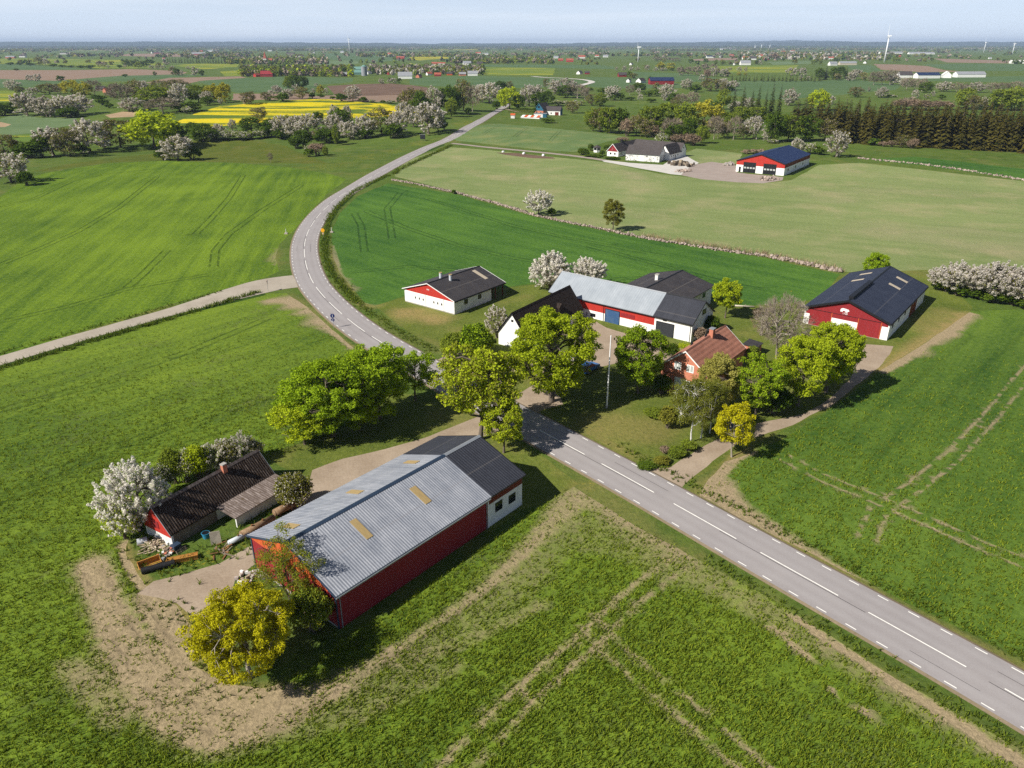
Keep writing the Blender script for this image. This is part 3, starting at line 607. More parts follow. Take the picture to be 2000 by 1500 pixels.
M['lean_roof'] = two_tone('lichened corrugated sheet', (.125, .095, .080), (.28, .235, .215), 1.6, .46, .66, .9, (2.6, .5, 1.), c=(.085, .055, .022))
M['thatch'] = two_tone('old brown tiles', (.022, .015, .012), (.062, .043, .034), 2.5, .5, .7, .95, (1., 1., 1.), c=(.035, .030, .015))
M['tiles'] = wave_tiles('red concrete tiles', (.220, .088, .058), (.410, .190, .130), .34, .62)
M['tiles_dark'] = wave_tiles('brown black tiles', (.040, .034, .034), (.085, .072, .070), .5, .9)
M['white'] = plain('white render', (.78, .77, .74), .85, .07, .6, streak=(1., 1., .35), bump=.2)
M['white_old'] = two_tone('stained white concrete', (.70, .69, .66), (.46, .45, .42), .8, .52, .72, .9, (1., 1., .3))
M['stone_wall'] = two_tone('whitewashed fieldstone', (.72, .71, .68), (.12, .11, .10), 1.5, .56, .60, .9, None, 2.)
M['red'] = clad_mat('red profiled cladding', (.245, .018, .022), .25)
M['red_bright'] = clad_mat('bright red boards', (.42, .030, .020), .2)
M['red_orange'] = clad_mat('faded orange red boards', (.50, .095, .025), .2)
M['red_dark'] = clad_mat('brown red band', (.15, .025, .012), .25)
M['brick'] = None
def brick_mat():
    t = NT('red brick'); p = t.obj(); s = t.sep(p)
    cv = t.n('ShaderNodeCombineXYZ'); t.put(cv.inputs[0], t.m('ADD', s[0], s[1])); t.put(cv.inputs[1], s[2])
    b = t.n('ShaderNodeTexBrick'); t.put(b.inputs['Vector'], cv.outputs[0]); b.inputs['Scale'].default_value = 1.
    b.inputs['Brick Width'].default_value = .25; b.inputs['Row Height'].default_value = .08; b.inputs['Mortar Size'].default_value = .008
    b.inputs['Color1'].default_value = (.62, .215, .12, 1); b.inputs['Color2'].default_value = (.48, .15, .085, 1); b.inputs['Mortar'].default_value = (.40, .24, .18, 1)
    n = t.noise(p, .7, 4.); return t.bsdf(t.mix(t.rng(n, .3, .7, 0, .35), b.outputs[0], (.40, .13, .08)), .9)
M['brick'] = brick_mat()
M['wood'] = plain('weathered boards', (.20, .16, .12), .9, .3, 2., streak=(1, 1, .2))
M['pale_board'] = plain('pale plywood', (.50, .44, .34), .8, .15, 1.5)
M['trim_white'] = plain('white trim', (.78, .78, .76), .6, .05)
M['trim_black'] = plain('black trim', (.012, .013, .016), .5, .2)
M['trim_blue'] = plain('dark blue flashing', (.03, .05, .085), .45, .2)
M['trim_grey'] = plain('galvanised flashing', (.36, .38, .40), .4, .15, metal=.4)
M['skylight'] = plain('yellowed fibreglass', (.36, .26, .115), .6, .2, 2., streak=(4, .6, 1))
M['skylight_pale'] = plain('pale fibreglass', (.47, .40, .30), .55, .12, 2.)
M['glass'] = plain('dark window glass', (.012, .014, .018), .08, .1, spec=.6)
M['glass_pale'] = plain('curtained window', (.42, .44, .42), .2, .12, 3., spec=.6)
M['blue_door'] = two_tone('blue painted door', (.035, .085, .19), (.10, .14, .19), 1.2, .5, .75, .6)
M['grey_door'] = clad_mat('black sheet door', (.030, .032, .038), .32)
M['black_door'] = plain('black sectional door', (.012, .013, .016), .45, .2)
M['door_white'] = plain('white door', (.80, .80, .78), .6, .05)
M['concrete'] = two_tone('concrete', (.36, .34, .31), (.24, .22, .20), .9, .5, .7)
M['rust'] = two_tone('rusty steel', (.18, .085, .035), (.30, .15, .06), 1.4, .45, .65, .8, c=(.09, .05, .03))
M['rust_brown'] = two_tone('rusty brown tank', (.20, .12, .065), (.32, .22, .13), 1.4, .45, .65, .8, c=(.10, .06, .035))
M['chrome_pale'] = plain('pale grey tank', (.50, .53, .56), .4, .15, 2.)
M['orange'] = two_tone('faded orange steel', (.46, .22, .045), (.30, .13, .03), 1.6, .5, .7, .7)
M['rubber'] = plain('black rubber', (.012, .012, .013), .6, .3)
M['blue_plastic'] = plain('blue plastic', (.03, .22, .38), .4, .1)
M['pole_white'] = plain('white pole', (.78, .78, .78), .4, .04)
M['pole_grey'] = plain('galvanised pole', (.42, .43, .45), .4, .1, metal=.5)
M['sign_blue'] = plain('blue sign face', (.012, .022, .13), .4, .05)
M['sign_yellow'] = plain('yellow sign face', (.85, .42, .015), .4, .05)
M['sign_red'] = plain('red sign face', (.55, .03, .02), .4, .05)
M['tin_blue'] = clad_mat('blue painted boards', (.020, .115, .185), .25)
M['stone'] = plain('field stones', (.40, .34, .30), .9, .5, 1.2)
M['straw'] = plain('dead wood', (.36, .29, .20), .9, .35, 2.)
M['dirt'] = plain('dark earth', (.07, .055, .04), .95, .4, 2.)

class Barn:
    """gabled building in its own frame: x along the ridge (F end -x, B end +x), y across (R side -y, L side +y)"""
    def __init__(s, name, label, cat, cx, cy, ang, L, Wd, ez, rz, ox, oy, group=None, z=None):
        s.L, s.W, s.ez, s.rz = L, Wd, ez, rz; s.wl, s.ww = L / 2 - ox, Wd / 2 - oy; s.sl = (rz - ez) / (Wd / 2)
        s.root = empty(name, (cx, cy, float(terr(cx, cy)) if z is None else z), math.radians(ang), label, cat, group); s.t = .16
    def top(s, y): return s.rz - s.sl * abs(y) - s.t - .005
    def walls(s, name, mat, z0=-.3, z1=None, x0=None, x1=None, grow=0.):
        """box up to z1, or up to the underside of the roof when z1 is None"""
        x0 = -s.wl if x0 is None else x0; x1 = s.wl if x1 is None else x1; w = s.ww + grow; x0 -= grow; x1 += grow
        b = MB()
        if z1 is None: o = lambda x: [(x, -w, z0), (x, w, z0), (x, w, s.top(w)), (x, 0, s.top(0)), (x, -w, s.top(w))]
        else: o = lambda x: [(x, -w, z0), (x, w, z0), (x, w, z1), (x, -w, z1)]
        return b.prism(o(x0)[::-1], o(x1)[::-1]).build(name, mat, s.root)
    def gable(s, end, name, mat, z0, proud=.03):
        """triangle / trapezoid panel on a gable end above z0"""
        x = -s.wl if end == 'F' else s.wl; x2 = x - proud if end == 'F' else x + proud; w = s.ww + .002
        yz = lambda z: min(w, (s.rz - s.t - .01 - z) / s.sl)
        o = lambda q: [(q, -yz(z0), z0), (q, yz(z0), z0)] + ([(q, w, s.top(w))] if yz(z0) >= w else []) + [(q, 0, s.top(0))] + ([(q, -w, s.top(w))] if yz(z0) >= w else [])
        a, b = (x2, x - proud * -.02) if end == 'F' else (x, x2)
        return MB().prism(o(a)[::-1], o(b)[::-1]).build(name, mat, s.root)
    def roof(s, name, mat, x0=None, x1=None, pitch=None, rib=.035, sides='LR', y_eave=None, dz=0.):
        x0 = -s.L / 2 if x0 is None else x0; x1 = s.L / 2 if x1 is None else x1; V, F = [], []
        xs = [(x0, 0.), (x1, 0.)]
        if pitch:
            n = max(1, int(round((x1 - x0) / pitch))); p = (x1 - x0) / n; xs = []
            for i in range(n):
                a = x0 + i * p; xs += [(a, 0.), (a + .28 * p, 0.), (a + .5 * p, rib), (a + .78 * p, rib)]
            xs.append((x1, 0.))
        for sd in sides:
            sg = 1 if sd == 'L' else -1; ye = (y_eave or s.W / 2); n0 = len(V); k = len(xs)
            for x, h in xs:
                V += [(x, 0, s.rz + h + dz), (x, sg * ye, s.rz - s.sl * ye + h + dz), (x, 0, s.rz - s.t + dz), (x, sg * ye, s.rz - s.sl * ye - s.t + dz)]
            for i in range(k - 1):
                a, b = n0 + 4 * i, n0 + 4 * i + 4
                q = [(a, a + 1, b + 1, b), (a + 2, b + 2, b + 3, a + 3), (a + 1, a + 3, b + 3, b + 1)]
                F += q if sg < 0 else [f[::-1] for f in q]
            for i in (n0, n0 + 4 * (k - 1)): F.append((i, i + 2, i + 3, i + 1))
        return link(name, np_mesh(name, V, [F], [mat]), s.root)
    def slope_box(s, name, mat, side, x0, x1, y0, y1, h0=.0, h1=.06, parent=None):
        sg = 1 if side == 'L' else -1; y0, y1 = sg * abs(y0), sg * abs(y1); z = lambda y: s.rz - s.sl * abs(y)
        b = MB(); b.hexa([(x0, y0, z(y0) + h0), (x1, y0, z(y0) + h0), (x1, y1, z(y1) + h0), (x0, y1, z(y1) + h0), (x0, y0, z(y0) + h1), (x1, y0, z(y0) + h1), (x1, y1, z(y1) + h1), (x0, y1, z(y1) + h1)])
        return b.build(name, mat, parent or s.root)
    def ridge(s, mat, x0=None, x1=None, w=.28, h=.07, name='ridge_cap'):
        x0 = -s.L / 2 - .02 if x0 is None else x0; x1 = s.L / 2 + .02 if x1 is None else x1; z = s.rz + .045
        o = lambda x: [(x, -w, z - w * s.sl), (x, 0, z + h * .3), (x, w, z - w * s.sl), (x, w, z - w * s.sl + .03), (x, 0, z + h), (x, -w, z - w * s.sl + .03)]
        return MB().prism(o(x0)[::-1], o(x1)[::-1]).build(name, mat, s.root)
    def barge(s, mat, ends='FB', d=.22, th=.05, up=.05):
        for e in ends:
            x = -s.L / 2 if e == 'F' else s.L / 2; xa, xb = (x - th, x - .002) if e == 'F' else (x + .002, x + th)
            for sg in (-1, 1):
                z = lambda y: s.rz - s.sl * abs(y); ye = sg * (s.W / 2)
                o = lambda q: [(q, 0, z(0) + up), (q, ye, z(ye) + up), (q, ye, z(ye) + up - d), (q, 0, z(0) + up - d)]
                MB().prism(o(xa), o(xb)).build('bargeboard', mat, s.root)
    def gutter(s, mat, sides='LR', x0=None, x1=None, pipes=()):
        x0 = -s.L / 2 if x0 is None else x0; x1 = s.L / 2 if x1 is None else x1
        for sd in sides:
            sg = 1 if sd == 'L' else -1; y = sg * (s.W / 2 + .06); g = MB().box(x0, y - .055, s.ez - s.t - .10, x1, y + .055, s.ez - s.t + .03).build('gutter', mat, s.root)
        for (x, sd) in pipes:
            sg = 1 if sd == 'L' else -1; MB().tube((x, sg * (s.ww + .07), -.1), (x, sg * (s.ww + .07), s.ez - s.t - .1), .05).build('downpipe', mat, s.root)
    def face(s, f, u0, u1, z0, z1, d0=.0, d1=.04):
        """box on a wall: F/B measured along y, L/R along x; d0..d1 outwards"""
        if f in 'FB':
            sg = -1 if f == 'F' else 1; return (sg * (s.wl + d0), u0, z0, sg * (s.wl + d1), u1, z1)
        sg = 1 if f == 'L' else -1; return (u0, sg * (s.ww + d0), z0, u1, sg * (s.ww + d1), z1)
    def panel(s, name, mat, f, u0, u1, z0, z1, d=.04, label=None, parent=None, d0=.0):
        return tag(MB().box(*s.face(f, u0, u1, z0, z1, d0, d)).build(name, mat, parent or s.root), label)
    def window(s, f, u0, u1, z0, z1, frame='trim_white', glass='glass', fr=.07, d=.05, bars=0):
        u0, u1 = min(u0, u1), max(u0, u1); z0, z1 = min(z0, z1), max(z0, z1)
        b = MB()
        for q in ((u0, u0 + fr, z0, z1), (u1 - fr, u1, z0, z1), (u0 + fr, u1 - fr, z0, z0 + fr), (u0 + fr, u1 - fr, z1 - fr, z1)): b.box(*s.face(f, *q, .0, d))
        for k in range(bars):
            u = u0 + (u1 - u0) * (k + 1) / (bars + 1); b.box(*s.face(f, u - fr / 2, u + fr / 2, z0 + fr, z1 - fr, .0, d))
        w = b.build('window', M[frame], s.root)
        MB().box(*s.face(f, u0 + fr, u1 - fr, z0 + fr, z1 - fr, .0, d * .35)).build('pane', M[glass], w)
        return w
    def door(s, name, mat, f, u0, u1, z0, z1, frame=None, d=.05, handle=True, ribs=0):
        o = s.panel(name, mat, f, u0, u1, z0, z1, d)
        if handle: MB().box(*s.face(f, u0 + .12, u0 + .24, z0 + 1.0, z0 + 1.08, d, d + .05)).build('handle', M['trim_grey'], o)
        if frame:
            b = MB()
            for q in ((u0 - .1, u0, z0, z1 + .1), (u1, u1 + .1, z0, z1 + .1), (u0, u1, z1, z1 + .1)): b.box(*s.face(f, *q, .0, d + .02))
            b.build('door_frame', frame, o)
        return o
    def chimney(s, mat, x, y, w, h, cap=None, round_=False):
        z = s.rz - s.sl * abs(y); b = MB()
        if round_: b.tube((x, y, z - .3), (x, y, z + h), w, w, 14)
        else: b.box(x - w, y - w * .8, z - .5, x + w, y + w * .8, z + h)
        o = b.build('vent_stack' if round_ else 'chimney', mat, s.root)
        if cap:
            c = MB()
            if round_: c.tube((x, y, z + h + .002), (x, y, z + h + .12), w * 1.12, w * 1.12, 14)
            else: c.box(x - w * 1.15, y - w, z + h + .002, x + w * 1.15, y + w, z + h + .14)
            c.build('cap', cap, o)
        return o
def ramp_text(b, txt, f, u, z, size, mat, root, d):
    """block lettering as real mesh on a gable"""
    cu = bpy.data.curves.new('digits', 'FONT'); cu.body = txt; cu.size = size; cu.extrude = .02; cu.align_x = 'CENTER'
    o = bpy.data.objects.new('lettering_tmp', cu); C.objects.link(o); dg = bpy.context.evaluated_depsgraph_get()
    me = bpy.data.meshes.new_from_object(o.evaluated_get(dg)); bpy.data.objects.remove(o)
    me.materials.clear(); me.materials.append(mat)
    q = link('lettering', me, root, (-(b.wl + d), u, z)); q.rotation_euler = (math.pi / 2, 0, -math.pi / 2); return q

# the big red machine barn in front
b = Barn('barn', 'long red barn with silver corrugated roof and black roofed white end beside the road', 'barn', -12.81, 68.67, 50.07, 27.6, 14.56, 4.19, 6.81, .28, .34)
b.walls('wall', M['red'], x1=7.5); tag(b.walls('annex_wall', M['white_old'], z1=2.98, x0=7.5), 'stained white concrete wall of the end section')
b.walls('annex_upper_wall', M['red_dark'], z0=2.98, x0=7.5)
b.gable('F', 'gable_boards', M['red_orange'], 3.86, .05)
b.roof('roof', M['silver'], x1=7.75, pitch=.30, rib=.026); tag(b.roof('annex_roof', M['black_roof'], x0=7.75, pitch=.36, rib=.03), 'black sheet roof of the end section')
b.ridge(M['trim_blue'], x1=7.75); b.ridge(M['trim_grey'], x0=7.76)
b.barge(M['trim_blue'], 'F'); b.barge(M['trim_black'], 'B'); b.gutter(M['trim_grey'], 'R', x1=7.5, pipes=[(7.2, 'R'), (-13.2, 'R')])
for q in ((-7.3, -6.5, 1.5, 4.1, 'R'), (.75, 1.62, 1.6, 4.1, 'R'), (-11.45, -10.55, 2.15, 4.35, 'L'), (-3.25, -2.4, 2.1, 4.35, 'L'), (5.05, 5.85, 2.05, 4.2, 'L')): b.slope_box('skylight', M['skylight'], q[4], q[0], q[1], q[2], q[3], .03, .075)
b.window('R', 8.7, 9.9, 1.42, 2.65, 'trim_black', bars=1); b.window('R', 11.05, 12.25, 1.30, 2.45, 'trim_black', bars=1)
b.panel('corner_trim', M['trim_blue'], 'F', -6.98, -6.80, -.1, 4.05, .07); b.panel('corner_trim', M['trim_white'], 'R', 7.42, 7.56, -.1, 3.7, .05)
b.panel('corner_trim', M['trim_blue'], 'F', 6.82, 6.98, -.1, 4.05, .07); b.panel('plinth', M['concrete'], 'F', -6.7, 6.7, -.2, .22, .06)
BIG = b
# old red-gabled house with lean-to
b = Barn('farm_cottage', 'old cottage with mossy black corrugated roof, red gable and lean-to beside blossoming cherry', 'house', -35.24, 73.70, 58.05, 14.65, 5.21, 1.72, 4.50, .17, .32)
b.walls('wall', M['white_old']); b.gable('F', 'gable_boards', M['red_bright'], 1.15, .04); b.gable('B', 'gable_boards', M['red_bright'], 1.4, .04)
b.roof('roof', M['old_roof'], pitch=.3, rib=.05); b.ridge(M['lean_roof'], w=.22); b.barge(M['trim_grey'], 'FB', .14)
c = b.chimney(M['brick'], 2.1, -.25, .28, .85, M['concrete'])
b.panel('side_boards', M['wood'], 'R', -6.9, -1.3, -.1, 1.42, .05); b.panel('gable_hatch', M['red'], 'F', -.5, .9, 1.7, 2.6, .09); b.panel('corner_trim', M['white'], 'R', -7.15, -6.9, -.1, 1.42, .06)
lw = MB(); lx0, lx1, ly0, ly1 = -1.3, 7.1, -2.55, -5.55
lw.hexa([(lx0 + .25, ly1 + .3, -.2), (lx1 - .1, ly1 + .3, -.2), (lx1 - .1, ly1 + .12, -.2), (lx0 + .25, ly1 + .12, -.2), (lx0 + .25, ly1 + .3, 1.5), (lx1 - .1, ly1 + .3, 1.5), (lx1 - .1, ly1 + .12, 1.42), (lx0 + .25, ly1 + .12, 1.42)])
lw.box(lx1 - .2, ly1 + .3, -.2, lx1 - .1, ly0 + .25, 1.5); lw.build('lean_to_wall', M['white_old'], b.root)
lr = []
for i in range(29):
    x = lx0 + (lx1 - lx0) * i / 28.
    lr += [(x, ly0 + .3, 1.86), (x + .11, ly0 + .3, 1.86), (x + .15, ly0 + .3, 1.90), (x + .26, ly0 + .3, 1.90)]
V = []; F = []
for x, y, z in lr: V += [(x, y, z), (x, ly1 - .1, z - .38), (x, y, z - .1), (x, ly1 - .1, z - .48)]
for i in range(len(lr) - 1):
    a, c2 = 4 * i, 4 * i + 4; F += [(a, a + 1, c2 + 1, c2), (a + 2, c2 + 2, c2 + 3, a + 3), (a + 1, a + 3, c2 + 3, c2 + 1)]
F += [(0, 2, 3, 1), (len(V) - 4, len(V) - 3, len(V) - 1, len(V) - 2)]
tag(link('lean_to_roof', np_mesh('lean_to_roof', V, [F], [M['lean_roof']]), b.root), 'low lichened corrugated roof of the lean-to')
MB().tube((lx0 + .3, ly1 + .2, -.1), (lx0 + .3, ly1 + .2, 1.42), .07).build('lean_to_post', M['trim_white'], b.root)
COTTAGE = b.root
# white barn by the curve
b = Barn('piggery', 'white barn with red gable, black roof and two vent stacks near the road bend', 'barn', -12.34, 153.69, 52.26, 16.77, 14.85, 2.91, 5.33, .36, .37)
b.walls('wall', M['white'], z1=2.62, x1=3.8); b.walls('upper_wall', M['red_bright'], z0=2.62, x1=3.8); b.gable('F', 'gable_boards', M['red_bright'], 2.83, .03)
b.panel('porch_wall', M['white_old'], 'L', 3.8, 8.0, -.2, 2.5, -.02, d0=-.2); pw = MB().box(7.8, -4., -.2, 8.0, 7.0, 2.9).build('porch_end_wall', M['red_dark'], b.root)
for x in (5.4, 7.9): MB().box(x - .09, -6.95, -.2, x + .09, -6.77, 2.7).build('porch_post', M['red_dark'], b.root)
b.roof('roof', M['dark_roof'], pitch=.42, rib=.03); b.ridge(M['trim_black'], w=.2); b.barge(M['trim_white'], 'FB', .16); b.gutter(M['trim_black'], 'R')
b.slope_box('skylight', M['skylight_pale'], 'R', 5.0, 5.95, .75, 4.5, .02, .065)
for x, y in ((-2.6, -1.3), (-2.6, 1.5)):
    c = b.chimney(M['chrome_pale'], x, y, .33, 1.15, M['skylight'], True)
for y in (4.09, 2.93, 1.82, -1.22, -2.31, -3.40): b.window('F', y - .4, y, 1.2, 1.78, 'trim_white', fr=.04)
for y in (.93, -4.19): b.panel('wall_joint', M['trim_grey'], 'F', y - .04, y + .04, 0, 2.8, .03)
b.window('R', -4.95, -3.85, 1.35, 2.35, 'trim_black'); b.window('R', -.55, .5, 1.35, 2.3, 'trim_black'); b.panel('plinth', M['concrete'], 'F', -7.0, 7.0, -.25, .2, .05)
ramp_text(b, '1978', 'F', .15, 3.78, .42, M['trim_white'], b.root, .05)
# middle barn
b = Barn('cow_barn', 'long barn with pale grey roof, red upper walls and blue sliding door', 'barn', 23.18, 140.94, -38.18, 32.28, 9.51, 3.61, 6.79, .26, .32)
b.walls('wall', M['white'], z1=1.6, x1=8.2); b.walls('upper_wall', M['red_bright'], z0=1.6, x1=8.2); tag(b.walls('annex_wall', M['white'], x0=8.2), 'plain white wall of the end section')
b.roof('roof', M['grey_roof'], x1=8.0, pitch=.5, rib=.03); tag(b.roof('annex_roof', M['black_roof'], x0=8.0, pitch=.36, rib=.03), 'black roof of the end section')
b.ridge(M['trim_grey'], x1=8.0, w=.18); b.ridge(M['trim_black'], x0=8.01, w=.18); b.barge(M['trim_black'], 'B', .25); b.barge(M['trim_grey'], 'F', .16)
b.gutter(M['trim_black'], 'R', pipes=[(-2.95, 'R'), (15.6, 'R')])
b.door('sliding_door', M['blue_door'], 'R', -2.5, .62, -.1, 2.62, M['trim_black'], .08); b.door('sliding_door', M['grey_door'], 'R', 8.72, 12.25, -.1, 2.55, M['trim_black'], .08)
b.window('R', -5.95, -4.8, .35, 1.05, 'trim_black'); b.window('R', 9.95, 10.7, 2.9, 3.3, 'trim_black'); b.window('B', -.55, 1.05, 4.2, 5.2, 'trim_black'); b.panel('wall_vent', M['trim_grey'], 'R', -7.0, -6.7, .3, 1.0, .04)
b.panel('hatch', M['red'], 'R', .9, 4.0, 1.9, 2.6, .05)
# dark barn behind it
b = Barn('back_barn', 'low dark roofed white barn standing behind the pale grey roofed barn', 'barn', 31.66, 148.66, 52.23, 16., 15.28, 3.89, 5.89, .4, .4)
b.walls('wall', M['white_old']); b.roof('roof', M['dark_roof'], pitch=.42, rib=.03); b.ridge(M['trim_black'], w=.2); b.barge(M['trim_black'], 'FB', .2)
b.window('R', 3.1, 4.4, 2.3, 3.3, 'trim_black'); b.chimney(M['white_old'], -.6, 1.5, .4, 1.1, M['concrete'])
# old brown-roofed white outbuilding
b = Barn('old_stable', 'white gabled outbuilding with sagging brown tiled roof and dormer behind big maple', 'outbuilding', 5.65, 133.22, 55.25, 20.27, 6.6, 2.3, 6.63, .28, .27)
b.walls('wall', M['white']); b.roof('roof', M['thatch'], pitch=.33, rib=.035); b.ridge(M['thatch'], w=.2); b.barge(M['trim_black'], 'FB', .12)
for x in (-6.2, 3.4):
    z = lambda y: b.rz - b.sl * abs(y); d = MB(); yo = -2.3
    d.prism([(x - .8, yo, z(yo) - .3), (x - .8, yo, z(yo) + .9), (x, yo, z(yo) + 1.5), (x + .8, yo, z(yo) + .9), (x + .8, yo, z(yo) - .3)][::-1], [(x - .8, -.5, z(yo) - .3), (x - .8, -.5, z(yo) + .9), (x, -.5, z(yo) + 1.5), (x + .8, -.5, z(yo) + .9), (x + .8, -.5, z(yo) - .3)][::-1])
    d.build('dormer', M['thatch'] if x > 0 else M['wood'], b.root)
b.window('F', -.25, .2, 4.9, 5.3, 'trim_black', fr=.05)
# brick house
b = Barn('brick_house', 'red brick farmhouse with red tiled roof and white windows among garden trees', 'house', 31.39, 112.11, 51.88, 14.9, 8.1, 3.69, 6.9, .22, .12)
b.walls('wall', M['brick']); b.roof('roof', M['tiles'], pitch=.34, rib=.06); b.ridge(M['tiles'], w=.16); b.barge(M['trim_white'], 'FB', .22)
for u0, u1 in ((.56, 1.73), (-1.58, -.40)): b.window('F', u0, u1, 3.5, 4.75, 'trim_white', 'glass_pale', .12, bars=1)
b.door('garden_door', M['door_white'], 'F', .35, 1.35, -.1, 2.1, M['trim_white']); b.window('F', -2.2, .2, .3, 2.05, 'trim_white', 'glass_pale', .12, bars=2)
b.chimney(M['brick'], 1.6, -.2, .42, 1.25, M['trim_grey']); b.chimney(M['trim_black'], -.4, 2.2, .2, .55, None, True); b.chimney(M['trim_black'], 2.6, 1.2, .2, .5, None, True)
st = MB()
for i in range(4): st.box(-b.wl - .35 * (4 - i), 1.4, -.1, -b.wl - .35 * (3 - i), 3.4, .12 + .14 * i)
st.build('garden_steps', M['brick'], b.root)
HOUSE = b.root
# right red barn with pig emblem
b = Barn('pig_barn', 'red barn with navy roof, four skylights and a white pig emblem on its gable', 'barn', 72.45, 144.70, 51.39, 30., 16.12, 3.41, 6.34, .5, .30)
b.walls('wall', M['white']); b.gable('F', 'gable_boards', M['red'], 3.2, .05)
b.panel('gable_cladding', M['red'], 'F', -6.35, 6.7, -.05, 3.2, .05); b.panel('gable_cladding', M['red'], 'F', 6.7, 7.5, 2.2, 3.2, .05); b.panel('gable_cladding', M['red'], 'F', -7.5, -6.35, 2.55, 3.2, .05)
b.panel('sliding_door', M['door_white'], 'F', -2.25, 2.55, .02, 2.27, .09); b.panel('door_panel', M['red'], 'F', -2.25, 2.55, 2.27, 3.12, .09)
for y in (-2.3, 2.6, -6.35): b.panel('post_trim', M['red_orange'], 'F', y - .07, y + .07, 0, 3.18, .11)
b.panel('door_rail', M['trim_black'], 'F', -6.3, 6.6, 3.14, 3.22, .1); b.panel('plinth', M['concrete'], 'F', -7.6, 7.6, -.25, .03, .13)
b.roof('roof', M['navy_roof'], pitch=.42, rib=.03); b.ridge(M['trim_black'], w=.22); b.barge(M['trim_black'], 'FB', .42, .06, .08); b.gutter(M['trim_black'], 'R')
for x0, x1, sd in ((10., 11., 'R'), (4., 5., 'R'), (10., 11., 'L'), (4., 5., 'L')): b.slope_box('skylight', M['skylight_pale'], sd, x0, x1, 2.45, 4.75, .02, .07)
MB().box(-13.6, -.42, 6.2, -.4, .42, 6.78).build('ridge_vent', M['trim_black'], b.root)
for x in (-11.9, -7.4, -2.5): b.window('R', x - .4, x + .4, 1.75, 2.6, 'trim_black')
b.door('side_door', M['red_dark'], 'R', 1.9, 7.2, -.1, 2.75, None, .06)
P = [(.95, 3.98), (.93, 4.28), (.80, 4.44), (.45, 4.50), (.10, 4.48), (-.15, 4.44), (-.32, 4.48), (-.36, 4.38), (-.50, 4.30), (-.62, 4.20), (-.58, 4.06), (-.40, 4.02), (-.30, 4.00), (-.26, 3.72), (-.38, 3.70), (-.44, 3.98), (-.02, 4.02), (.02, 4.02), (.30, 4.04), (.52, 4.02), (.56, 3.72), (.70, 3.72), (.72, 3.98), (.80, 3.72), (.92, 3.72)]
P = [(.92, 3.74), (.78, 3.74), (.74, 3.96), (.68, 3.74), (.54, 3.74), (.52, 4.0), (.05, 4.0), (.02, 3.74), (-.12, 3.74), (-.14, 3.96), (-.2, 3.74), (-.33, 3.74), (-.36, 4.02), (-.55, 4.0), (-.64, 4.1), (-.62, 4.2), (-.48, 4.28), (-.40, 4.44), (-.28, 4.38), (0., 4.46), (.5, 4.5), (.82, 4.42), (.95, 4.25), (.98, 4.1)]
P = [(y + .25, z + .02) for y, z in P]
MB().prism([(-b.wl - .09, y, z) for y, z in P], [(-b.wl - .05, y, z) for y, z in P]).build('pig_emblem', M['trim_white'], b.root)
ramp_text(b, '1738', 'F', .3, 3.36, .46, M['trim_white'], b.root, .075)
# far farm: red machine hall
b = Barn('machine_hall', 'red and white machine hall with dark blue roof and two black roller doors', 'barn', 114.99, 336.78, 54.80, 38.26, 20.71, 4.60, 7.75, .39, .18)
b.walls('wall', M['white'], z1=2.9); b.walls('upper_wall', M['red_dark'], z0=2.9); b.gable('F', 'gable_boards', M['red_bright'], 2.9, .05)
b.roof('roof', M['blue_roof'], pitch=.7, rib=.04); b.ridge(M['blue_roof'], w=.25); b.barge(M['trim_black'], 'FB', .3)
for u0, u1 in ((1.75, 7.1), (-6.8, -1.4)):
    d = b.door('roller_door', M['black_door'], 'F', u0, u1, -.05, 4.15, None, .09, False)
    for k in range(4): MB().box(*b.face('F', u0 + .35 + k * 1.25, u0 + 1.25 + k * 1.25, 1.55, 2.2, .09, .11)).build('door_window', M['glass_pale'], d)
b.door('side_door', M['black_door'], 'F', 8.1, 8.95, -.05, 2.05, None, .06)
for x in (-13.2, -2.6, 8.2): b.window('R', x - .6, x + .6, 1.3, 2.2, 'trim_black')
for x in (-13.8, -5.5, 4., 12.): b.panel('wall_joint', M['trim_grey'], 'R', x - .06, x + .06, 0, 2.9, .03)
# far farm: white courtyard farm of four wings
tz = float(terr(62, 370))
b = Barn('courtyard_farmhouse', 'white farmhouse with red gable at the corner of the four-winged farm', 'house', 55.6, 382.85, 54.27, 24.18, 6.64, 2.34, 5.89, .32, .26, z=tz)
b.walls('wall', M['white']); b.gable('F', 'gable_boards', M['red'], 2.35, .05); b.roof('roof', M['tiles_dark']); b.barge(M['trim_white'], 'F', .3, .08); b.chimney(M['trim_black'], -3., 0, .5, 1.2)
b.window('F', .7, 1.5, .9, 1.75, 'trim_black'); b.window('F', -1.6, -.85, .9, 1.8, 'trim_black'); b.window('F', -.45, .5, 3.05, 3.95); b.window('R', -9.3, -8.3, .9, 1.8, 'trim_black')
b = Barn('fieldstone_barn', 'barn wing of whitewashed fieldstone with white door facing the gravel yard', 'barn', 62.53, 361.15, -27., 16.65, 9.4, 3.06, 6.58, .2, .32, z=tz)
b.walls('wall', M['stone_wall'], z1=2.7); b.walls('upper_wall', M['white'], z0=2.7); b.roof('roof', M['tiles_dark']); b.barge(M['trim_black'], 'FB', .2); b.door('barn_door', M['door_white'], 'R', -1.5, .98, -.05, 2.6, None, .06, False); b.window('B', -.4, .4, 4.2, 5.0, 'trim_black')
b = Barn('rear_barn', 'long dark roofed rear wing of the four-winged white farm', 'barn', 72.36, 380.2, -37.76, 26.33, 6.8, 3.03, 6.46, .19, .30, z=tz)
b.walls('wall', M['white']); b.roof('roof', M['tiles_dark']); b.barge(M['trim_black'], 'FB', .2); b.window('B', -.4, .4, 3.9, 4.6, 'trim_black')
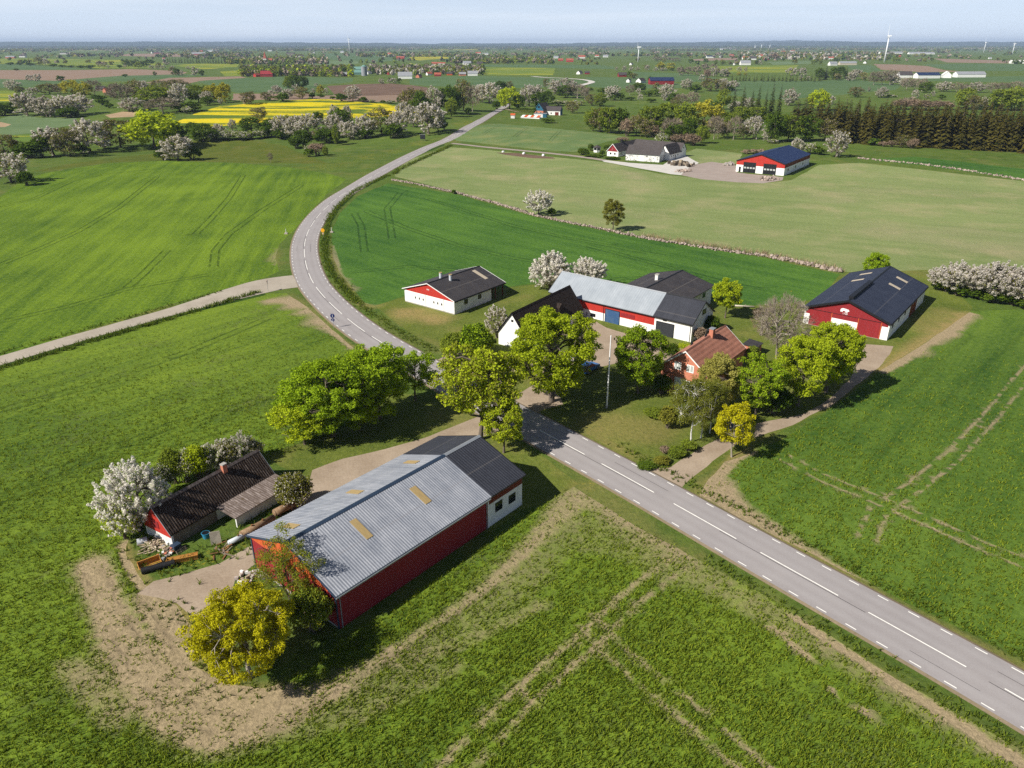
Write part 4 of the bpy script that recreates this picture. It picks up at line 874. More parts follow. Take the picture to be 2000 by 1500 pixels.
b = Barn('side_barn', 'white stable wing with small dark windows linking stone barn and rear wing', 'barn', 75.13, 366.51, 55.44, 14.02, 6.2, 2.73, 6.80, .25, .24, z=tz)
b.walls('wall', M['white']); b.roof('roof', M['tiles_dark']); b.barge(M['trim_black'], 'F', .2)
for x in (-4.9, -2.2, 2.6): b.window('R', x - .35, x + .35, 1.4, 2.1, 'trim_black')
b.door('stable_door', M['black_door'], 'R', -.6, .2, -.05, 1.95, None, .05, False)
# ------------------------------------------------------------------ vegetation
LM = dict(
 maple=leaf_mat('yellow maple leaves', (.27, .255, .010), (.72, .67, .022), .42),
 green=leaf_mat('fresh green leaves', (.120, .205, .010), (.450, .605, .030), .42),
 yellowgreen=leaf_mat('yellow green leaves', (.185, .250, .011), (.600, .690, .035), .42),
 budding=leaf_mat('olive budding leaves', (.100, .105, .014), (.290, .285, .045), .38, .4),
 deep=leaf_mat('deep green leaves', (.040, .080, .010), (.150, .220, .024), .38, .35),
 golden=leaf_mat('golden willow leaves', (.230, .225, .022), (.540, .500, .055), .42, .3),
 birch=leaf_mat('birch leaves', (.105, .125, .016), (.330, .345, .055), .42),
 willow=leaf_mat('pale willow leaves', (.25, .235, .045), (.56, .52, .14), .42),
 midgreen=leaf_mat('mid green leaves', (.090, .135, .015), (.310, .375, .045), .40, .35),
 orange=leaf_mat('orange green leaves', (.130, .170, .012), (.420, .400, .040), .42),
 petal=leaf_mat('white petals', (.80, .75, .66), (.96, .93, .86), .45, .2),
 petal_grey=leaf_mat('greyed cream petals', (.50, .455, .40), (.86, .81, .73), .45, .4),
 spruce=leaf_mat('spruce needles', (.020, .025, .007), (.130, .110, .022), .2, .35),
 fir=leaf_mat('dark spruce needles', (.014, .024, .008), (.075, .088, .022), .2, .3),
 twig=leaf_mat('grey brown twigs', (.150, .118, .088), (.340, .285, .220), .0, .4),
 twig_brown=leaf_mat('brown budding twigs', (.150, .110, .075), (.340, .250, .170), .1, .4))
M['bark'] = plain('bark', (.13, .105, .08), .95, .35, 3., streak=(1, 1, .3))
M['bark_light'] = plain('grey bark', (.30, .26, .21), .95, .3, 3.)
M['bark_birch'] = two_tone('birch bark', (.62, .60, .56), (.06, .05, .05), 2.5, .56, .62, .8, (1, 1, 3.))

def unit(v): return v / np.maximum(np.linalg.norm(v, axis=-1, keepdims=True), 1e-9)
def leaves(cen, rad, per, size, r, up=.5, squash=.62, out=None):
    """diamond leaf sprays scattered in soft clumps; returns verts, quads, rnd"""
    n = len(cen); c = np.repeat(cen, per, 0); R = np.repeat(rad, per, 0)
    d = unit(r.normal(size=(n * per, 3))) * (r.random((n * per, 1)) ** .45); p = c + d * R
    nrm = unit(r.normal(size=p.shape) + np.array([0, 0, up]) + .55 * d)
    a = unit(np.cross(nrm, r.normal(size=p.shape))); b = np.cross(nrm, a); s = size * r.uniform(.6, 1.35, (len(p), 1))
    bend = nrm * s * .22
    V = np.stack([p - a * s, p - b * s * squash + bend, p + a * s, p + b * s * squash + bend], 1).reshape(-1, 3)
    F = np.arange(len(V)).reshape(-1, 4); k = np.repeat(r.random(n), per) * .40 + r.random(len(p)) * .60
    return V, F, np.repeat(k, 4)
def needles(p0, p1, w, r):
    """thin twig quads"""
    d = p1 - p0; s = unit(np.cross(d, r.normal(size=d.shape))) * w
    V = np.stack([p0 - s, p0 + s, p1 + s * .4, p1 - s * .4], 1).reshape(-1, 3); F = np.arange(len(V)).reshape(-1, 4)
    return V, F, np.repeat(r.random(len(p0)), 4)
def tubes(segs, k=6):
    V, F = [], []
    for p, q, r0, r1 in segs:
        p, q = np.asarray(p, float), np.asarray(q, float); d = q - p; l = np.linalg.norm(d)
        if l < 1e-6: continue
        d = d / l; u = np.cross(d, [0, 0, 1.] if abs(d[2]) < .9 else [1., 0, 0]); u /= np.linalg.norm(u); w = np.cross(d, u); n = len(V)
        for c, rr in ((p, r0), (q, r1)):
            for i in range(k):
                t = 2 * math.pi * i / k; V.append(c + (u * math.cos(t) + w * math.sin(t)) * rr)
        for i in range(k): F.append((n + i, n + (i + 1) % k, n + k + (i + 1) % k, n + k + i))
    return np.array(V), np.array(F)
def skeleton(r, th=.22, c=.60, rx=.46, rz=.40, limbs=8, tips=70, inner=.45, lean=.02, tr=.020, multi=1, lump=.30):
    """unit-height tree: trunk, curved limbs, twigs to TIPS points near an uneven crown surface"""
    segs = []; top = np.array([r.normal() * lean, r.normal() * lean, min(.86, c + rz * .55)])
    stems = []
    for m in range(multi):
        b = np.array([0, 0, -.02]) + (r.normal(size=3) * [.02, .02, 0] if multi > 1 else 0)
        tp = top + (r.normal(size=3) * [.16, .16, .03] if multi > 1 else 0); stems.append((b, tp))
        n = 5; prev = b
        for i in range(n):
            t = (i + 1) / n; q = b + (tp - b) * t + r.normal(size=3) * [.008, .008, 0]; segs.append((prev, q, tr * (1 - .85 * (i / n)) * (1.35 if i == 0 else 1), tr * (1 - .85 * t))); prev = q
    L = []
    for i in range(limbs):
        b, tp = stems[i % multi]; t = r.uniform(max(.3, th / tp[2]), .92); s = b + (tp - b) * t; az = 2 * math.pi * (i + r.uniform(-.3, .3)) / limbs * 1.618 * 2
        el = r.uniform(.2, .9); e = np.array([math.cos(az) * rx * .72 * math.cos(el * .8), math.sin(az) * rx * .72 * math.cos(el * .8), c + rz * (t - .62) * 1.5])
        e[2] = max(e[2], s[2] + .03); prev = s; pts = [s]
        for j in range(4):
            u = (j + 1) / 4; q = s + (e - s) * u; q[2] += .05 * math.sin(math.pi * u) * (1 if t > .4 else .2); q = q + r.normal(size=3) * .012
            segs.append((prev, q, tr * .48 * (1 - .7 * j / 4), tr * .48 * (1 - .7 * u))); prev = q; pts.append(q)
        L += pts
    L = np.array(L); d = unit(r.normal(size=(tips, 3)) + [0, 0, .18]); ph = np.arctan2(d[:, 1], d[:, 0])
    s1, s2, s3 = r.uniform(0, 6.28, 3); lob = 1 - lump * .5 + lump * .5 * (np.sin(2 * ph + s1 + 2.5 * d[:, 2]) * .5 + np.sin(3 * ph + s2 - 3 * d[:, 2]) * .35 + np.sin(5 * ph + s3 + 4 * d[:, 2]) * .35)
    rad = (inner + (1 - inner) * r.random(tips) ** .45) * lob; T = d * rad[:, None] * [rx, rx, rz] + [0, 0, c]
    T[:, 2] = np.maximum(T[:, 2], th * .7)
    for p in T:
        i = np.argmin(np.linalg.norm(L - p, axis=1) + .3 * np.maximum(0, L[:, 2] - p[2])); m = (L[i] + p) / 2 + r.normal(size=3) * .015 + [0, 0, .01]
        segs.append((L[i], m, tr * .15, tr * .10)); segs.append((m, p, tr * .10, tr * .04))
    return segs, T
def combine(parts):
    V, F, K, MI, n = [], [], [], [], 0
    for (v, f, k), mi in parts:
        V.append(v); F.append(f + n); K.append(k); MI.append(np.full(len(f), mi)); n += len(v)
    return np.concatenate(V), [np.concatenate(F)], np.concatenate(K), np.concatenate(MI)
def two_meshes(name, segs, parts, mats, bark, k=6):
    V, F, K, MI = combine(parts); crown = np_mesh(name + ' crown', V, F, mats, MI, {'rnd': K})
    tv, tf = tubes(segs, k); trunk = np_mesh(name + ' trunk', tv, [tf], [bark], smooth=True); return dict(crown=crown, trunk=trunk)
def one_mesh(name, segs, parts, mats, bark):
    V, F, K, MI = combine(parts); tv, tf = tubes(segs, 4)
    V2 = np.concatenate([V, tv]); me = np_mesh(name, V2, [np.concatenate([F[0], tf + len(V)])], mats + [bark], np.concatenate([MI, np.full(len(tf), len(mats))]), {'rnd': np.concatenate([K, np.full(len(tv), .5)])})
    return dict(whole=me)
def mk_leafy(name, mat, seed, hi=True, tips=85, per=90, size=.026, cl=.085, up=.5, second=None, bark='bark', one=False, **kw):
    r = np.random.default_rng(seed); segs, T = skeleton(r, tips=tips, **kw); T = T[np.argsort(r.random(len(T)))]
    rad = np.stack([r.uniform(.8, 1.35, len(T)) * cl, r.uniform(.8, 1.35, len(T)) * cl, r.uniform(.55, .9, len(T)) * cl], 1)
    parts = [(leaves(T, rad, per, size, r, up), 0)]; mats = [LM[mat]]
    if second:
        m2, p2 = second; parts.append((leaves(T, rad, p2, size, r, up), 1)); mats.append(LM[m2])
    if not hi: segs = [s for s in segs if s[2] > .0045]
    return (one_mesh if one else two_meshes)(name, segs, parts, mats, M[bark])
def mk_blossom(name, seed, petal='petal', leafm='green', tips=120, per=70, size=.013, spire=.11, leafper=14, one=False, hi=True, **kw):
    r = np.random.default_rng(seed); segs, T = skeleton(r, tips=tips, **kw); c = np.array([0, 0, .35]); d = unit(T - c + r.normal(size=T.shape) * .12 + [0, 0, .12])
    P, Q = T - d * spire * .45, T + d * spire * .75
    segs += [(p, q, .0022, .001) for p, q in zip(P, Q)] if hi else []
    k = 3; cen = np.concatenate([P + (Q - P) * (i + .5) / k for i in range(k)]); rr = np.concatenate([np.full(len(T), spire * (.36 - .08 * i)) for i in range(k)]); rad = np.stack([rr, rr, rr * 1.1], 1)
    parts = [(leaves(cen, rad, max(1, per // k), size, r, 1.1, .8), 0), (leaves(T, np.full((len(T), 3), spire * .6), leafper, size * 1.2, r, .4), 1)]
    if not hi: segs = [s for s in segs if s[2] > .0045]
    return (one_mesh if one else two_meshes)(name, segs, parts, [LM[petal], LM[leafm]], M['bark'])
def mk_bare(name, seed, mat='twig', tips=120, per=16, w=.0022, ln=.10, one=False, hi=True, budding=0, **kw):
    r = np.random.default_rng(seed); segs, T = skeleton(r, tips=tips, lump=.2, **kw); c = np.array([0, 0, .35]); d0 = unit(T - c)
    p0 = np.repeat(T - d0 * .05, per, 0); d = unit(np.repeat(d0, per, 0) + r.normal(size=(len(T) * per, 3)) * .55 + [0, 0, .25]); p1 = p0 + d * ln * r.uniform(.5, 1.3, (len(p0), 1))
    parts = [(needles(p0, p1, w, r), 0)]; mats = [LM[mat]]
    if budding: parts.append((leaves(T, np.full((len(T), 3), .06), budding, .012, r), 1)); mats.append(LM['budding'])
    if not hi: segs = [s for s in segs if s[2] > .004]
    return (one_mesh if one else two_meshes)(name, segs, parts, mats, M['bark_light'])
def mk_spruce(name, seed, mat='spruce', layers=24, br=11, width=.17, low=.04, one=True):
    r = np.random.default_rng(seed); Vs, n = [], 0; K = []
    for i in range(layers):
        z = low + (1 - low) * (i / layers) ** .95; R = width * (1 - z) ** .85 * r.uniform(.8, 1.15) + .008
        for j in range(max(4, int(br * (1 - z * .5)))):
            az = r.uniform(0, 6.28); ro = R * r.uniform(.65, 1.15); dr = ro * r.uniform(.15, .5); c, s = math.cos(az), math.sin(az); wd = ro * r.uniform(.22, .36)
            b = np.array([0, 0, z + ro * .12]); t = np.array([c * ro, s * ro, z - dr]); m = (b * .45 + t * .55) + [0, 0, .012]; sd = np.array([-s, c, 0]) * wd
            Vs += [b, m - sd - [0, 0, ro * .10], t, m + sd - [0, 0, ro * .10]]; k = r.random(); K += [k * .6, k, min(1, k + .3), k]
            for _ in range(3):
                u = r.uniform(.35, 1.); q = b + (t - b) * u; L = ro * .30; dd = np.array([c, s, 0]) * r.uniform(.1, .8) + sd / max(wd, 1e-6) * r.choice([-1, 1]) * .6; e = q + dd * L - [0, 0, L * r.uniform(.3, .9)]
                x = np.array([-s, c, 0]) * L * .3; Vs += [q - x, q + x + [0, 0, .004], e + x * .3, e - x * .3]; k = r.random(); K += [k] * 4
    V = np.array(Vs); F = np.arange(len(V)).reshape(-1, 4); segs = [((0, 0, -.02), (0, 0, .6), .012, .006), ((0, 0, .6), (0, 0, .99), .006, .001)]
    return (one_mesh if one else two_meshes)(name, segs, [((V, F, np.array(K)), 0)], [LM[mat]], M['bark'])
def mk_bush(name, mat, seed, tips=60, per=40, size=.055, cl=.17, second=None, one=True, rx=.5, rz=.48, c=.46, up=.5):
    r = np.random.default_rng(seed); d = unit(r.normal(size=(tips, 3))); d[:, 2] = np.abs(d[:, 2]) * 1.2 - .35; rad = (.5 + .5 * r.random(tips) ** .5) * (1 - .3 * r.random(tips)); T = d * rad[:, None] * [rx, rx, rz] * .82 + [0, 0, c]
    T[:, 2] = np.maximum(T[:, 2], .1); R = np.full((tips, 3), cl) * r.uniform(.7, 1.3, (tips, 1)); parts = [(leaves(T, R, per, size, r, up), 0)]; mats = [LM[mat]]
    if second: parts.append((leaves(T, R * 1.05, second[1], size * second[2] if len(second) > 2 else size, r, up), 1)); mats.append(LM[second[0]])
    segs = [((r.normal() * .05, r.normal() * .05, -.05), p * [.8, .8, .9], .018, .006) for p in T[:9]]
    return (one_mesh if one else two_meshes)(name, segs, parts, mats, M['bark'])

NAME = dict(W='blossom_tree', G='leafy_tree', Y='leafy_tree', V='willow_tree', B='bare_tree', O='budding_tree', S='spruce_tree', F='spruce_tree', U='bush', X='blossom_bush', R='bare_bush', D='leafy_tree')
WORD = dict(W='white blossoming tree', G='green leafy tree', Y='bright yellow-green tree', V='golden willow-like tree', B='bare grey-brown tree', O='olive budding tree', S='brown-green spruce', F='dark green spruce', U='dark green bush', X='pale blossoming bush', R='bare brown bush', D='deep green tree')
CAT = dict(U='bush', X='bush', R='bush')
MID, FAR = {}, {}
def T_mid():
    for i in range(3):
        MID.setdefault('G', []).append(mk_leafy(f'mid green tree {i}', 'midgreen', 20 + i, False, 85, 26, .034, .10, rx=.46, rz=.48, c=.49, th=.02))
        MID.setdefault('Y', []).append(mk_leafy(f'mid yellow tree {i}', 'yellowgreen', 30 + i, False, 85, 26, .034, .10, rx=.46, rz=.48, c=.49, th=.02))
        MID.setdefault('D', []).append(mk_leafy(f'mid deep tree {i}', 'deep', 35 + i, False, 85, 26, .034, .10, rx=.46, rz=.48, c=.49, th=.02))
        MID.setdefault('V', []).append(mk_leafy(f'mid willow {i}', 'golden', 40 + i, False, 60, 28, .036, .10, rx=.46, rz=.48, c=.49, th=.02))
        MID.setdefault('O', []).append(mk_leafy(f'mid budding tree {i}', 'budding', 50 + i, False, 90, 20, .024, .085, second=('twig', 9), rx=.46, rz=.48, c=.49, th=.02))
        MID.setdefault('W', []).append(mk_blossom(f'mid blossom tree {i}', 60 + i, 'petal_grey', 'budding', 90, 36, .021, .13, 9, hi=False, rx=.44, rz=.47, c=.48, th=.02))
        MID.setdefault('B', []).append(mk_bare(f'mid bare tree {i}', 70 + i, 'twig', 110, 15, .0045, .12, hi=False, budding=4, rx=.42, rz=.42, c=.55, th=.15))
        MID.setdefault('S', []).append(mk_spruce(f'mid spruce {i}', 80 + i, 'spruce', 26, 12, .18, .03, one=False)); MID.setdefault('F', []).append(mk_spruce(f'mid fir {i}', 90 + i, 'fir', 24, 11, .17, one=False))
        MID.setdefault('U', []).append(mk_bush(f'mid bush {i}', 'deep', 100 + i, 50, 26, .06)); MID.setdefault('X', []).append(mk_bush(f'mid blossom bush {i}', 'petal_grey', 110 + i, 50, 16, .04, second=('midgreen', 16, 1.2)))
        MID.setdefault('R', []).append(mk_bush(f'mid bare bush {i}', 'twig_brown', 120 + i, 60, 26, .035))
    for i in range(2):
        kw = dict(hi=False, one=True)
        FAR.setdefault('G', []).append(mk_leafy(f'far green tree {i}', 'midgreen', 220 + i, tips=34, per=13, size=.065, cl=.13, rx=.45, rz=.48, c=.49, th=.02, **kw)); FAR.setdefault('Y', []).append(mk_leafy(f'far yellow tree {i}', 'yellowgreen', 230 + i, tips=34, per=13, size=.065, cl=.13, rx=.45, rz=.48, c=.49, th=.02, **kw))
        FAR.setdefault('D', []).append(mk_leafy(f'far deep tree {i}', 'deep', 235 + i, tips=34, per=13, size=.065, cl=.13, rx=.45, rz=.48, c=.49, th=.02, **kw)); FAR.setdefault('V', []).append(mk_leafy(f'far willow {i}', 'golden', 240 + i, tips=34, per=13, size=.065, cl=.13, rx=.45, rz=.48, c=.49, th=.02, **kw))
        FAR.setdefault('O', []).append(mk_leafy(f'far budding tree {i}', 'budding', 250 + i, tips=40, per=12, size=.05, cl=.12, second=('twig', 5), rx=.45, rz=.48, c=.49, th=.02, **kw)); FAR.setdefault('W', []).append(mk_blossom(f'far blossom tree {i}', 260 + i, 'petal_grey', 'budding', 40, 15, .045, .14, 4, rx=.45, rz=.48, c=.48, th=.02, **kw))
        FAR.setdefault('B', []).append(mk_leafy(f'far bare tree {i}', 'twig', 270 + i, tips=44, per=11, size=.045, cl=.11, rx=.46, rz=.48, c=.49, th=.02, **kw))
        FAR.setdefault('S', []).append(mk_spruce(f'far spruce {i}', 280 + i, 'fir', 14, 7, .19)); FAR.setdefault('F', []).append(mk_spruce(f'far fir {i}', 290 + i, 'fir', 14, 7, .19))
        FAR.setdefault('U', []).append(mk_bush(f'far bush {i}', 'deep', 300 + i, 26, 12, .11)); FAR.setdefault('X', []).append(mk_bush(f'far blossom bush {i}', 'petal_grey', 310 + i, 26, 9, .08, second=('midgreen', 7, 1.2))); FAR.setdefault('R', []).append(mk_bush(f'far bare bush {i}', 'twig_brown', 320 + i, 30, 12, .07))
T_mid()
def put_tree(tpl, name, x, y, h, w, label, cat, group=None, rz=None, z=None, cs=None):
    """a tree is an Empty at its foot with crown and trunk, or one mesh when it is only a few pixels high"""
    z = float(terr(x, y)) if z is None else z; rz = rnd.uniform(0, 6.28) if rz is None else rz; sw = w / (cs or .92)
    if 'whole' in tpl:
        o = link(name, tpl['whole'], None, (x, y, z), rz); tag(o, label, cat, group)
    else:
        o = empty(name, (x, y, z), rz, label, cat, group); link('crown', tpl['crown'], o); link('trunk', tpl['trunk'], o)
    o.scale = (sw * rnd.uniform(.95, 1.05), sw * rnd.uniform(.95, 1.05), h); return o
def ordinal(n):
    return 'first second third fourth fifth sixth seventh eighth ninth tenth'.split()[n - 1] if n <= 10 else f"{n}{'th' if 10 < n % 100 < 14 else {1: 'st', 2: 'nd', 3: 'rd'}.get(n % 10, 'th')}"
def stand(region, group, specs, lib=None):
    """specs: (kind, foot x, foot y, top y, width) in photograph pixels"""
    order = {}
    for s in sorted(specs, key=lambda q: q[1]): order.setdefault(s[0], []).append(s)
    for s in specs:
        k, bx, by, top, w = s; x, y = G(bx, by); h, wd = px_size(bx, by, top, w); L = lib or (MID if by - top > 24 or (by > 150 and by - top > 18) else FAR)
        n = order[k].index(s) + 1; tot = len(order[k])
        lab = f"{WORD[k]}, {'the only one' if tot == 1 else ordinal(n) + ' from left'} {region}"
        put_tree(L[k][rnd.randrange(len(L[k]))], NAME[k], x, y, h * 1.04, wd, lab, CAT.get(k, 'tree'), group, cs=.34 if k in 'SF' else (.66 if L is MID else .74))

stand('in the hedgerow along the left field', 'trees in the hedgerow along the left field', [
 ('W', 22, 356, 296, 60), ('U', 52, 362, 330, 26), ('O', 12, 306, 262, 56), ('U', 62, 308, 272, 44), ('W', 106, 304, 244, 58), ('O', 138, 306, 246, 44), ('U', 84, 306, 258, 26), ('W', 177, 297, 227, 64), ('O', 236, 288, 228, 60), ('Y', 303, 290, 215, 88), ('D', 345, 286, 240, 40), ('W', 348, 313, 261, 56), ('U', 321, 312, 288, 28), ('U', 376, 312, 284, 26), ('X', 205, 290, 272, 24), ('U', 160, 300, 280, 24)])
stand('in the clump beyond the small left field', 'trees in the left hand clump', [
 ('W', 55, 226, 178, 50), ('W', 92, 228, 186, 46), ('O', 75, 224, 192, 30), ('W', 124, 228, 183, 44), ('W', 154, 224, 181, 46), ('U', 135, 230, 206, 30), ('U', 20, 220, 196, 40), ('U', 5, 226, 200, 34), ('W', 258, 217, 190, 42), ('B', 318, 222, 190, 56), ('G', 301, 208, 164, 56), ('W', 352, 205, 162, 32), ('G', 388, 200, 163, 38), ('W', 342, 204, 180, 22), ('D', 377, 218, 196, 28), ('U', 355, 218, 198, 30), ('U', 286, 216, 200, 22), ('X', 365, 222, 205, 16), ('U', 214, 211, 200, 14), ('U', 200, 205, 192, 22), ('O', 270, 196, 154, 30), ('W', 284, 196, 156, 26), ('B', 240, 203, 160, 40), ('B', 252, 196, 166, 26), ('O', 345, 182, 153, 44), ('O', 312, 178, 155, 30)])
stand('by the red tiled farm roof', 'trees around the red tiled farm', [
 ('V', 142, 186, 155, 30), ('V', 167, 190, 158, 26), ('O', 97, 184, 162, 42), ('B', 186, 188, 154, 30), ('W', 26, 176, 155, 24), ('U', 194, 196, 184, 24), ('B', 118, 186, 164, 24), ('W', 66, 186, 170, 22), ('R', 216, 190, 176, 22), ('O', 38, 182, 168, 18), ('B', 224, 186, 162, 22)])
stand('in the field corners above the ploughed land', 'lone trees above the ploughed land', [
 ('W', 58, 158, 145, 13), ('W', 73, 159, 143, 17), ('D', 118, 159, 147, 16), ('D', 303, 148, 139, 7), ('U', 245, 150, 144, 10), ('O', 76, 128, 110, 15), ('W', 89, 126, 113, 12), ('U', 104, 130, 124, 12), ('U', 122, 131, 126, 14), ('U', 140, 132, 127, 14), ('U', 160, 133, 127, 16), ('U', 178, 134, 126, 18), ('B', 194, 131, 119, 12), ('B', 206, 131, 120, 12), ('W', 212, 133, 127, 6), ('U', 40, 127, 121, 14), ('U', 20, 127, 121, 12), ('U', 60, 128, 122, 14), ('U', 32, 138, 133, 8)])
stand('in the row behind the ploughed field', 'trees behind the left ploughed field', [
 ('D', 247, 130, 117, 14), ('D', 259, 130, 117, 14), ('G', 270, 133, 121, 16), ('D', 283, 131, 119, 12), ('D', 294, 129, 115, 16), ('O', 310, 132, 122, 10), ('W', 326, 127, 120, 11), ('W', 296, 135, 127, 9), ('W', 308, 135, 127, 9), ('W', 319, 136, 127, 9), ('U', 234, 133, 126, 10), ('W', 244, 132, 126, 7), ('O', 338, 147, 130, 14), ('D', 346, 148, 132, 12), ('W', 355, 147, 136, 8), ('W', 381, 148, 129, 15), ('D', 395, 148, 136, 10), ('W', 337, 134, 128, 8), ('W', 368, 135, 129, 9)])
stand('in the dark plantation left of the church', 'spruces in the dark plantation', [('F', 322 + i * 5.6 + rnd.uniform(-1, 1), 122.5 + .10 * i % 3, 108.5 + rnd.uniform(-1.5, 2.5), 6.5) for i in range(25)])
stand('in the grove behind the yellow hill', 'trees behind the rape hill', [
 ('V', 418, 199, 162, 27), ('V', 440, 201, 160, 26), ('W', 405, 202, 176, 20), ('D', 405, 206, 186, 20), ('W', 432, 204, 190, 12), ('O', 486, 204, 177, 26), ('W', 478, 204, 186, 12), ('O', 519, 197, 178, 16), ('G', 530, 197, 186, 12), ('W', 541, 184, 165, 18), ('W', 529, 188, 175, 14), ('W', 564, 192, 172, 22), ('U', 552, 198, 180, 22), ('O', 590, 193, 168, 26), ('W', 578, 176, 164, 14), ('G', 564, 173, 147, 16), ('D', 575, 174, 146, 18), ('D', 588, 174, 147, 18), ('D', 598, 170, 148, 10), ('W', 618, 170, 162, 8), ('W', 611, 184, 172, 10), ('V', 627, 186, 164, 12), ('W', 637, 185, 171, 10), ('U', 610, 192, 180, 10), ('U', 626, 192, 183, 14), ('U', 650, 194, 187, 10), ('W', 689, 197, 165, 30), ('U', 668, 198, 181, 18), ('U', 709, 199, 188, 16), ('X', 726, 200, 194, 14), ('D', 779, 201, 189, 8), ('X', 762, 202, 195, 18), ('U', 748, 201, 195, 10), ('W', 746, 164, 152, 12), ('W', 768, 163, 152, 18), ('D', 780, 163, 152, 8), ('D', 761, 162, 151, 6)])
stand('in the hedge below the yellow hill', 'trees in the hedge below the rape hill', [
 ('O', 507, 236, 207, 28), ('D', 398, 275, 240, 44), ('U', 378, 262, 235, 24), ('W', 428, 266, 241, 24), ('W', 455, 256, 231, 14), ('X', 420, 273, 254, 28), ('X', 444, 273, 252, 28), ('X', 468, 273, 253, 28), ('X', 492, 272, 254, 26), ('X', 512, 270, 250, 20), ('D', 492, 260, 228, 38), ('D', 532, 268, 229, 30), ('U', 520, 268, 248, 24), ('W', 552, 270, 224, 36), ('W', 580, 272, 222, 36), ('W', 604, 272, 220, 44), ('O', 566, 262, 224, 26), ('D', 592, 286, 252, 28), ('O', 622, 276, 252, 22), ('U', 578, 290, 262, 22), ('W', 656, 246, 203, 24), ('W', 679, 246, 203, 20), ('D', 667, 252, 208, 34), ('W', 652, 268, 220, 40), ('W', 684, 272, 234, 36), ('U', 640, 280, 246, 34), ('G', 658, 284, 240, 14), ('W', 714, 268, 222, 38), ('U', 714, 270, 246, 26), ('O', 746, 264, 207, 46), ('W', 776, 266, 215, 36), ('U', 768, 270, 238, 32), ('D', 622, 240, 217, 18), ('R', 620, 304, 275, 30), ('X', 602, 296, 282, 16), ('U', 604, 306, 288, 20), ('G', 636, 306, 284, 10), ('B', 529, 317, 297, 10), ('X', 580, 290, 278, 8), ('U', 548, 272, 250, 22), ('W', 740, 300, 290, 2)][:-1])
stand('beside the road before the crest', 'trees beside the road before the crest', [
 ('W', 838, 262, 196, 54), ('D', 856, 256, 222, 26), ('U', 868, 254, 236, 16), ('O', 806, 224, 170, 44), ('D', 822, 232, 176, 34), ('W', 850, 222, 166, 32), ('D', 880, 222, 165, 36), ('O', 905, 216, 151, 32), ('B', 923, 218, 164, 26), ('D', 892, 216, 170, 22), ('W', 955, 202, 158, 46), ('W', 938, 200, 164, 26), ('U', 970, 214, 194, 14), ('W', 808, 248, 204, 36), ('G', 882, 228, 190, 20), ('U', 915, 224, 208, 12), ('W', 790, 236, 196, 26), ('U', 846, 240, 214, 20)])
stand('on the crest where the road disappears', 'trees on the crest', [
 ('D', 978, 176, 156, 18), ('O', 995, 176, 157, 14), ('Y', 995, 213, 169, 40), ('D', 1014, 214, 184, 22), ('W', 1034, 208, 162, 36), ('W', 1048, 204, 164, 28), ('D', 1052, 212, 178, 26), ('D', 1068, 208, 176, 26), ('W', 1100, 186, 151, 46), ('W', 1082, 180, 154, 22), ('D', 1105, 191, 163, 30), ('B', 1128, 192, 163, 40), ('B', 1142, 194, 172, 18), ('X', 1090, 206, 194, 18), ('X', 1106, 206, 195, 18), ('X', 1134, 206, 196, 18), ('X', 1120, 203, 194, 14), ('O', 1118, 221, 196, 24), ('O', 1156, 206, 182, 24), ('G', 1172, 208, 180, 22), ('W', 1192, 196, 166, 22), ('U', 1152, 178, 170, 12), ('U', 1176, 182, 171, 16), ('U', 1200, 196, 178, 18), ('D', 1046, 218, 210, 8), ('U', 1070, 240, 230, 26), ('D', 1044, 226, 209, 8), ('O', 1066, 172, 152, 10)])
stand('in the valley grove above the courtyard farm', 'trees in the valley grove', [
 ('G', 1158, 256, 210, 28), ('O', 1172, 258, 208, 34), ('G', 1190, 260, 204, 36), ('D', 1208, 260, 206, 34), ('R', 1224, 266, 226, 22), ('O', 1242, 266, 222, 34), ('G', 1268, 262, 202, 46), ('O', 1262, 268, 232, 30), ('G', 1300, 260, 195, 46), ('R', 1274, 268, 240, 26), ('B', 1310, 276, 228, 40), ('D', 1316, 278, 240, 32), ('G', 1336, 262, 198, 36), ('V', 1372, 258, 192, 60), ('D', 1346, 270, 228, 28), ('X', 1292, 280, 258, 22), ('R', 1334, 280, 257, 26), ('R', 1352, 284, 258, 30), ('R', 1318, 280, 260, 22), ('G', 1370, 280, 242, 22), ('B', 1394, 272, 224, 30), ('B', 1402, 270, 232, 22), ('W', 1368, 256, 232, 12), ('O', 1414, 268, 236, 24), ('B', 1432, 273, 226, 26), ('G', 1412, 252, 214, 26), ('W', 1470, 272, 223, 34), ('O', 1452, 272, 244, 22), ('G', 1446, 240, 205, 32), ('G', 1478, 238, 206, 34), ('W', 1498, 276, 245, 18), ('D', 1510, 278, 216, 36), ('G', 1538, 276, 219, 46), ('D', 1574, 276, 222, 40), ('X', 1508, 280, 270, 20), ('O', 1610, 272, 230, 34), ('W', 1556, 300, 268, 24), ('X', 1580, 300, 276, 24), ('R', 1480, 300, 289, 28), ('R', 1460, 300, 291, 22), ('R', 1530, 298, 284, 20), ('W', 1632, 307, 254, 36), ('U', 1600, 302, 284, 22), ('W', 1436, 220, 196, 24), ('W', 1460, 214, 190, 20), ('B', 1330, 206, 182, 22), ('B', 1350, 206, 178, 30), ('O', 1320, 210, 188, 18), ('G', 1412, 214, 170, 24), ('D', 1398, 222, 196, 20)])
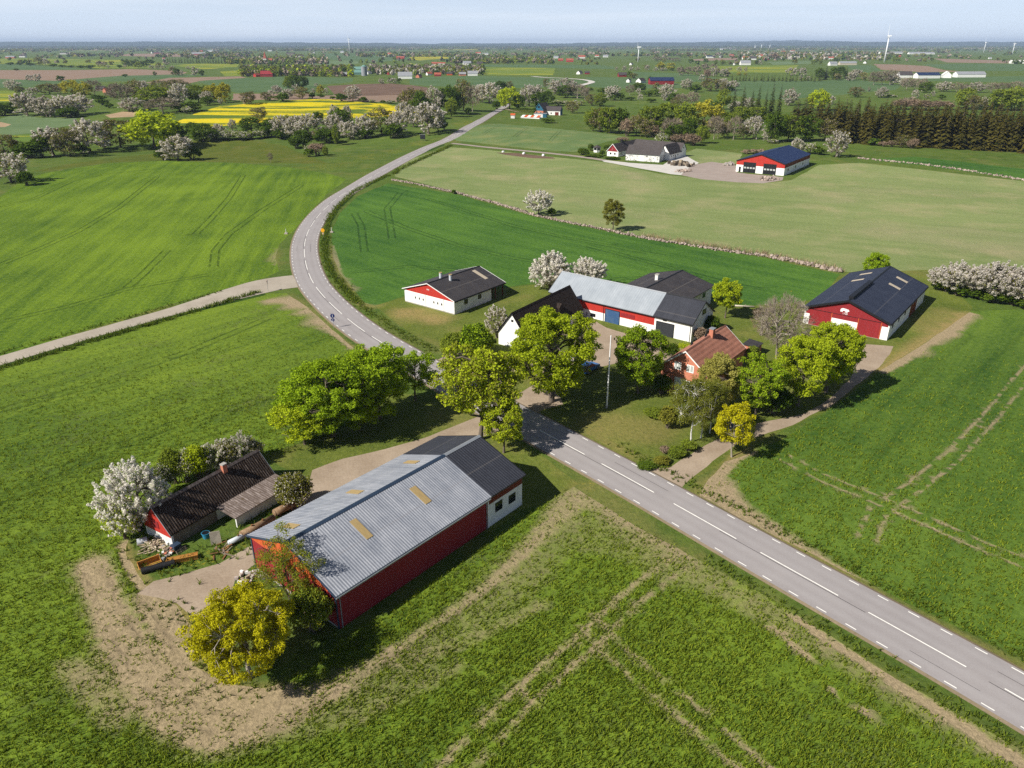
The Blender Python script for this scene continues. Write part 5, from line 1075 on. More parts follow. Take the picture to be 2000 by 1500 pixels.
stand('in the thorny pasture beyond the grove', 'trees in the thorny pasture', [
 ('W', 1302, 190, 162, 28), ('W', 1297, 197, 182, 14), ('U', 1318, 192, 180, 18), ('W', 1340, 174, 152, 20), ('U', 1358, 180, 164, 20), ('O', 1387, 178, 150, 34), ('W', 1410, 178, 151, 24), ('W', 1430, 176, 156, 22), ('U', 1424, 178, 164, 18), ('D', 1248, 180, 159, 22), ('W', 1247, 184, 172, 9), ('U', 1268, 188, 176, 20), ('U', 1284, 188, 172, 18), ('W', 1250, 196, 183, 10), ('U', 1232, 196, 188, 18), ('U', 1272, 200, 191, 18), ('B', 1230, 186, 164, 18), ('O', 1282, 176, 160, 12), ('W', 1204, 182, 166, 18), ('U', 1212, 196, 180, 14), ('U', 1310, 200, 188, 14), ('O', 1412, 180, 158, 12)])
stand('in the spruce group before the white blossom', 'tall dark spruces in the valley', [('F', 1430, 232, 171, 24), ('F', 1448, 226, 168, 24), ('F', 1466, 226, 176, 22), ('F', 1478, 228, 167, 20), ('F', 1492, 232, 178, 20), ('F', 1504, 230, 162, 20), ('F', 1519, 228, 165, 16)])
stand('beyond the spruce wood', 'trees beyond the spruce wood', [
 ('W', 1541, 206, 171, 26), ('Y', 1597, 216, 174, 34), ('W', 1622, 204, 186, 14), ('O', 1670, 190, 168, 26), ('W', 1697, 179, 169, 7), ('W', 1721, 191, 169, 22), ('X', 1744, 190, 184, 14), ('U', 1734, 191, 184, 8), ('W', 1787, 192, 174, 14), ('X', 1810, 192, 182, 12), ('U', 1838, 194, 183, 14), ('W', 1822, 188, 177, 9), ('W', 1843, 179, 158, 28), ('W', 1905, 181, 159, 28), ('B', 1868, 180, 160, 24), ('B', 1886, 178, 164, 20), ('B', 1935, 180, 160, 24), ('B', 1955, 180, 160, 24), ('B', 1980, 180, 158, 26), ('R', 1760, 214, 190, 30), ('R', 1784, 214, 190, 32), ('R', 1806, 216, 192, 34), ('R', 1830, 214, 194, 30), ('R', 1850, 214, 196, 22), ('B', 1775, 205, 188, 22), ('G', 1884, 212, 168, 34), ('O', 1900, 214, 184, 30), ('W', 1921, 214, 189, 20), ('G', 1952, 216, 170, 36), ('G', 1978, 216, 168, 40), ('D', 1936, 214, 180, 22), ('B', 1706, 166, 138, 24), ('B', 1722, 166, 136, 26), ('B', 1738, 166, 134, 24), ('W', 1744, 166, 144, 22), ('B', 1770, 176, 150, 22), ('B', 1786, 176, 152, 22), ('W', 1764, 170, 150, 16), ('B', 1800, 178, 152, 22), ('W', 1790, 152, 141, 16), ('W', 1670, 155, 134, 22), ('W', 1660, 158, 140, 20), ('O', 1686, 158, 140, 14), ('D', 1807, 181, 158, 24), ('G', 1750, 123, 110, 14)])
# the brown-green spruce wood on the right
sp = []
for row, (x0, y0, x1, y1, tp0, tp1, n) in enumerate(((1552, 246, 2040, 272, 192, 206, 34), (1600, 260, 2040, 282, 199, 209, 38), (1652, 278, 2040, 299, 206, 214, 36))):
    for i in range(n):
        t = i / (n - 1); x = x0 + (x1 - x0) * t + rnd.uniform(-4, 4); y = y0 + (y1 - y0) * t + rnd.uniform(-2, 2)
        if 1752 < x < 1784 and row == 2: continue
        sp.append(('S', x, y, tp0 + (tp1 - tp0) * t + rnd.uniform(-7, 9), rnd.uniform(30, 42)))
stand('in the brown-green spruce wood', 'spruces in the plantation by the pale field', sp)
stand('at the foot of the spruce wood', 'bushes at the foot of the spruce wood', [('U', 1706, 284, 268, 20), ('O', 1760, 288, 262, 26), ('R', 1740, 287, 272, 18), ('R', 1782, 290, 268, 20), ('R', 1724, 286, 274, 16), ('O', 1640, 278, 250, 22)])
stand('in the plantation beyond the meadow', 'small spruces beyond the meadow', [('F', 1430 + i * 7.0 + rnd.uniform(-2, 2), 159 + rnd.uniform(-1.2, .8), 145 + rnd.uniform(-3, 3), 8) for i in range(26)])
stand('in the tall clump behind the small plantation', 'tall trees behind the small plantation', [('D', 1600, 156, 130, 16), ('F', 1612, 156, 129, 14), ('D', 1626, 156, 130, 16), ('D', 1640, 154, 129, 18), ('F', 1652, 154, 130, 12), ('O', 1634, 157, 142, 14), ('W', 1545, 148, 131, 20), ('W', 1566, 148, 131, 16), ('W', 1563, 156, 146, 8), ('W', 1578, 157, 148, 7), ('W', 1444, 140, 130, 10), ('W', 1456, 140, 130, 8), ('W', 1424, 138, 131, 10), ('V', 1443, 147, 140, 9), ('V', 1456, 147, 141, 7)])
stand('in the copses right of the far curve', 'trees in copses beyond the far curve', [
 ('V', 1290, 138, 120, 18), ('V', 1310, 138, 121, 15), ('B', 1328, 148, 130, 18), ('B', 1344, 148, 129, 18), ('B', 1360, 148, 128, 18), ('B', 1376, 140, 124, 18), ('B', 1392, 138, 124, 16), ('R', 1380, 156, 132, 12), ('W', 1392, 150, 131, 12), ('B', 1400, 150, 131, 10), ('W', 1412, 150, 133, 18), ('O', 1420, 150, 139, 12), ('W', 1370, 158, 144, 10), ('W', 1204, 138, 130, 6), ('W', 1218, 138, 128, 10), ('W', 1232, 138, 128, 9), ('W', 1244, 138, 130, 9), ('W', 1264, 138, 126, 8), ('O', 1262, 136, 126, 12), ('W', 1280, 139, 131, 10), ('W', 1296, 139, 132, 12), ('D', 1312, 139, 132, 9), ('B', 1284, 120, 110, 22), ('B', 1300, 120, 110, 20), ('B', 1320, 121, 112, 20), ('D', 1349, 124, 115, 10), ('D', 1378, 126, 114, 10), ('G', 1398, 127, 118, 6), ('G', 1412, 127, 117, 9), ('O', 1425, 127, 119, 8), ('G', 1460, 126, 118, 7), ('D', 1477, 126, 117, 6), ('W', 1484, 126, 117, 9), ('R', 1512, 116, 103, 18), ('G', 1590, 127, 114, 10), ('G', 1602, 127, 117, 7), ('D', 1228, 152, 138, 10), ('O', 1238, 154, 142, 14), ('D', 1268, 162, 148, 7)])
# ------------------------------------------------------------------ trees and bushes round the near farm, each grown for its place
def near(tpl, name, bx, by, top, w, label, cat='tree', group=None, cs=.91):
    x, y = G(bx, by); h, wd = px_size(bx, by, top, w); return put_tree(tpl, name, x, y, h, wd, label, cat, group, cs=cs)
near(mk_leafy('yellow maple', 'maple', 401, tips=240, per=165, size=0.0098, cl=.055, c=.55, rx=.50, rz=.40, th=.16, limbs=11, tr=.024, bark='bark_light'), 'maple_tree', 490, 1322, 1150, 210, 'bright yellow flowering maple at the bare soil edge before the red barn')
near(mk_leafy('orange tree', 'orange', 402, tips=210, per=36, size=0.0086, cl=.050, c=.58, rx=.44, rz=.44, th=.10, multi=5, limbs=18, tr=.011, second=('midgreen', 14), lump=.5), 'budding_tree', 575, 1192, 1040, 162, 'thin many-stemmed orange-green tree in front of the red barn gable')
near(mk_blossom('white cherry', 403, tips=230, per=108, size=0.0098, spire=.10, leafper=10, c=.50, rx=.52, rz=.42, th=.03, multi=5, limbs=16, lean=.05), 'cherry_tree', 274, 1036, 890, 132, 'large snow white cherry in full blossom beside the old cottage')
for i, (bx, by, tp, w, kd, lab) in enumerate(((345, 945, 862, 62, 'midgreen', 'light green bush right behind the white cherry at the cottage'), (388, 935, 858, 66, 'yellowgreen', 'yellowish green bush in the middle behind the old cottage'))):
    near(mk_bush(f'cottage bush {i}', kd, 410 + i, 110, 60, .028, .12, one=False), 'bush', bx, by, tp, w, lab, 'bush', 'bushes behind the cottage', .95)
for i, (bx, by, tp, w, lab) in enumerate(((426, 920, 858, 74, 'sparse pale blossoming bush behind the cottage chimney'), (472, 905, 846, 72, 'pinkish blossoming bush at the far end of the old cottage'))):
    near(mk_blossom(f'cottage blossom {i}', 414 + i, 'petal_grey', 'midgreen', tips=120, per=60, size=0.0125, spire=.12, leafper=18, c=.5, rx=.46, rz=.44, th=.05, multi=3), 'blossom_bush', bx, by, tp, w, lab, 'bush', 'bushes behind the cottage')
near(mk_bush('lean-to bush', 'budding', 418, 110, 60, .026, .11, second=('petal_grey', 22, .7), one=False), 'bush', 578, 992, 910, 86, 'olive bush with pale blossoms at the end of the lean-to roof', 'bush', cs=.95)
near(mk_bush('gable bush', 'midgreen', 419, 110, 60, .024, .11, second=('orange', 25), one=False), 'bush', 612, 1232, 1130, 96, 'dense green bush against the right half of the red barn gable', 'bush', cs=.95)
near(mk_blossom('low white branches', 404, 'petal', 'yellowgreen', tips=120, per=60, size=.016, spire=.13, leafper=26, c=.48, rx=.48, rz=.42, th=.03, multi=4), 'blossom_bush', 246, 1052, 964, 84, 'low spreading white blossom at the foot of the big cherry', 'bush')
for i, (bx, by, tp, w, kd, lab) in enumerate(((322, 968, 892, 60, 'midgreen', 'pale green shrub between the white cherry and the cottage ridge'), (366, 942, 866, 58, 'yellowgreen', 'yellow-green shrub hiding behind the middle of the cottage roof'), (406, 928, 862, 60, 'midgreen', 'light shrub with scattered blossom behind the cottage'), (448, 914, 852, 66, 'budding', 'pale budding shrub behind the cottage chimney side'), (496, 898, 850, 50, 'budding', 'last pale shrub behind the far cottage gable'))):
    near(mk_bush(f'cottage hedge {i}', kd, 520 + i, 120, 50, .022, .10, second=('petal_grey', 34, .8), one=False), 'bush', bx, by, tp, w, lab, 'bush', 'bushes behind the cottage', .95)
# row left of the road
GRP = 'trees between left field and road'
near(mk_leafy('row tree a', 'green', 420, tips=240, per=127, size=0.0121, cl=.060, c=.54, rx=.47, rz=.44, th=.05, limbs=12), 'leafy_tree', 652, 852, 688, 194, 'largest dense green tree of the row between the field and road', 'tree', GRP)
near(mk_leafy('row tree b', 'green', 421, tips=200, per=120, size=0.0129, cl=.064, c=.54, rx=.46, rz=.44, th=.06, limbs=11), 'leafy_tree', 742, 818, 665, 150, 'tall green tree behind the largest one of the roadside row', 'tree', GRP)
near(mk_leafy('row tree c', 'green', 422, tips=130, per=69, size=0.0148, cl=.065, c=.58, rx=.46, rz=.40, th=.16, limbs=10), 'leafy_tree', 812, 782, 682, 100, 'thinly leaved tree of the row closest to the asphalt', 'tree', GRP)
near(mk_leafy('row tree d', 'yellowgreen', 423, tips=120, per=78, size=0.0172, cl=.072, c=.54, rx=.47, rz=.43, th=.12), 'leafy_tree', 596, 868, 772, 122, 'small yellow-green tree at the field end of the roadside row', 'tree', GRP)
near(mk_leafy('row tree e', 'green', 424, tips=150, per=105, size=0.0148, cl=.07, c=.5, rx=.48, rz=.46, th=.04), 'leafy_tree', 702, 840, 712, 130, 'green tree squeezed between the two biggest of the roadside row', 'tree', GRP)
# trees by the road in the middle
near(mk_leafy('junction tree', 'yellowgreen', 425, tips=190, per=60, size=0.0129, cl=.060, c=.60, rx=.47, rz=.38, th=.22, limbs=13, tr=.022, second=('budding', 30), lump=.5), 'maple_tree', 938, 858, 664, 196, 'open yellow-olive maple with visible dark branches beside the road junction')
near(mk_leafy('junction small tree', 'yellowgreen', 426, tips=120, per=69, size=0.0172, cl=.072, c=.58, rx=.46, rz=.40, th=.16, second=('budding', 20)), 'leafy_tree', 984, 884, 778, 102, 'small yellow-green tree behind the black barn roof by the road')
near(mk_leafy('great maple', 'yellowgreen', 427, tips=330, per=127, size=0.0105, cl=.052, c=.55, rx=.47, rz=.44, th=.10, limbs=14, tr=.026), 'maple_tree', 1078, 784, 596, 206, 'great round bright green maple in front of the white outbuilding')
near(mk_leafy('flagpole tree', 'green', 428, tips=170, per=90, size=0.0140, cl=.064, c=.55, rx=.46, rz=.43, th=.10, second=('budding', 14)), 'leafy_tree', 1246, 768, 630, 118, 'green tree right beside the white flagpole')
near(mk_bush('yard conifer', 'midgreen', 430, 90, 60, .03, .13, one=False), 'bush', 888, 702, 640, 62, 'spreading dark green juniper nearer the road at the farm entrance', 'bush', 'junipers at the farm entrance', .95)
near(mk_bush('yard conifer b', 'green', 431, 110, 60, .028, .12, second=('deep', 30), one=False), 'bush', 928, 698, 620, 86, 'taller green juniper next to the white gabled outbuilding', 'bush', 'junipers at the farm entrance', .95)
near(mk_blossom('yard blossom', 432, 'petal_grey', 'budding', tips=110, per=45, size=0.0156, spire=.12, leafper=18, c=.5, rx=.46, rz=.45, th=.05, multi=3), 'blossom_bush', 972, 660, 594, 56, 'pale blossoming shrub left of the white gabled outbuilding', 'bush')
near(mk_leafy('lawn maple', 'yellowgreen', 433, tips=130, per=90, size=0.0187, cl=.075, c=.62, rx=.47, rz=.38, th=.26), 'maple_tree', 1416, 621, 543, 68, 'small round bright yellow-green tree on the lawn by the dark barn')
near(mk_leafy('barn maple', 'green', 434, tips=130, per=90, size=0.0203, cl=.08, c=.55, rx=.47, rz=.44, th=.1), 'maple_tree', 1706, 552, 489, 50, 'round green tree peeping over the roof of the pig barn')
near(mk_bare('great bare tree', 435, 'twig', tips=300, per=16, w=.0016, ln=.09, budding=1, c=.56, rx=.48, rz=.43, th=.10, multi=3, limbs=18), 'bare_tree', 1522, 700, 570, 112, 'large leafless grey-brown tree between brick house and pig barn')
near(mk_bare('bare bush', 436, 'twig_brown', tips=120, per=12, w=.003, ln=.12, c=.5, rx=.48, rz=.45, th=.06, multi=4, limbs=12), 'bare_bush', 1486, 655, 590, 50, 'brownish leafless shrub left of the large leafless tree', 'bush')
near(mk_bush('purple bush', 'twig_brown', 437, 60, 40, .04, .14, second=('petal_grey', 10, .6), one=False), 'bush', 1645, 672, 632, 52, 'reddish budding shrub before the white door of the pig barn', 'bush', cs=.95)
GRP = 'trees along the driveway right of the brick house'
near(mk_leafy('drive tree a', 'green', 440, tips=170, per=84, size=0.0140, cl=.063, c=.58, rx=.47, rz=.41, th=.18, tr=.018, second=('budding', 14)), 'leafy_tree', 1475, 812, 688, 104, 'slender green tree nearest the brick house along the driveway', 'tree', GRP)
near(mk_leafy('drive tree b', 'yellowgreen', 441, tips=200, per=105, size=0.0129, cl=.060, c=.56, rx=.47, rz=.43, th=.14), 'leafy_tree', 1558, 792, 648, 128, 'bright yellow-green tree in the middle of the driveway row', 'tree', GRP)
near(mk_leafy('drive tree c', 'yellowgreen', 442, tips=220, per=112, size=0.0129, cl=.062, c=.54, rx=.47, rz=.44, th=.08), 'leafy_tree', 1612, 766, 622, 126, 'wide yellow-green tree at the pig barn end of the driveway row', 'tree', GRP)
near(mk_bush('drive bush', 'deep', 443, 90, 50, .03, .13, one=False), 'bush', 1508, 806, 742, 84, 'dark green bush in the shade beneath the driveway trees', 'bush', cs=.95)
near(mk_leafy('drive small', 'maple', 444, tips=130, per=66, size=0.0172, cl=.066, c=.58, rx=.46, rz=.40, th=.14, multi=2, tr=.016, bark='bark_light'), 'maple_tree', 1427, 892, 782, 92, 'small open yellow maple standing where the driveway bends')
near(mk_leafy('garden willow', 'willow', 445, tips=170, per=105, size=0.0140, cl=.07, c=.56, rx=.47, rz=.42, th=.1, up=.2, second=('budding', 16)), 'willow_tree', 1398, 806, 686, 98, 'pale yellow feathery tree against the tiled roof')
GRP = 'birches in the front garden'
for i, (bx, by, tp, w, lab) in enumerate(((1350, 864, 732, 108, 'olive drooping birch with white trunk standing nearest the lawn'), (1369, 856, 738, 88, 'middle drooping birch of the three in the garden'), (1386, 846, 736, 76, 'drooping birch closest to the driveway and parked car'))):
    near(mk_leafy(f'birch {i}', 'birch', 446 + i, tips=220, per=66, size=0.0086, cl=.060, c=.60, rx=.44, rz=.40, th=.12, up=.0, bark='bark_birch', tr=.014, second=('budding', 12)), 'birch_tree', bx, by, tp, w, lab, 'tree', GRP)
for i, (bx, by, tp, w, kd, lab) in enumerate(((1304, 836, 786, 40, 'budding', 'round orange-olive bush below the brick house steps'), (1276, 812, 796, 46, 'midgreen', 'low bright green plants at the edge of the lawn bed'), (1292, 768, 726, 50, 'deep', 'dark conifer bush left of the brick house steps'),
        (1262, 914, 903, 40, 'deep', 'low garden plants at the corner by road and driveway'), (1292, 906, 890, 36, 'budding', 'fresh green garden plants beside the driveway mouth'), (1322, 890, 872, 40, 'midgreen', 'garden shrubs under the birches'), (1298, 884, 870, 24, 'twig_brown', 'dark red-brown shrub among the garden plants'), (1344, 880, 856, 34, 'midgreen', 'light green shrub at the foot of the first birch'),
        (1388, 652, 610, 36, 'deep', 'dark ivy-like bush against the white gable of the long barn'), (1366, 668, 634, 30, 'twig_brown', 'brown bush at the corner of the long barn'), (1312, 705, 664, 26, 'deep', 'small dark conifer left of the clipped hedge'), (1470, 700, 672, 30, 'midgreen', 'green garden shrub behind the brick house'))):
    near(mk_bush(f'garden bush {i}', kd, 460 + i, 60, 44, .045, .15, one=False), 'bush', bx, by, tp, w, lab, 'bush', cs=.95)
for i, (bx, by, tp, w, lab) in enumerate(((1072, 566, 491, 86, 'larger white blossoming cherry behind the pale grey roof'), (1147, 562, 501, 72, 'smaller white blossoming cherry behind the pale grey roof'))):
    near(mk_blossom(f'yard cherry {i}', 480 + i, 'petal', 'budding', tips=200, per=90, size=0.0125, spire=.12, leafper=9, c=.52, rx=.47, rz=.45, th=.06, multi=3, limbs=12), 'cherry_tree', bx, by, tp, w, lab, 'tree', 'cherries behind the long barn')
for i in range(3): FAR.setdefault('H', []).append(mk_blossom(f'hedge blossom {i}', 484 + i, 'petal_grey', 'budding', tips=150, per=69, size=0.0140, spire=.13, leafper=9, c=.56, rx=.47, rz=.42, th=.12, multi=2, limbs=10))
for i, (bx, by, tp, w) in enumerate(((1836, 566, 524, 64), (1866, 575, 511, 80), (1904, 580, 517, 70), (1934, 589, 511, 86), (1972, 594, 523, 74), (2003, 602, 519, 90))):
    near(FAR['H'][i % 3], 'blossom_tree', bx, by, tp, w, f"white blossoming tree, {ordinal(i + 1)} from the pig barn in the field-edge hedge", 'tree', 'blossoming hedge beside the pig barn')
    near(MID['U'][i % 3], 'bush', bx + 8, by + 3, by - 22, 44, f"dark undergrowth bush, {ordinal(i + 1)} from the pig barn under the white blossom", 'bush', 'undergrowth of the blossoming hedge', .95)
near(mk_blossom('lone cherry', 490, 'petal', 'budding', tips=150, per=66, size=0.0148, spire=.10, leafper=8, c=.53, rx=.47, rz=.44, th=.10), 'cherry_tree', 1052, 420, 368, 62, 'lone round white blossoming tree at the stone wall')
near(mk_leafy('lone budding', 'budding', 491, tips=130, per=75, size=0.0172, cl=.07, c=.54, rx=.42, rz=.45, th=.08), 'budding_tree', 1197, 451, 386, 50, 'lone upright olive-brown tree at the stone wall')
near(MID['U'][0], 'bush', 886, 379, 369, 10, 'small bush on the stone wall near the road', 'bush')
near(MID['U'][1], 'bush', 1078, 422, 404, 20, 'small dark bush right of the lone blossoming tree', 'bush')
for i, (bx, by, tp, w, k, lab) in enumerate(((1138, 302, 286, 22, 'U', 'clipped round bush farthest from the courtyard farm'), (1154, 294, 279, 16, 'U', 'dark round bush beside the white garden pavilion'), (1176, 304, 291, 14, 'U', 'bush between pavilion and courtyard farm'), (1188, 293, 281, 20, 'U', 'bush behind the farmhouse garden'), (1216, 276, 266, 30, 'R', 'leafless round bush behind the red gabled farmhouse'), (1146, 303, 293, 12, 'U', 'small bush in front of the pavilion'), (1196, 311, 305, 30, 'U', 'low shrubs under the red gable'), (1160, 306, 301, 40, 'U', 'low hedge along the farm lane'))):
    near(MID[k][i % 3], NAME[k], bx, by, tp, w, lab, 'bush', 'garden bushes of the courtyard farm', .95)

# ------------------------------------------------------------------ garden and yard things
def at(px, py): x, y = G(px, py); return x, y, float(terr(x, y))
def block_hedge(a, b, w, h, label, mat='deep', name='hedge'):
    """clipped hedge: dense leaf shell over a box between two ground points"""
    (x0, y0), (x1, y1) = G(*a), G(*b); L = math.hypot(x1 - x0, y1 - y0); r = np.random.default_rng(int(L * 100)); n = max(60, int(L * 26))
    c = np.column_stack([r.uniform(0, L, n), r.uniform(-w / 2, w / 2, n), r.uniform(.1, 1, n) ** .6 * h]); v, f, k = leaves(c, np.full((n, 3), .22), 12, .10, r)
    o = link(name, np_mesh(name, v, [f], [LM[mat]], attrs={'rnd': k}), None, (x0, y0, float(terr(x0, y0))), math.atan2(y1 - y0, x1 - x0)); return tag(o, label, 'hedge')
block_hedge((1318, 694), (1344, 684), 1.6, 1.6, 'clipped yellow-green garden hedge between long barn and brick house', 'yellowgreen')
block_hedge((992, 222), (1040, 224.5), 3., 3.0, 'long brown-green hedge along the side lane by the blue house', 'budding')
block_hedge((1004, 217), (1042, 220), 2.5, 2.6, 'dark green clipped hedge behind the side lane', 'deep')
# flagpole
x, y, z = at(1185, 797)
o = empty('flagpole', (x, y, z), 0, 'tall white wooden flagpole standing on the shaded lawn', 'flagpole')
MB().tube((0, 0, 0), (0, 0, 11.6), .13, .075, 10).build('pole', M['pole_white'], o); MB().tube((0, 0, 11.6), (0, 0, 11.78), .09, .03, 10).build('finial', M['trim_white'], o); MB().box(-.16, -.16, 0, .16, .16, .5).build('base', M['concrete'], o)
# road signs
def sign(px, py, name, label, faces, post=2.6, r=.035, facing=None):
    x, y, z = at(px, py); o = empty(name, (x, y, z), 0, label, 'road sign'); MB().tube((0, 0, -.1), (0, 0, post), r, r, 8).build('post', M['pole_grey'], o)
    az = math.radians(facing if facing is not None else -90); n = Vector((math.cos(az), math.sin(az), 0)); u = Vector((-n.y, n.x, 0))
    for nm, zc, rad, mat, rim, shape in faces:
        k = {'disc': 20, 'tri': 3, 'square': 4}[shape]; a0 = {'disc': 0, 'tri': -math.pi / 2, 'square': math.pi / 4}[shape]
        pts = [u * math.cos(a0 + 2 * math.pi * i / k) * rad + Vector((0, 0, zc + math.sin(a0 + 2 * math.pi * i / k) * rad)) for i in range(k)]
        fo = MB().prism([tuple(p + n * .04) for p in pts], [tuple(p + n * .065) for p in pts]).build(nm, M[rim], o)
        pin = [Vector((0, 0, zc)) + (p - Vector((0, 0, zc))) * .84 for p in pts]; MB().prism([tuple(p + n * .066) for p in pin], [tuple(p + n * .075) for p in pin]).build('sign_face', M[mat], fo)
    return o
s = sign(652, 641, 'road_sign', 'two round dark blue signs on a grey post beside the road', [('sign_plate', 2.55, .42, 'sign_blue', 'sign_blue', 'disc'), ('sign_plate', 1.72, .34, 'sign_blue', 'sign_blue', 'disc')], 2.9)
for zc, h in ((2.55, .5), (1.72, .4)): MB().box(-.035, -.09, zc - h / 2, .035, -.082, zc + h / 2).build('white_symbol', M['trim_white'], s)
sign(632, 467, 'road_sign', 'round orange warning sign with small yellow plate in the bend', [('sign_plate', 2.5, .55, 'sign_yellow', 'sign_yellow', 'disc'), ('sign_plate', 1.6, .36, 'skylight_pale', 'sign_yellow', 'square')], 2.9)
sign(524, 569, 'road_sign', 'red and white give-way sign at the end of the lane', [('sign_plate', 2.2, .55, 'trim_white', 'sign_red', 'tri')], 2.5, facing=0)
for px, py, lab in ((559, 457, 'pale culvert marker post left of the road bend'), (648, 454, 'pale culvert marker post in the ditch right of the bend')):
    x, y, z = at(px, py); o = empty('marker_post', (x, y, z), 0, lab, 'post', 'culvert markers in the bend')
    MB().tube((0, 0, -.1), (0, 0, 1.5), .09, .06, 8).build('post', M['pole_white'], o); MB().box(-.45, -.35, -.1, .45, .35, .35).build('base', M['stone'], o)
x, y, z = at(826, 275)
o = empty('notice_board', (x, y, z), math.radians(-20), 'dark grey roadside board on posts in the flowery meadow', 'board')
for xx in (-1.2, 1.2): MB().box(xx - .08, -.08, -.2, xx + .08, .08, 3.2).build('post', M['wood'], o)
MB().box(-1.6, -.16, .9, 1.6, -.09, 3.3).build('panel', M['trim_black'], o); MB().box(-1.75, -.35, 3.31, 1.75, .3, 3.42).build('roof', M['trim_grey'], o)
# stone wall between the fields
def rocks(path, n, rmin, rmax, seed, spread=.5, stack=.5):
    r = np.random.default_rng(seed); ico_v = []; g = (1 + 5 ** .5) / 2
    for a in (-1, 1):
        for c in (-g, g): ico_v += [(0, a, c), (a, c, 0), (c, 0, a)]
    iv = unit(np.array(ico_v)); IF = []
    for i in range(12):
        for j in range(i + 1, 12):
            for k in range(j + 1, 12):
                if max(np.linalg.norm(iv[i] - iv[j]), np.linalg.norm(iv[j] - iv[k]), np.linalg.norm(iv[i] - iv[k])) < 1.2:
                    IF.append((i, j, k) if np.dot(np.cross(iv[j] - iv[i], iv[k] - iv[i]), iv[i]) > 0 else (i, k, j))
    IF = np.array(IF); P = np.array(path); s = np.concatenate([[0], np.cumsum(np.linalg.norm(np.diff(P, axis=0), axis=1))]); u = r.uniform(0, s[-1], n)
    x = np.interp(u, s, P[:, 0]) + r.normal(size=n) * spread; y = np.interp(u, s, P[:, 1]) + r.normal(size=n) * spread; R = r.uniform(rmin, rmax, n); z = terr(x, y) + r.random(n) ** 2 * stack + R * .3
    V = (iv[None] * (1 + .25 * r.normal(size=(n, 12, 1))) * R[:, None, None] * r.uniform(.7, 1.25, (n, 1, 3)) + np.column_stack([x, y, z])[:, None, :]).reshape(-1, 3); F = (IF[None] + (np.arange(n) * 12)[:, None, None]).reshape(-1, 3)
    return V, F, np.repeat(r.random(n), 12)
def stone_mat():
    t = NT('wall stones'); k = t.attr('rnd'); n = t.noise(t.pos(), 2.5, 4.); return t.bsdf(t.mix(t.m('ADD', t.m('MULTIPLY', k, .8), t.m('MULTIPLY', n, .3), clamp=True), (.13, .10, .08), (.46, .37, .31)), .9)
M['wall_stone'] = stone_mat()
def stone_wall(pts, n, seed, label, rmin=.22, rmax=.5, **kw):
    V, F, K = rocks([G(*p) for p in pts], n, rmin, rmax, seed, **kw); return tag(link('stone_wall', np_mesh('stone_wall', V, [F], [M['wall_stone']], attrs={'rnd': K})), label, 'stone wall')
stone_wall([(766, 352), (800, 357), (890, 377), (970, 398), (1050, 423), (1150, 443), (1260, 466), (1400, 488), (1500, 502)], 1500, 5, 'long low wall of field stones between dark green and pale fields', .14, .34, spread=.42, stack=.35)
stone_wall([(1500, 502), (1560, 514), (1640, 531)], 160, 6, 'overgrown end of the stone wall towards the pig barn', spread=.4)
stone_wall([(1675, 309), (1800, 321), (1900, 335), (2010, 354)], 260, 7, 'scattered stone row along the strip by the spruce wood', .2, .5, spread=.9, stack=.1)
stone_wall([(1330, 336), (1337, 333)], 40, 8, 'small stone heap at the gravel corner of the machine hall', .3, .6, spread=1.2)
stone_wall([(1497, 353), (1508, 349)], 60, 9, 'rubble heap in front of the machine hall', .3, .8, spread=1.0)
# reeds and dry grass along the wall end
def tufts(name, P, h, w, n, mat, seed, label=None):
    r = np.random.default_rng(seed); q = np.repeat(P, n, 0) + r.normal(size=(len(P) * n, 3)) * [w * 1.3, w * 1.3, 0]; d = r.normal(size=q.shape) * [.45, .45, 0] + [0, 0, 1]
    v, f, k = needles(q, q + d * (h * r.uniform(.5, 1.3, (len(q), 1))), w, r); o = link(name, np_mesh(name, v, [f], [LM[mat] if mat in LM else M[mat]], attrs={'rnd': k})); return tag(o, label, None, None, 'stuff')
LM['dry'] = leaf_mat('dry grass', (.26, .19, .10), (.50, .40, .25), .3)
LM['blade'] = leaf_mat('crop blades', (.072, .122, .012), (.325, .390, .036), .45, 0.)
LM['weed'] = leaf_mat('verge weeds', (.045, .085, .009), (.200, .255, .030), .40, 0.)
def along(pts, step, spread, seed):
    r = np.random.default_rng(seed); P = catmull([G(*p) for p in pts], step); P = P + r.normal(size=P.shape) * spread; return np.column_stack([P, terr(P[:, 0], P[:, 1])])
tufts('dry_grass', along([(1260, 463), (1400, 485), (1500, 500), (1640, 530)], .25, .9, 3), 1.1, .06, 5, 'dry', 4, 'dry straw coloured grass along the stone wall')

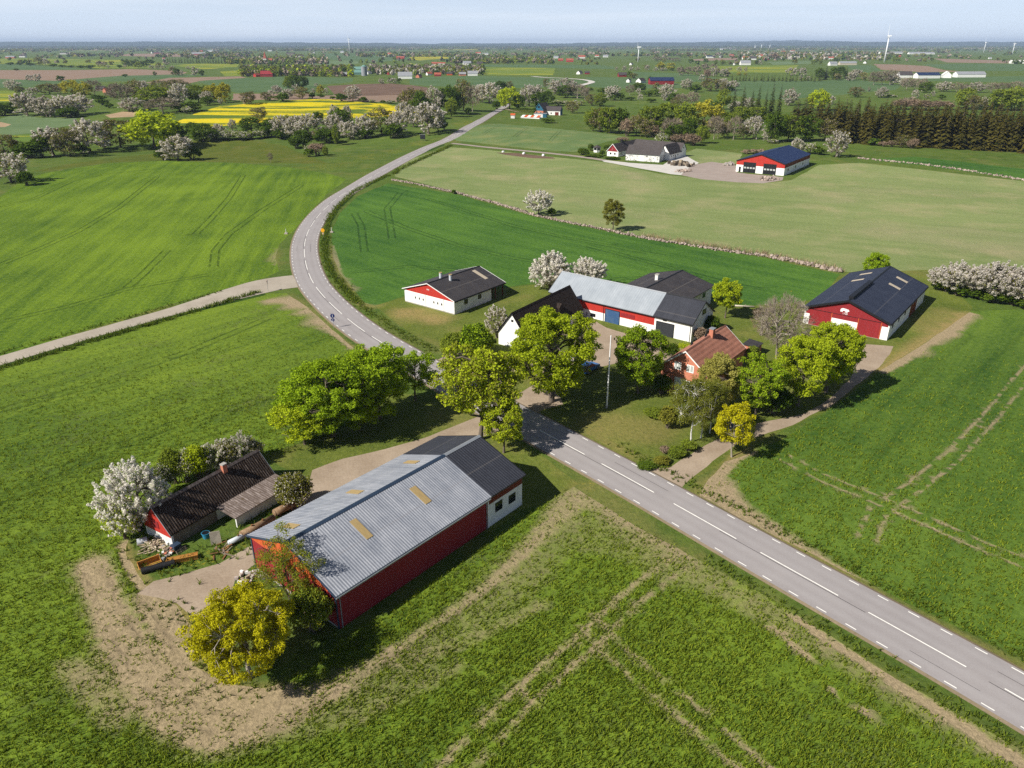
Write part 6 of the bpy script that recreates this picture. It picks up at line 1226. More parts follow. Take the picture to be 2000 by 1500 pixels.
# crop and weeds as real blades on the nearest ground
def bare_at(P): return seg_field(P, BARE)
def inside(P, poly):
    x, y = P[:, 0], P[:, 1]; c = np.zeros(len(P), bool); n = len(poly)
    for i in range(n):
        (x0, y0), (x1, y1) = poly[i], poly[(i + 1) % n]; hit = ((y0 > y) != (y1 > y)) & (x < (x1 - x0) * (y - y0) / (y1 - y0 + 1e-12) + x0); c ^= hit
    return c
def zone(mt, i=0): return [[G(*p) for p in z[2]] for z in ZONES if z[1] == mt][i]
def crop_blades(name, poly, n, seed, row, mat, label, dmax=165., h=.28, w=.042, thr=.55):
    r = np.random.default_rng(seed); a = np.array(poly); P = np.column_stack([r.uniform(-105, 125, n), r.uniform(24, dmax, n)]); d = np.hypot(P[:, 0], P[:, 1])
    P = P[(np.abs(P[:, 0]) < .66 * P[:, 1] + 18) & (r.random(n) < np.clip(2400. / d ** 2, .03, 1) * (1 - sstep(dmax * .55, dmax, d))) & inside(P, poly)]
    c, s = math.cos(row), math.sin(row); v = -P[:, 0] * s + P[:, 1] * c; u = P[:, 0] * c + P[:, 1] * s; band = fbm(v * .75, u * .035, seed + 3, 3); snap = np.round(v / .42) * .42; sh = (snap - v) * .8; P = P + np.column_stack([-s * sh, c * sh])
    b = bare_at(P); dens = fbm(P[:, 0] * 1.1, P[:, 1] * 1.1, seed, 4) * .62 + .42 * fbm(P[:, 0] * .08, P[:, 1] * .08, seed + 5, 3); ok = dens + .30 * (band - .45) > .32 + b * .50 + r.normal(size=len(P)) * .13; P = P[ok]; b = b[ok]
    Q = np.column_stack([P, np.zeros(len(P))]); k = 3; h = h * np.repeat(1 - .6 * np.clip(b, 0, 1), k)[:, None]; q = np.repeat(Q, k, 0) + r.normal(size=(len(Q) * k, 3)) * [.09, .09, 0]; dd = r.normal(size=q.shape) * [.40, .40, 0] + [0, 0, 1]
    V, F, K = needles(q, q + dd * (h * r.uniform(.5, 1.2, (len(q), 1))), w, r); tag(link(name, np_mesh(name, V, [F], [LM[mat]], attrs={'rnd': K})), label, None, None, 'stuff')
crop_blades('crop_grass', zone('crop_fore'), 900000, 21, math.radians(50), 'blade', 'young green cereal crop growing in the field around the red barn')
crop_blades('crop_grass', zone('crop_right'), 700000, 22, math.radians(50), 'blade', 'young green cereal crop in the field right of the road')
def weeds(name, pts, step, spread, h, w, n, seed, label, mat='weed'): tufts(name, along(pts, step, spread, seed), h, w, n, mat, seed, label)
def side(P, off, a, b, jit, step, seed):
    """points beside a road line between the rows nearest to pixels a and b"""
    r = np.random.default_rng(seed); N = normals2(P); k0, k1 = sorted(int(np.argmin(np.hypot(P[:, 0] - g[0], P[:, 1] - g[1]))) for g in (G(*a), G(*b))); Q = P[k0:k1] + N[k0:k1] * off
    n = int((k1 - k0) * 2. / step); u = r.uniform(0, len(Q) - 1.01, n); i = u.astype(int); f = (u - i)[:, None]; q = Q[i] * (1 - f) + Q[i + 1] * f + N[k0:k1][i] * r.normal(size=(n, 1)) * jit
    return np.column_stack([q, terr(q[:, 0], q[:, 1])])
tufts('verge_grass', side(LANE, -3.9, (-420, 830), (500, 562), .45, .10, 31), .6, .06, 5, 'weed', 31, 'rank dark grass in the ditch below the lane')
tufts('verge_grass', side(LANE, 3.6, (-420, 830), (470, 570), .5, .22, 38), .38, .055, 4, 'weed', 38, 'verge grass above the lane')
tufts('verge_grass', side(ROAD, -5.3, (1110, 872), (2250, 1513), .5, .12, 33), .34, .045, 5, 'weed', 33, 'verge grass on the near side of the road')
tufts('verge_grass', side(ROAD, 5.2, (1400, 1032), (2250, 1513), .45, .12, 34), .34, .045, 5, 'weed', 34, 'verge grass on the far side of the road')
tufts('verge_grass', side(ROAD, -5.4, (610, 548), (800, 700), .6, .16, 39), .42, .05, 5, 'weed', 39, 'verge grass left of the road')
weeds('verge_grass', [(757, 343), (697, 372), (656, 410), (638, 447), (636, 500), (647, 530), (674, 566), (698, 590)], .16, .6, .7, .06, 5, 32, 'rank dark grass in the ditch inside the bend')
weeds('verge_grass', [(265, 1060), (300, 1105), (350, 1105), (430, 1080), (480, 1055), (520, 1010), (560, 985)], .10, 1.3, .42, .05, 5, 35, 'weeds and nettles around the junk by the cottage')
weeds('verge_grass', [(300, 1185), (345, 1200), (385, 1260), (400, 1320), (470, 1340), (560, 1300), (640, 1240)], .12, 1.3, .32, .045, 5, 36, 'weeds around the yellow maple')
weeds('verge_grass', [(880, 285), (800, 322), (768, 340)], .2, .6, .8, .09, 5, 37, 'rank grass on the road bank by the pale field')
weeds('verge_grass', [(660, 845), (560, 880), (515, 893)], .2, .5, .5, .05, 5, 40, 'rough grass under the roadside row of trees')

# ------------------------------------------------------------------ junk around the cottage and barn
def thing_at(name, px, py, rz, label, cat, group=None): x, y, z = at(px, py); return empty(name, (x, y, z), math.radians(rz), label, cat, group)
def tank(px, py, rz, L, r, mat, label, name='tank', saddles=True, fittings=2):
    o = thing_at(name, px, py, rz, label, 'tank'); b = MB(); b.tube((-L / 2, 0, r + .1), (L / 2, 0, r + .1), r, r, 18); b.tube((-L / 2 - r * .22, 0, r + .1), (-L / 2, 0, r + .1), r * .7, r, 18); b.tube((L / 2, 0, r + .1), (L / 2 + r * .22, 0, r + .1), r, r * .7, 18); b.build('shell', M[mat], o, True)
    for k in range(fittings):
        x = -L / 2 + L * (k + 1) / (fittings + 1); MB().tube((x, 0, 2 * r + .02), (x, 0, 2 * r + .26), r * .28, r * .28, 10).build('manhole', M['rust'], o)
    if saddles:
        for x in (-L * .3, L * .3): MB().box(x - .08, -r * .8, -.1, x + .08, r * .8, .28).build('saddle', M['rust'], o)
    return o
tank(467, 1057, 48, 2.3, .30, 'chrome_pale', 'pale grey cylinder tank lying by the track beside the lean-to', fittings=1)
tank(505, 1035, 50, 4.2, .42, 'rust_brown', 'long rusty brown tank lying along the lean-to wall')
tank(556, 1000, 50, 2.6, .45, 'rust_brown', 'short brown tank with pale end below the olive bush', fittings=1)
def trough(px, py, rz, L, mat, label, tilt=0.):
    o = thing_at('feed_trough', px, py, rz, label, 'trough', 'old troughs in the weeds'); w0, w1, h, t = .28, .45, .5, .04
    b = MB(); b.hexa([(-L / 2, -w0, 0), (L / 2, -w0, 0), (L / 2, w0, 0), (-L / 2, w0, 0), (-L / 2, -w0, t), (L / 2, -w0, t), (L / 2, w0, t), (-L / 2, w0, t)])
    for sg in (-1, 1): b.hexa([(-L / 2, sg * w0, t), (L / 2, sg * w0, t), (L / 2, sg * (w0 - t), t), (-L / 2, sg * (w0 - t), t), (-L / 2, sg * w1, h), (L / 2, sg * w1, h), (L / 2, sg * (w1 - t), h), (-L / 2, sg * (w1 - t), h)])
    for x in (-L / 2, L / 2 - t): b.hexa([(x, -w0 + t, t), (x + t, -w0 + t, t), (x + t, w0 - t, t), (x, w0 - t, t), (x, -w1 + t, h), (x + t, -w1 + t, h), (x + t, w1 - t, h), (x, w1 - t, h)])
    b.build('shell', M[mat], o); r = MB()
    for sg in (-1, 1): r.box(-L / 2 - .03, sg * w1 - .04, h + .002, L / 2 + .03, sg * w1 + .04, h + .05)
    r.build('rim', M[mat], o); o.rotation_euler.x = tilt; return o
trough(357, 1096, 20, 3.1, 'orange', 'faded orange trough lying open in the weeds nearest the track', -.25); trough(292, 1102, 38, 2.2, 'orange', 'broken orange trough half sunk in the grass', .5)
o = thing_at('pipe', 310, 1112, 27, 'thick black drainage pipe lying in the weeds', 'pipe'); b = MB()
for k in range(18):
    t0 = 2 * math.pi * k / 18; t1 = 2 * math.pi * (k + 1) / 18
    for (ra, rb, x) in ((.34, .28, -1.6), (.28, .34, 1.6)): b.poly([(x, ra * math.cos(t0), .34 + ra * math.sin(t0)), (x, ra * math.cos(t1), .34 + ra * math.sin(t1)), (x, rb * math.cos(t1), .34 + rb * math.sin(t1)), (x, rb * math.cos(t0), .34 + rb * math.sin(t0))])
    b.poly([(-1.6, .34 * math.cos(t0), .34 + .34 * math.sin(t0)), (1.6, .34 * math.cos(t0), .34 + .34 * math.sin(t0)), (1.6, .34 * math.cos(t1), .34 + .34 * math.sin(t1)), (-1.6, .34 * math.cos(t1), .34 + .34 * math.sin(t1))])
    b.poly([(1.6, .28 * math.cos(t0), .34 + .28 * math.sin(t0)), (-1.6, .28 * math.cos(t0), .34 + .28 * math.sin(t0)), (-1.6, .28 * math.cos(t1), .34 + .28 * math.sin(t1)), (1.6, .28 * math.cos(t1), .34 + .28 * math.sin(t1))])
b.build('shell', M['rubber'], o)
o = thing_at('tub', 403, 1050, 0, 'blue plastic tub under the lean-to roof', 'tub'); MB().tube((0, 0, 0), (0, 0, .62), .34, .42, 16).build('shell', M['blue_plastic'], o); MB().tube((0, 0, .621), (0, 0, .66), .46, .46, 16).build('rim', M['blue_plastic'], o); MB().tube((0, 0, .661), (0, 0, .67), .40, .40, 16).build('water', M['glass'], o)
o = thing_at('board', 423, 1062, 30, 'pale plywood sheet leaning on the lean-to corner', 'board'); MB().hexa([(-.55, -.05, 0), (.55, -.05, 0), (.55, 0, 0), (-.55, 0, 0), (-.50, .35, 1.45), (.55, .35, 1.30), (.55, .40, 1.30), (-.50, .40, 1.45)]).build('sheet', M['pale_board'], o)
MB().box(-.5, .1, .62, .5, .14, .72).build('batten', M['wood'], o).rotation_euler = (-.28, 0, 0)
def heap(name, px, py, label, cat, n, size, mats, seed, spread, planks=False):
    r = np.random.default_rng(seed); o = thing_at(name, px, py, 0, label, cat); pm = {}
    for i in range(n):
        x, y = r.normal(size=2) * spread; z = max(0, .5 * spread - .35 * math.hypot(x, y)) * r.random() + .05; mt = mats[i % len(mats)]; b = pm.setdefault(mt, MB())
        l, w, h = (size * r.uniform(.8, 2.2), size * .16, size * .07) if planks else tuple(size * r.uniform(.5, 1.1, 3)); a = r.uniform(0, 3.14); c, s = math.cos(a), math.sin(a); tl = r.uniform(-.25, .35) if planks else r.uniform(-.15, .15)
        P = []
        for zz in (0, h):
            for (dx, dy) in ((-l / 2, -w / 2), (l / 2, -w / 2), (l / 2, w / 2), (-l / 2, w / 2)): P.append((x + dx * c - dy * s, y + dx * s + dy * c, z + zz + dx * tl))
        b.hexa(P)
    for k, (mt, b) in enumerate(pm.items()): b.build({'concrete': 'concrete_blocks', 'white': 'white_blocks', 'wood': 'planks', 'rust': 'scrap_metal', 'straw': 'branches', 'brick': 'bricks', 'dirt': 'soil', 'stone': 'stones', 'pale_board': 'boards', 'trim_grey': 'sheet_scrap'}[mt], M[mt], o)
    return o
heap('rubble_heap', 490, 1132, 'heap of grey concrete blocks and white slabs by the barn gable', 'rubble', 30, .42, ['concrete', 'stone', 'concrete', 'white', 'stone', 'concrete', 'straw'], 51, .62)
heap('scrap_heap', 430, 1078, 'flat heap of rusty scrap and brown planks beside the track', 'scrap', 16, .9, ['rust', 'wood'], 52, .6, True)
heap('branch_heap', 306, 1062, 'pale tangle of cut branches before the white cottage gable', 'brushwood', 90, .8, ['straw', 'wood', 'straw', 'pale_board'], 53, .75, True)
heap('scrap_heap', 330, 1078, 'mixed pile of broken bricks, tins and boards at the cottage corner', 'scrap', 26, .34, ['concrete', 'brick', 'trim_grey', 'straw', 'wood', 'white'], 54, .5)
o = thing_at('water_tank', 278, 1058, 30, 'grey curved sheet metal cover lying left of the branches', 'scrap'); MB().prism([(-.5, .45 * math.cos(t), .05 + .4 * math.sin(t)) for t in np.linspace(0, math.pi, 9)], [(.5, .45 * math.cos(t), .05 + .4 * math.sin(t)) for t in np.linspace(0, math.pi, 9)]).build('shell', M['chrome_pale'], o)
MB().box(-.56, -.5, 0, -.51, .5, .05).build('rim', M['trim_grey'], o)
o = thing_at('pallet_stack', 357, 1078, 60, 'leaning pallet and blue-grey crate at the cottage wall', 'pallet'); b = MB()
for k in range(5): b.box(-.6, -.4 + k * .19, .0, .6, -.28 + k * .19, .03)
for k in range(3): b.box(-.6 + k * .55, -.42, -.1, -.5 + k * .55, .46, -.002)
b.build('pallet', M['wood'], o).rotation_euler = (1.0, 0, 0); MB().box(-.5, .6, 0, .4, 1.3, .7).build('crate', M['trim_blue'], o)
o = thing_at('timber_beam', 655, 1230, -25, 'grey weathered beam lying by the gable bush', 'beam'); o.location = at(585, 1195); MB().box(-1.6, -.12, 0, 1.6, .12, .2).build('beam', M['straw'], o); MB().box(-.2, .13, 0, 1.1, .2, .12).build('offcut', M['wood'], o)
o = thing_at('log', 1448, 600, -12, 'long pale log lying on the lawn by the dark green field', 'log'); MB().tube((-2.6, 0, .22), (2.6, .3, .2), .2, .15, 10).build('trunk', M['pale_board'], o, True); MB().tube((.4, .1, .3), (.9, .5, .55), .06, .03, 6).build('branch_stub', M['straw'], o)
# garden shed roof behind the brick house
o = thing_at('garden_shed', 1468, 690, 52, 'small dark roofed shed behind the brick house', 'shed'); MB().box(-1.4, -1.1, -.1, 1.4, 1.1, 1.7).build('wall', M['brick'], o); MB().hexa([(-1.6, -1.3, 1.7), (1.6, -1.3, 1.7), (1.6, 1.3, 1.9), (-1.6, 1.3, 1.9), (-1.6, -1.3, 1.8), (1.6, -1.3, 1.8), (1.6, 1.3, 2.0), (-1.6, 1.3, 2.0)]).build('roof', M['dark_roof'], o)
MB().box(-.4, -1.16, -.05, .4, -1.11, 1.6).build('door', M['wood'], o)
# parked cars (half hidden by trees)
def car(px, py, rz, col, label):
    o = thing_at('parked_car', px, py, rz, label, 'car'); pm = plain('car paint ' + label[:8], col, .25, .05, spec=.6)
    prof = [(-2.1, .35), (-2.15, .75), (-2.0, .95), (-1.0, 1.02), (-.45, 1.0), (.9, .98), (1.0, .95), (1.95, .85), (2.12, .65), (2.1, .35)]
    MB().prism([(x, -.85, z) for x, z in prof], [(x, .85, z) for x, z in prof]).build('body', pm, o)
    cab = [(-1.75, .985), (-1.35, 1.45), (.25, 1.45), (1.0, .985)]; c = MB().hexa([(-1.8, -.8, .99), (1.0, -.8, .99), (1.0, .8, .99), (-1.8, .8, .99), (-1.35, -.62, 1.42), (.2, -.62, 1.42), (.2, .62, 1.42), (-1.35, .62, 1.42)]).build('windows', M['glass'], o)
    MB().box(-1.4, -.64, 1.422, .25, .64, 1.47).build('roof', pm, o)
    for x in (-1.35, 1.35):
        for sg in (-1, 1):
            w = MB().tube((x, sg * .70, .33), (x, sg * .88, .33), .33, .33, 16).build('wheel', M['rubber'], o); MB().tube((x, sg * .881, .33), (x, sg * .90, .33), .2, .2, 12).build('rim', M['trim_grey'], w)
    for sg in (-1, 1): MB().box(2.08, sg * .6 - .18, .62, 2.15, sg * .6 + .18, .76).build('headlight', M['glass_pale'], o)
    for sg in (-1, 1): MB().box(-2.17, sg * .62 - .16, .72, -2.13, sg * .62 + .16, .86).build('tail_light', M['sign_red'], o)
    return o
car(1428, 846, 20, (.03, .07, .17), 'dark blue car parked on the driveway behind the small yellow maple')
car(1126, 700, 55, (.72, .72, .70), 'white car parked in the yard behind the great maple')
car(1150, 724, 50, (.04, .16, .40), 'blue car parked in the shade of the great maple')
# garden pavilion at the courtyard farm
o = thing_at('pavilion', 1166, 297, 20, 'white six-sided garden pavilion with grey roof near the farm lane', 'pavilion'); hx = [(1.9 * math.cos(math.pi / 3 * i), 1.9 * math.sin(math.pi / 3 * i)) for i in range(6)]
MB().prism([(x, y, 0) for x, y in hx], [(x, y, 1.0) for x, y in hx]).build('wall', M['white'], o)
MB().prism([(x * .93, y * .93, 1.0) for x, y in hx], [(x * .93, y * .93, 2.1) for x, y in hx]).build('windows', M['glass'], o)
for x, y in hx: MB().box(x * .96 - .09, y * .96 - .09, 1.0, x * .96 + .09, y * .96 + .09, 2.3).build('post', M['trim_white'], o)
MB().prism([(x * 1.2, y * 1.2, 2.3) for x, y in hx], [(x * .2, y * .2, 3.3) for x, y in hx]).build('roof', M['tiles_dark'], o)
heap('timber_heap', 1330, 322, 'dark timber and earth heap beside the white farm wall', 'heap', 40, 1.3, ['dirt', 'wood', 'straw', 'dirt'], 55, 2.2)
heap('soil_heap', 1425, 322, 'low grey gravel heap left of the machine hall', 'heap', 30, 1.0, ['stone', 'concrete'], 56, 1.4)
for i, px in enumerate((983, 1023, 1061)):
    x, y, z = at(px, 296.5 + (px - 983) * .09 + 1); o = empty('plastic_bag', (x, y, z), .5 * i, f"white bag of seed on the bare strip, {ordinal(i + 1)} from the road", 'bag', 'bags on the bare strip'); v, f, k = rocks([(0, 0), (.1, 0)], 1, .9, 1.0, i, 0, 0); v = v - [0, 0, float(terr(0, 0))]; link('sack', np_mesh('sack', v, [f], [M['trim_white']], smooth=True), o)
# blue house by the crest
tz = float(terr(*G(1072, 222)))
bx, by = G(1060, 225)
b = Barn('blue_house', 'blue gabled house with brick base and dark roof near the crest', 'house', bx, by + 8, 62, 14, 8.5, 4.2, 9.0, .4, .3, z=tz); b.walls('wall', M['brick'], z1=3.4); b.walls('upper_wall', M['tin_blue'], z0=3.4); b.roof('roof', M['tiles_dark']); b.barge(M['tin_blue'], 'FB', .4); b.window('F', -.9, .9, 5.4, 6.8, 'trim_black'); b.window('F', -2.5, -1.1, 1.2, 2.5, 'trim_white'); b.window('F', 1.1, 2.5, 1.2, 2.5, 'trim_white')
bx, by = G(1082, 225)
b = Barn('white_cottage', 'low white wing with dark roof joined to the blue house', 'house', bx, by + 4, -18, 13, 8, 3.4, 6.4, .3, .3, z=tz); b.walls('wall', M['white']); b.gable('B', 'gable_boards', M['tin_blue'], .2, .04); b.roof('roof', M['tiles_dark']); b.door('door', M['red_dark'], 'R', 2., 5., -.05, 2.4, None, .06, False); b.window('R', -1.6, -.7, .9, 2.0, 'trim_black'); b.door('side_door', M['wood'], 'R', -4.6, -3.6, -.05, 2.1, None, .06, False)
o = thing_at('garage', 1055, 229, -12, 'flat roofed white and blue garage in front of the blue house', 'garage'); MB().box(-4.5, -2.5, -.2, 2.4, 2.5, 2.6).build('wall', M['white'], o); MB().box(2.4, -2.5, -.2, 5.2, 2.5, 2.7).build('side_wall', M['tin_blue'], o); MB().box(-4.7, -2.7, 2.701, 5.4, 2.7, 2.9).build('roof', M['trim_grey'], o)
o = thing_at('greenhouse', 1037, 231, -22, 'long low greenhouse of red and white sheets beside the garage', 'greenhouse'); MB().box(-7.5, -2., -.2, 7.5, 2., .8).build('wall', M['trim_white'], o)
for k in range(6): MB().hexa([(-7.5 + k * 2.5, -2.2, .85), (-5.05 + k * 2.5, -2.2, .85), (-5.05 + k * 2.5, 2.2, 2.0), (-7.5 + k * 2.5, 2.2, 2.0), (-7.5 + k * 2.5, -2.2, .95), (-5.05 + k * 2.5, -2.2, .95), (-5.05 + k * 2.5, 2.2, 2.1), (-7.5 + k * 2.5, 2.2, 2.1)]).build('roof_sheet', M['red_orange' if k % 2 else 'white_old'], o)
o = thing_at('playhouse', 1002, 231, -10, 'small grey playhouse with red roof on the meadow', 'shed'); MB().box(-1.5, -1.3, -.1, 1.5, 1.3, 2.3).build('wall', M['white_old'], o); MB().prism([(-1.8, -1.6, 2.3), (-1.8, 1.6, 2.3), (-1.8, 0, 3.5)], [(1.8, -1.6, 2.3), (1.8, 1.6, 2.3), (1.8, 0, 3.5)]).build('roof', M['red_orange'], o)
# ------------------------------------------------------------------ the far plain: farms, village, woods, turbines
def far_house(px, py, wpx, ang, wall, roof, label, cat='house', dep=.6, eave=None, name='farmhouse', group=None, rise=.42):
    x, y = G(px, py); z = float(terr(x, y)); _, L = px_size(px, py, py - 4, wpx); e = eave or min(5., max(2.8, L * .2)); Wd = min(15. if L < 60 else 24., max(5., L * dep)); rise = rise if L < 30 else .26
    b = Barn(name, label, cat, x, y + Wd * .3, ang, L, Wd, e, e + Wd * rise, .4, .4, group=group, z=z); b.walls('wall', M[wall], -1.); b.roof('roof', M[roof]); return b
M['roof_red'] = plain('orange red roof tiles', (.33, .085, .050), .8, .2, .3); M['roof_grey'] = plain('grey fibre roof', (.26, .27, .29), .7, .15, .2); M['tin_green'] = plain('green sheet metal', (.14, .27, .23), .6, .12, .2)
for q in [
 (208, 181, 15, 70, 'brick', 'roof_red', 'red tiled farm roof half hidden among the left trees'), (196, 178, 18, 0, 'wood', 'tiles_dark', 'dark roofed barn beside the red tiled farm'),
 (501, 150, 13, 65, 'red_bright', 'roof_red', 'orange gabled house of the red farm below the village'), (521, 150, 24, 4, 'red', 'red', 'long dark red barn of the red farm below the village'), (497, 149, 10, 20, 'white', 'tiles_dark', 'white grey roofed shed left of the red farm'),
 (696, 146, 20, 10, 'tin_green', 'tin_green', 'green sheet metal mill building beside the silo'), (700, 139, 18, 5, 'tin_green', 'tin_green', 'tall upper block of the green mill'),
 (678, 149, 16, 8, 'red', 'roof_grey', 'red shed left of the green mill'), (720, 145, 12, 60, 'white', 'roof_grey', 'white house right of the mill silo'), (791, 154, 28, 6, 'white', 'roof_grey', 'long white hall at the village edge'), (818, 152, 14, 70, 'brick', 'tiles_dark', 'dark A-shaped gabled house at the village edge'),
 (903, 148, 14, 10, 'brick', 'roof_grey', 'brick house on the right side of the village'), (923, 148, 20, 4, 'white', 'roof_grey', 'white bungalow at the right end of the village'), (855, 149, 14, 0, 'red', 'roof_red', 'red roofed house in the middle of the village'), (838, 147, 12, 40, 'white', 'roof_red', 'white house with red roof behind the A-shaped house'), (878, 147, 12, 0, 'red_orange', 'tiles_dark', 'orange house among village trees'), (872, 143, 14, 10, 'white', 'tiles_dark', 'dark roofed house behind the village trees'), (885, 141, 10, 60, 'white', 'roof_red', 'small house behind the orange village house'), (770, 143, 12, 20, 'white', 'tiles_dark', 'white house left behind the long hall'), (760, 146, 10, 70, 'red', 'roof_red', 'red house between mill and village'),
 (848, 126, 10, 0, 'red_orange', 'roof_red', 'orange roofed house left of the red pair beyond the rape strip'), (858, 126, 9, 0, 'white', 'roof_red', 'middle red roofed house beyond the rape strip'), (866, 126, 8, 0, 'white', 'roof_red', 'right red roofed house beyond the rape strip'), (912, 127, 16, 10, 'white', 'roof_grey', 'white farm hall above the rape strip'), (937, 126, 12, 0, 'wood', 'tiles_dark', 'dark barn right of the white farm hall'), (892, 115, 10, 0, 'white', 'roof_grey', 'white shed beyond the copse'), (934, 106, 10, 0, 'white', 'roof_red', 'red roofed farm in the far copse'), (948, 107, 12, 0, 'white', 'roof_grey', 'grey hall in the far copse'),
 (762, 108, 10, 0, 'white', 'roof_red', 'red house on the plain right of the left turbine'), (782, 115, 16, 0, 'red_bright', 'roof_red', 'long red farm on the plain'), (751, 111, 8, 0, 'white', 'roof_grey', 'grey house beside the long red farm'),
 (1132, 145, 14, 60, 'white', 'tiles_dark', 'white gabled house left of the pasture road'), (1147, 145, 10, 0, 'red', 'tiles_dark', 'dark red shed beside the white gabled house'), (1095, 119, 10, 0, 'red_bright', 'roof_red', 'red roofed barn left on the far meadow'), (1113, 121, 14, 0, 'red_bright', 'roof_red', 'large red barn on the far meadow'), (1136, 114, 14, 0, 'white', 'roof_red', 'orange roofed farm on the far meadow'), (1086, 114, 10, 0, 'white', 'roof_grey', 'white farmhouse on the far meadow'), (1166, 111, 8, 0, 'white', 'roof_red', 'small red roofed house near the small turbine'), (1183, 112, 10, 0, 'white', 'roof_grey', 'white hall near the small turbine'),
 (1228, 161, 13, 65, 'white', 'tiles_dark', 'left white gabled house of the red-walled farm'), (1252, 162, 20, 50, 'white', 'tiles_dark', 'white house with steep dark roof beside the long red stable'), (1292, 165, 48, 2, 'red', 'blue_roof', 'long low red stable with dark blue roof'), (1216, 150, 18, 8, 'red', 'tiles_dark', 'red barn with grey roof behind the white gabled house'),
 (1233, 127, 9, 60, 'white', 'tiles_dark', 'white gabled house before the grey copse'), (1456, 127, 20, 0, 'white', 'roof_grey', 'white farm above the rape field'), (1434, 127, 8, 60, 'white', 'tiles_dark', 'small white gable above the rape field'), (1388, 113, 16, 0, 'white', 'blue_roof', 'white hall with blue roof on the plain'), (1408, 112, 6, 0, 'white', 'roof_grey', 'small white shed by the blue roofed hall'), (1429, 110, 8, 0, 'red_orange', 'roof_red', 'orange cottage on the plain'), (1456, 116, 12, 0, 'white', 'roof_red', 'red roofed house left in the far hamlet'), (1470, 117, 14, 0, 'white', 'tiles_dark', 'dark roofed house in the far hamlet'), (1484, 112, 12, 0, 'white', 'roof_red', 'upper red roofed house in the far hamlet'), (1497, 117, 10, 0, 'red', 'tiles_dark', 'dark red barn in the far hamlet'), (1506, 115, 6, 60, 'white', 'roof_red', 'right white house of the far hamlet'), (1568, 111, 10, 0, 'white', 'roof_red', 'red roofed house right of the brown copse'), (1530, 103, 9, 0, 'white', 'roof_red', 'red house in the far haze'), (1548, 101, 9, 0, 'white', 'roof_red', 'second red house in the far haze'), (1418, 97, 22, 0, 'white', 'roof_grey', 'very long white greenhouse hall in the distance'),
 (1656, 127, 33, 0, 'pale_board', 'roof_grey', 'broad grey roofed farm right of the spruce clump'), (1627, 128, 16, 10, 'white', 'roof_grey', 'pale shed at the spruce clump'), (1620, 116, 18, 0, 'white', 'roof_red', 'red striped roofed farm before the far works'), (1690, 124, 10, 60, 'white', 'tiles_dark', 'dark gabled house by the ploughed field'), (1756, 111, 7, 0, 'red_bright', 'roof_red', 'small bright red shed near the tall turbine'), (1990, 124, 30, -6, 'white', 'white_old', 'huge white hall at the right edge'), (1934, 115, 6, 0, 'white', 'roof_grey', 'white cottage by the far right turbines'), (1650, 108, 6, 60, 'white', 'tiles_dark', 'small white gable in the far trees'),
 (1740, 105, 44, 0, 'white', 'roof_grey', 'long white factory left of the tall turbine base'), (1800, 106, 50, 0, 'white', 'roof_grey', 'long white factory right of the tall turbine base'),
 (1748, 152, 14, 60, 'white', 'tiles_dark', 'white gable at the left end of the big livestock farm'), (1768, 152, 26, 2, 'white', 'tiles_dark', 'low green-black roofed stable of the big livestock farm'), (1812, 153, 46, 4, 'white', 'blue_roof', 'broad dark blue roofed stable of the big livestock farm'), (1850, 152, 26, 70, 'white', 'white_old', 'white fronted feed house of the big livestock farm'), (1895, 151, 58, 3, 'white', 'roof_grey', 'long pale roofed stable at the right of the livestock farm'),
 (20, 114, 18, 0, 'brick', 'roof_grey', 'low grey farm at the far left edge'), (44, 112, 12, 0, 'white', 'tiles_dark', 'dark roofed house of the far left farm'), (126, 106, 18, 0, 'white', 'tiles_dark', 'long dark barn with white wall on the left plain'), (94, 99, 7, 60, 'white', 'tiles_dark', 'small white gable by the yellow strip'), (74, 98, 10, 0, 'wood', 'tin_green', 'green roofed shed by the yellow strip'), (15, 96, 8, 0, 'white', 'roof_grey', 'white house on the left horizon'), (34, 95, 8, 0, 'white', 'roof_grey', 'second white house on the left horizon'), (298, 104, 6, 60, 'white', 'tiles_dark', 'white gable on the brown plain'), (308, 104.6, 14, 0, 'red', 'tiles_dark', 'dark barn with red end on the brown plain'), (390, 101, 12, 0, 'red_bright', 'roof_red', 'orange roofed farm right on the brown plain'), (388, 107, 28, 0, 'red', 'roof_grey', 'long red stable on the brown plain'), (412, 101, 26, 0, 'white', 'roof_grey', 'pale greenhouse row on the plain'), (320, 116, 6, 0, 'white', 'roof_red', 'small red roofed house at the dark plantation'),
 (468, 115, 9, 60, 'white', 'tiles_dark', 'white gabled house left in the church village'), (478, 121, 12, 0, 'white', 'tiles_dark', 'white house below the dark trees of the church village'), (505, 122, 10, 40, 'white', 'tiles_dark', 'dark roofed house left of the church'), (532, 123, 12, 0, 'white', 'roof_grey', 'pale house right of the church'), (557, 120, 12, 10, 'white', 'tiles_dark', 'white house at the right of the church village'), (579, 120, 6, 60, 'red', 'tiles_dark', 'small red house at the green field'), (567, 106, 16, 0, 'wood', 'tiles_dark', 'low dark barn on the left plain'), (527, 100, 8, 0, 'white', 'roof_grey', 'white house on the middle plain'), (588, 112, 10, 0, 'white', 'tiles_dark', 'dark house beside the brown trees'), (610, 104, 10, 0, 'white', 'tiles_dark', 'grey house at the thin rape strip'), (635, 98, 12, 0, 'white', 'roof_red', 'white house with red roof on the far plain'), (668, 103, 7, 0, 'white', 'roof_grey', 'white shed left of the turbine'), (582, 98, 8, 0, 'white', 'roof_grey', 'small white house on the far plain')]: far_house(*q)
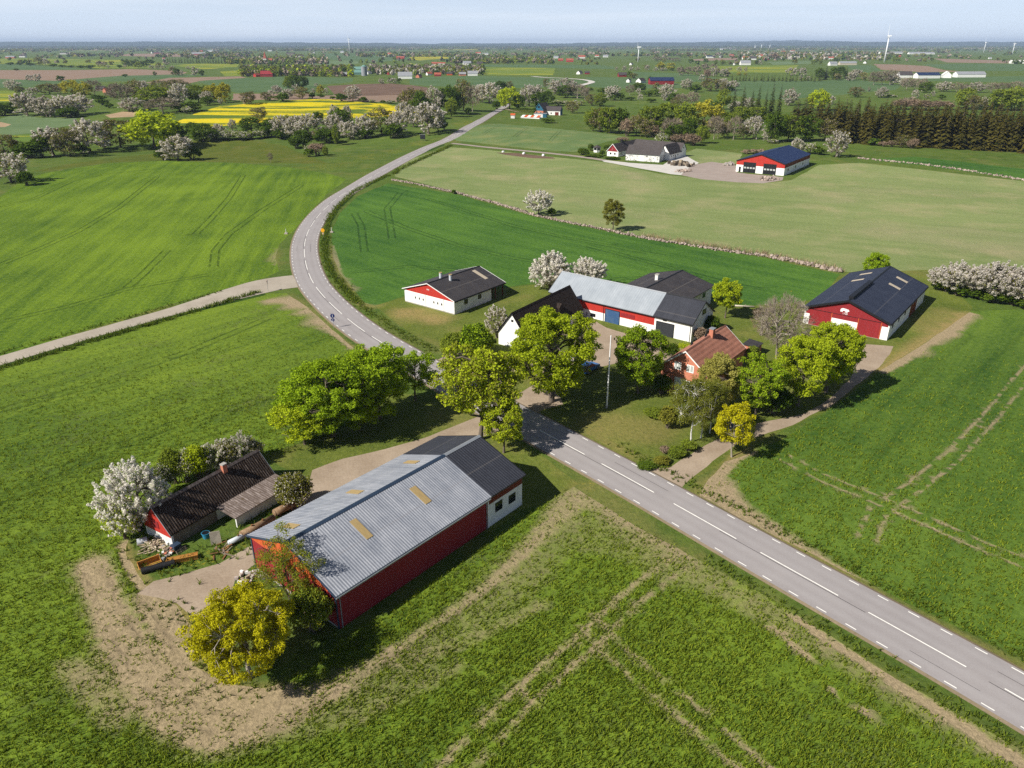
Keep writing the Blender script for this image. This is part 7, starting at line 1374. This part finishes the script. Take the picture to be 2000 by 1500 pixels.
o = thing_at('silo', 712, 148, 0, 'round blue-grey grain silo beside the green mill', 'silo'); MB().tube((0, 0, -1), (0, 0, 15), 5.2, 5.2, 16).build('shell', M['roof_grey'], o); MB().tube((0, 0, 15), (0, 0, 17.5), 5.3, .8, 16).build('roof', M['tin_green'], o)
o = thing_at('church', 519, 124, 0, 'white village church with pointed red spire', 'church'); MB().box(-4, -4, -1, 4, 4, 13).build('tower', M['white'], o); MB().prism([(-4.3, -4.3, 13), (4.3, -4.3, 13), (4.3, 4.3, 13), (-4.3, 4.3, 13)], [(-.3, -.3, 31), (.3, -.3, 31), (.3, .3, 31), (-.3, .3, 31)]).build('spire', M['roof_red'], o); MB().box(4, -5, -1, 20, 5, 8).build('nave', M['white'], o); MB().prism([(4, -5.3, 8), (4, 5.3, 8), (4, 0, 13)], [(20, -5.3, 8), (20, 5.3, 8), (20, 0, 13)]).build('roof', M['roof_red'], o)
M['turbine'] = plain('turbine white', (.74, .75, .76), .4, .03)
def turbine(bx, by, hub, tip, rot, yaw, label, r0=2.2, group='wind turbines on the plain'):
    x, y = G(bx, by); z = float(terr(x, y)); hh, _ = px_size(bx, by, hub, 1); ht, _ = px_size(bx, by, tip, 1); R = max(8., ht - hh)
    o = empty('wind_turbine', (x, y, z), math.radians(yaw), label, 'wind turbine', group); MB().tube((0, 0, -1), (0, 0, hh - 1.2), r0, r0 * .55, 14).build('tower', M['turbine'], o, True); MB().box(-2.6, -1.5, hh - 1.4, 6.5, 1.5, hh + 1.7).build('nacelle', M['turbine'], o); MB().tube((-4.6, 0, hh), (-2.6, 0, hh), .5, 1.6, 12).build('hub', M['turbine'], o)
    for k in range(3):
        a = math.radians(rot + 120 * k); d = Vector((0, math.sin(a), math.cos(a))); p = Vector((0, math.cos(a), -math.sin(a))); c = Vector((-3.6, 0, hh)); w = R * .035
        P = []
        for dx in (-.25, .25):
            for u, ww, sk in ((.03, w * .5, 0), (.18, w, .5), (1., w * .22, .2)): P.append((u, ww, sk, dx))
        q = lambda u, s, dx: tuple(c + d * R * u + p * s + Vector((dx * (1.3 - u), 0, 0)))
        out = [(.02, -w * .4), (.18, -w * .45), (1., -w * .12), (1., w * .2), (.18, w * .95), (.02, w * .4)]
        MB().prism([q(u, s, -.35) for u, s in out], [q(u, s, .35) for u, s in out]).build('blade', M['turbine'], o)
turbine(1727, 122, 70, 46, 12, -20, 'tallest white turbine behind the livestock farm', 2.6); turbine(683, 103, 75.5, 63.5, 14, 40, 'white turbine above the mill on the left plain', 2.6); turbine(1246, 121.5, 92, 82, 2, -8, 'slim white turbine seen edge-on near the middle', 1.8)
turbine(1921, 103, 83, 72, 5, -24, 'left one of two turbines at the right horizon', 2.4); turbine(1977, 106, 85, 74, 90, -20, 'right one of two turbines at the right horizon', 2.4)
for i, (bx, by, hb, tp) in enumerate(((1474, 97, 89, 84), (1487, 96, 87, 82), (1503, 95, 88, 83))): turbine(bx, by, hb, tp, 20 + 40 * i, 70, f"tiny {('left', 'middle', 'right')[i]} turbine of three above the far hamlet", 4.)
# distant woods and hedgerow trees too many to count
def far_wood(name, n, y0, y1, seed, w0, w1, h0, h1, thr, mats, label, x0=-260, x1=2260, per=13, fx=.012, fy=.55, ypow=1.0, leaf=.34):
    r = np.random.default_rng(seed); px = r.uniform(x0, x1, n); py = y0 + (y1 - y0) * r.random(n) ** ypow; q = fbm(px * fx, py * fy, seed, 4) + r.normal(size=n) * .03; k = q > thr; px, py = px[k], py[k]
    t = H / ((py - HY) / FOC * CP); gx, gy = (px - 1000) / FOC * t * 1.0, None
    P = np.array([G(a, b) for a, b in zip(px, py)]); d = np.hypot(P[:, 0], P[:, 1]); w = r.uniform(w0, w1, len(P)) * np.maximum(1, d / 3500.); h = r.uniform(h0, h1, len(P)); V, F, K, MI, n0 = [], [], [], [], 0; z = terr(P[:, 0], P[:, 1])
    cen = np.column_stack([P, z + h * .5]); rad = np.column_stack([w * .5, w * .5, h * .5]); mi = r.integers(0, len(mats), len(P))
    for m in range(len(mats)):
        s = mi == m
        if not s.any(): continue
        for j in range(3):
            e = s & (np.arange(len(P)) % 3 == j)
            if not e.any(): continue
            v, f, kk = leaves(cen[e], rad[e], per, float(np.median(np.minimum(w[e], h[e] * 1.4))) * leaf, r, .7, .8); V.append(v); F.append(f + n0); K.append(kk); MI.append(np.full(len(f), m)); n0 += len(v)
    tag(link(name, np_mesh(name, np.concatenate(V), [np.concatenate(F)], [LM[m] for m in mats], np.concatenate(MI), {'rnd': np.concatenate(K)})), label, None, None, 'stuff')
DK = ['deep', 'budding', 'twig', 'deep', 'spruce']
far_wood('far_woodland', 7500, 88.0, 94.5, 61, 40, 80, 17, 28, .34, ['deep', 'spruce', 'fir', 'deep'], 'unbroken dark woods along the horizon', ypow=.8, fx=.006, fy=.9)
far_wood('far_woodland', 5200, 93, 100, 62, 22, 44, 10, 17, .47, DK, 'broken woods and groves on the far plain', fx=.006, fy=.8)
far_wood('far_woodland', 3400, 99, 112, 63, 12, 24, 8, 14, .53, DK + ['twig', 'budding'], 'groves and hedgerows across the plain', fx=.007, fy=.75)
far_wood('far_woodland', 1500, 110, 127, 64, 9, 15, 7, 11, .57, ['deep', 'budding', 'twig', 'budding', 'midgreen'], 'scattered trees and hedges of the middle plain', fx=.008, fy=.60)
far_wood('village_trees', 300, 116, 126, 65, 9, 14, 8, 13, .2, ['deep', 'budding', 'twig', 'midgreen', 'twig'], 'trees crowding around the church village', 440, 640, 14)
far_wood('village_trees', 420, 134, 150, 66, 7, 11, 7, 12, .25, ['deep', 'budding', 'midgreen', 'twig', 'yellowgreen', 'budding'], 'trees in front of and among the mill village', 470, 690, 20, leaf=.26)
far_wood('village_trees', 320, 132, 147, 67, 7, 11, 7, 11, .25, ['deep', 'budding', 'twig', 'petal_grey', 'twig', 'midgreen'], 'trees among the houses of the village', 715, 945, 20, leaf=.26)
far_wood('village_trees', 260, 112, 125, 68, 8, 14, 8, 13, .25, ['deep', 'budding', 'twig', 'midgreen'], 'copse trees above the rape strip', 880, 1080, 16)
far_wood('village_trees', 260, 104, 118, 69, 8, 14, 8, 13, .25, ['deep', 'twig', 'budding', 'petal_grey'], 'trees around the far hamlet', 1440, 1760, 14)
# far ridges
def ridge(x0, x1, dist, hmax, seed, label, base=20.):
    n = 420; xs = np.linspace(x0, x1, n); V = []
    for j, (dy, f) in enumerate(((0, 0.), (700, .8), (1500, 1.), (3500, .7), (6000, 0.))):
        hh = (base + hmax * (2.2 * fbm(xs / 3600., np.full(n, seed * 1.0), seed, 3) - .5)) * f * sstep(0, .12, (xs - x0) / (x1 - x0)) * sstep(0, .12, (x1 - xs) / (x1 - x0)) + (26 * fbm(xs / 210., np.full(n, 3. + j), seed + 9, 3) if 0 < f else 0)
        V.append(np.column_stack([xs, np.full(n, dist + dy), hh - (1 if f == 0 else 0)]))
    V = np.concatenate(V); i = np.arange(5 * n).reshape(5, n); F = np.stack([i[:-1, :-1], i[:-1, 1:], i[1:, 1:], i[1:, :-1]], -1).reshape(-1, 4); tag(link('hills', np_mesh('hills', V, [F], [M['hill']], smooth=True)), label, kind='structure')
ridge(-16000, 16000, 14000, 45, 3, 'low wooded rise along the horizon', 45); ridge(2500, 24000, 19000, 90, 5, 'blue hills on the right horizon', 75); ridge(-22000, -4000, 18000, 50, 8, 'faint wooded rise on the left horizon', 60)

# ------------------------------------------------------------------ air
hz = bpy.data.materials.new('haze air'); hz.use_nodes = True; nt = hz.node_tree; nt.nodes.clear(); ho = nt.nodes.new('ShaderNodeOutputMaterial'); pv = nt.nodes.new('ShaderNodeVolumePrincipled')
pv.inputs['Color'].default_value = (.58, .74, 1., 1); pv.inputs['Density'].default_value = 5.4e-5; pv.inputs['Anisotropy'].default_value = .0; nt.links.new(pv.outputs[0], ho.inputs['Volume'])
tag(MB().box(-27000, -2500, -7, 27000, 29000, 190).build('haze', hz), kind='stuff')
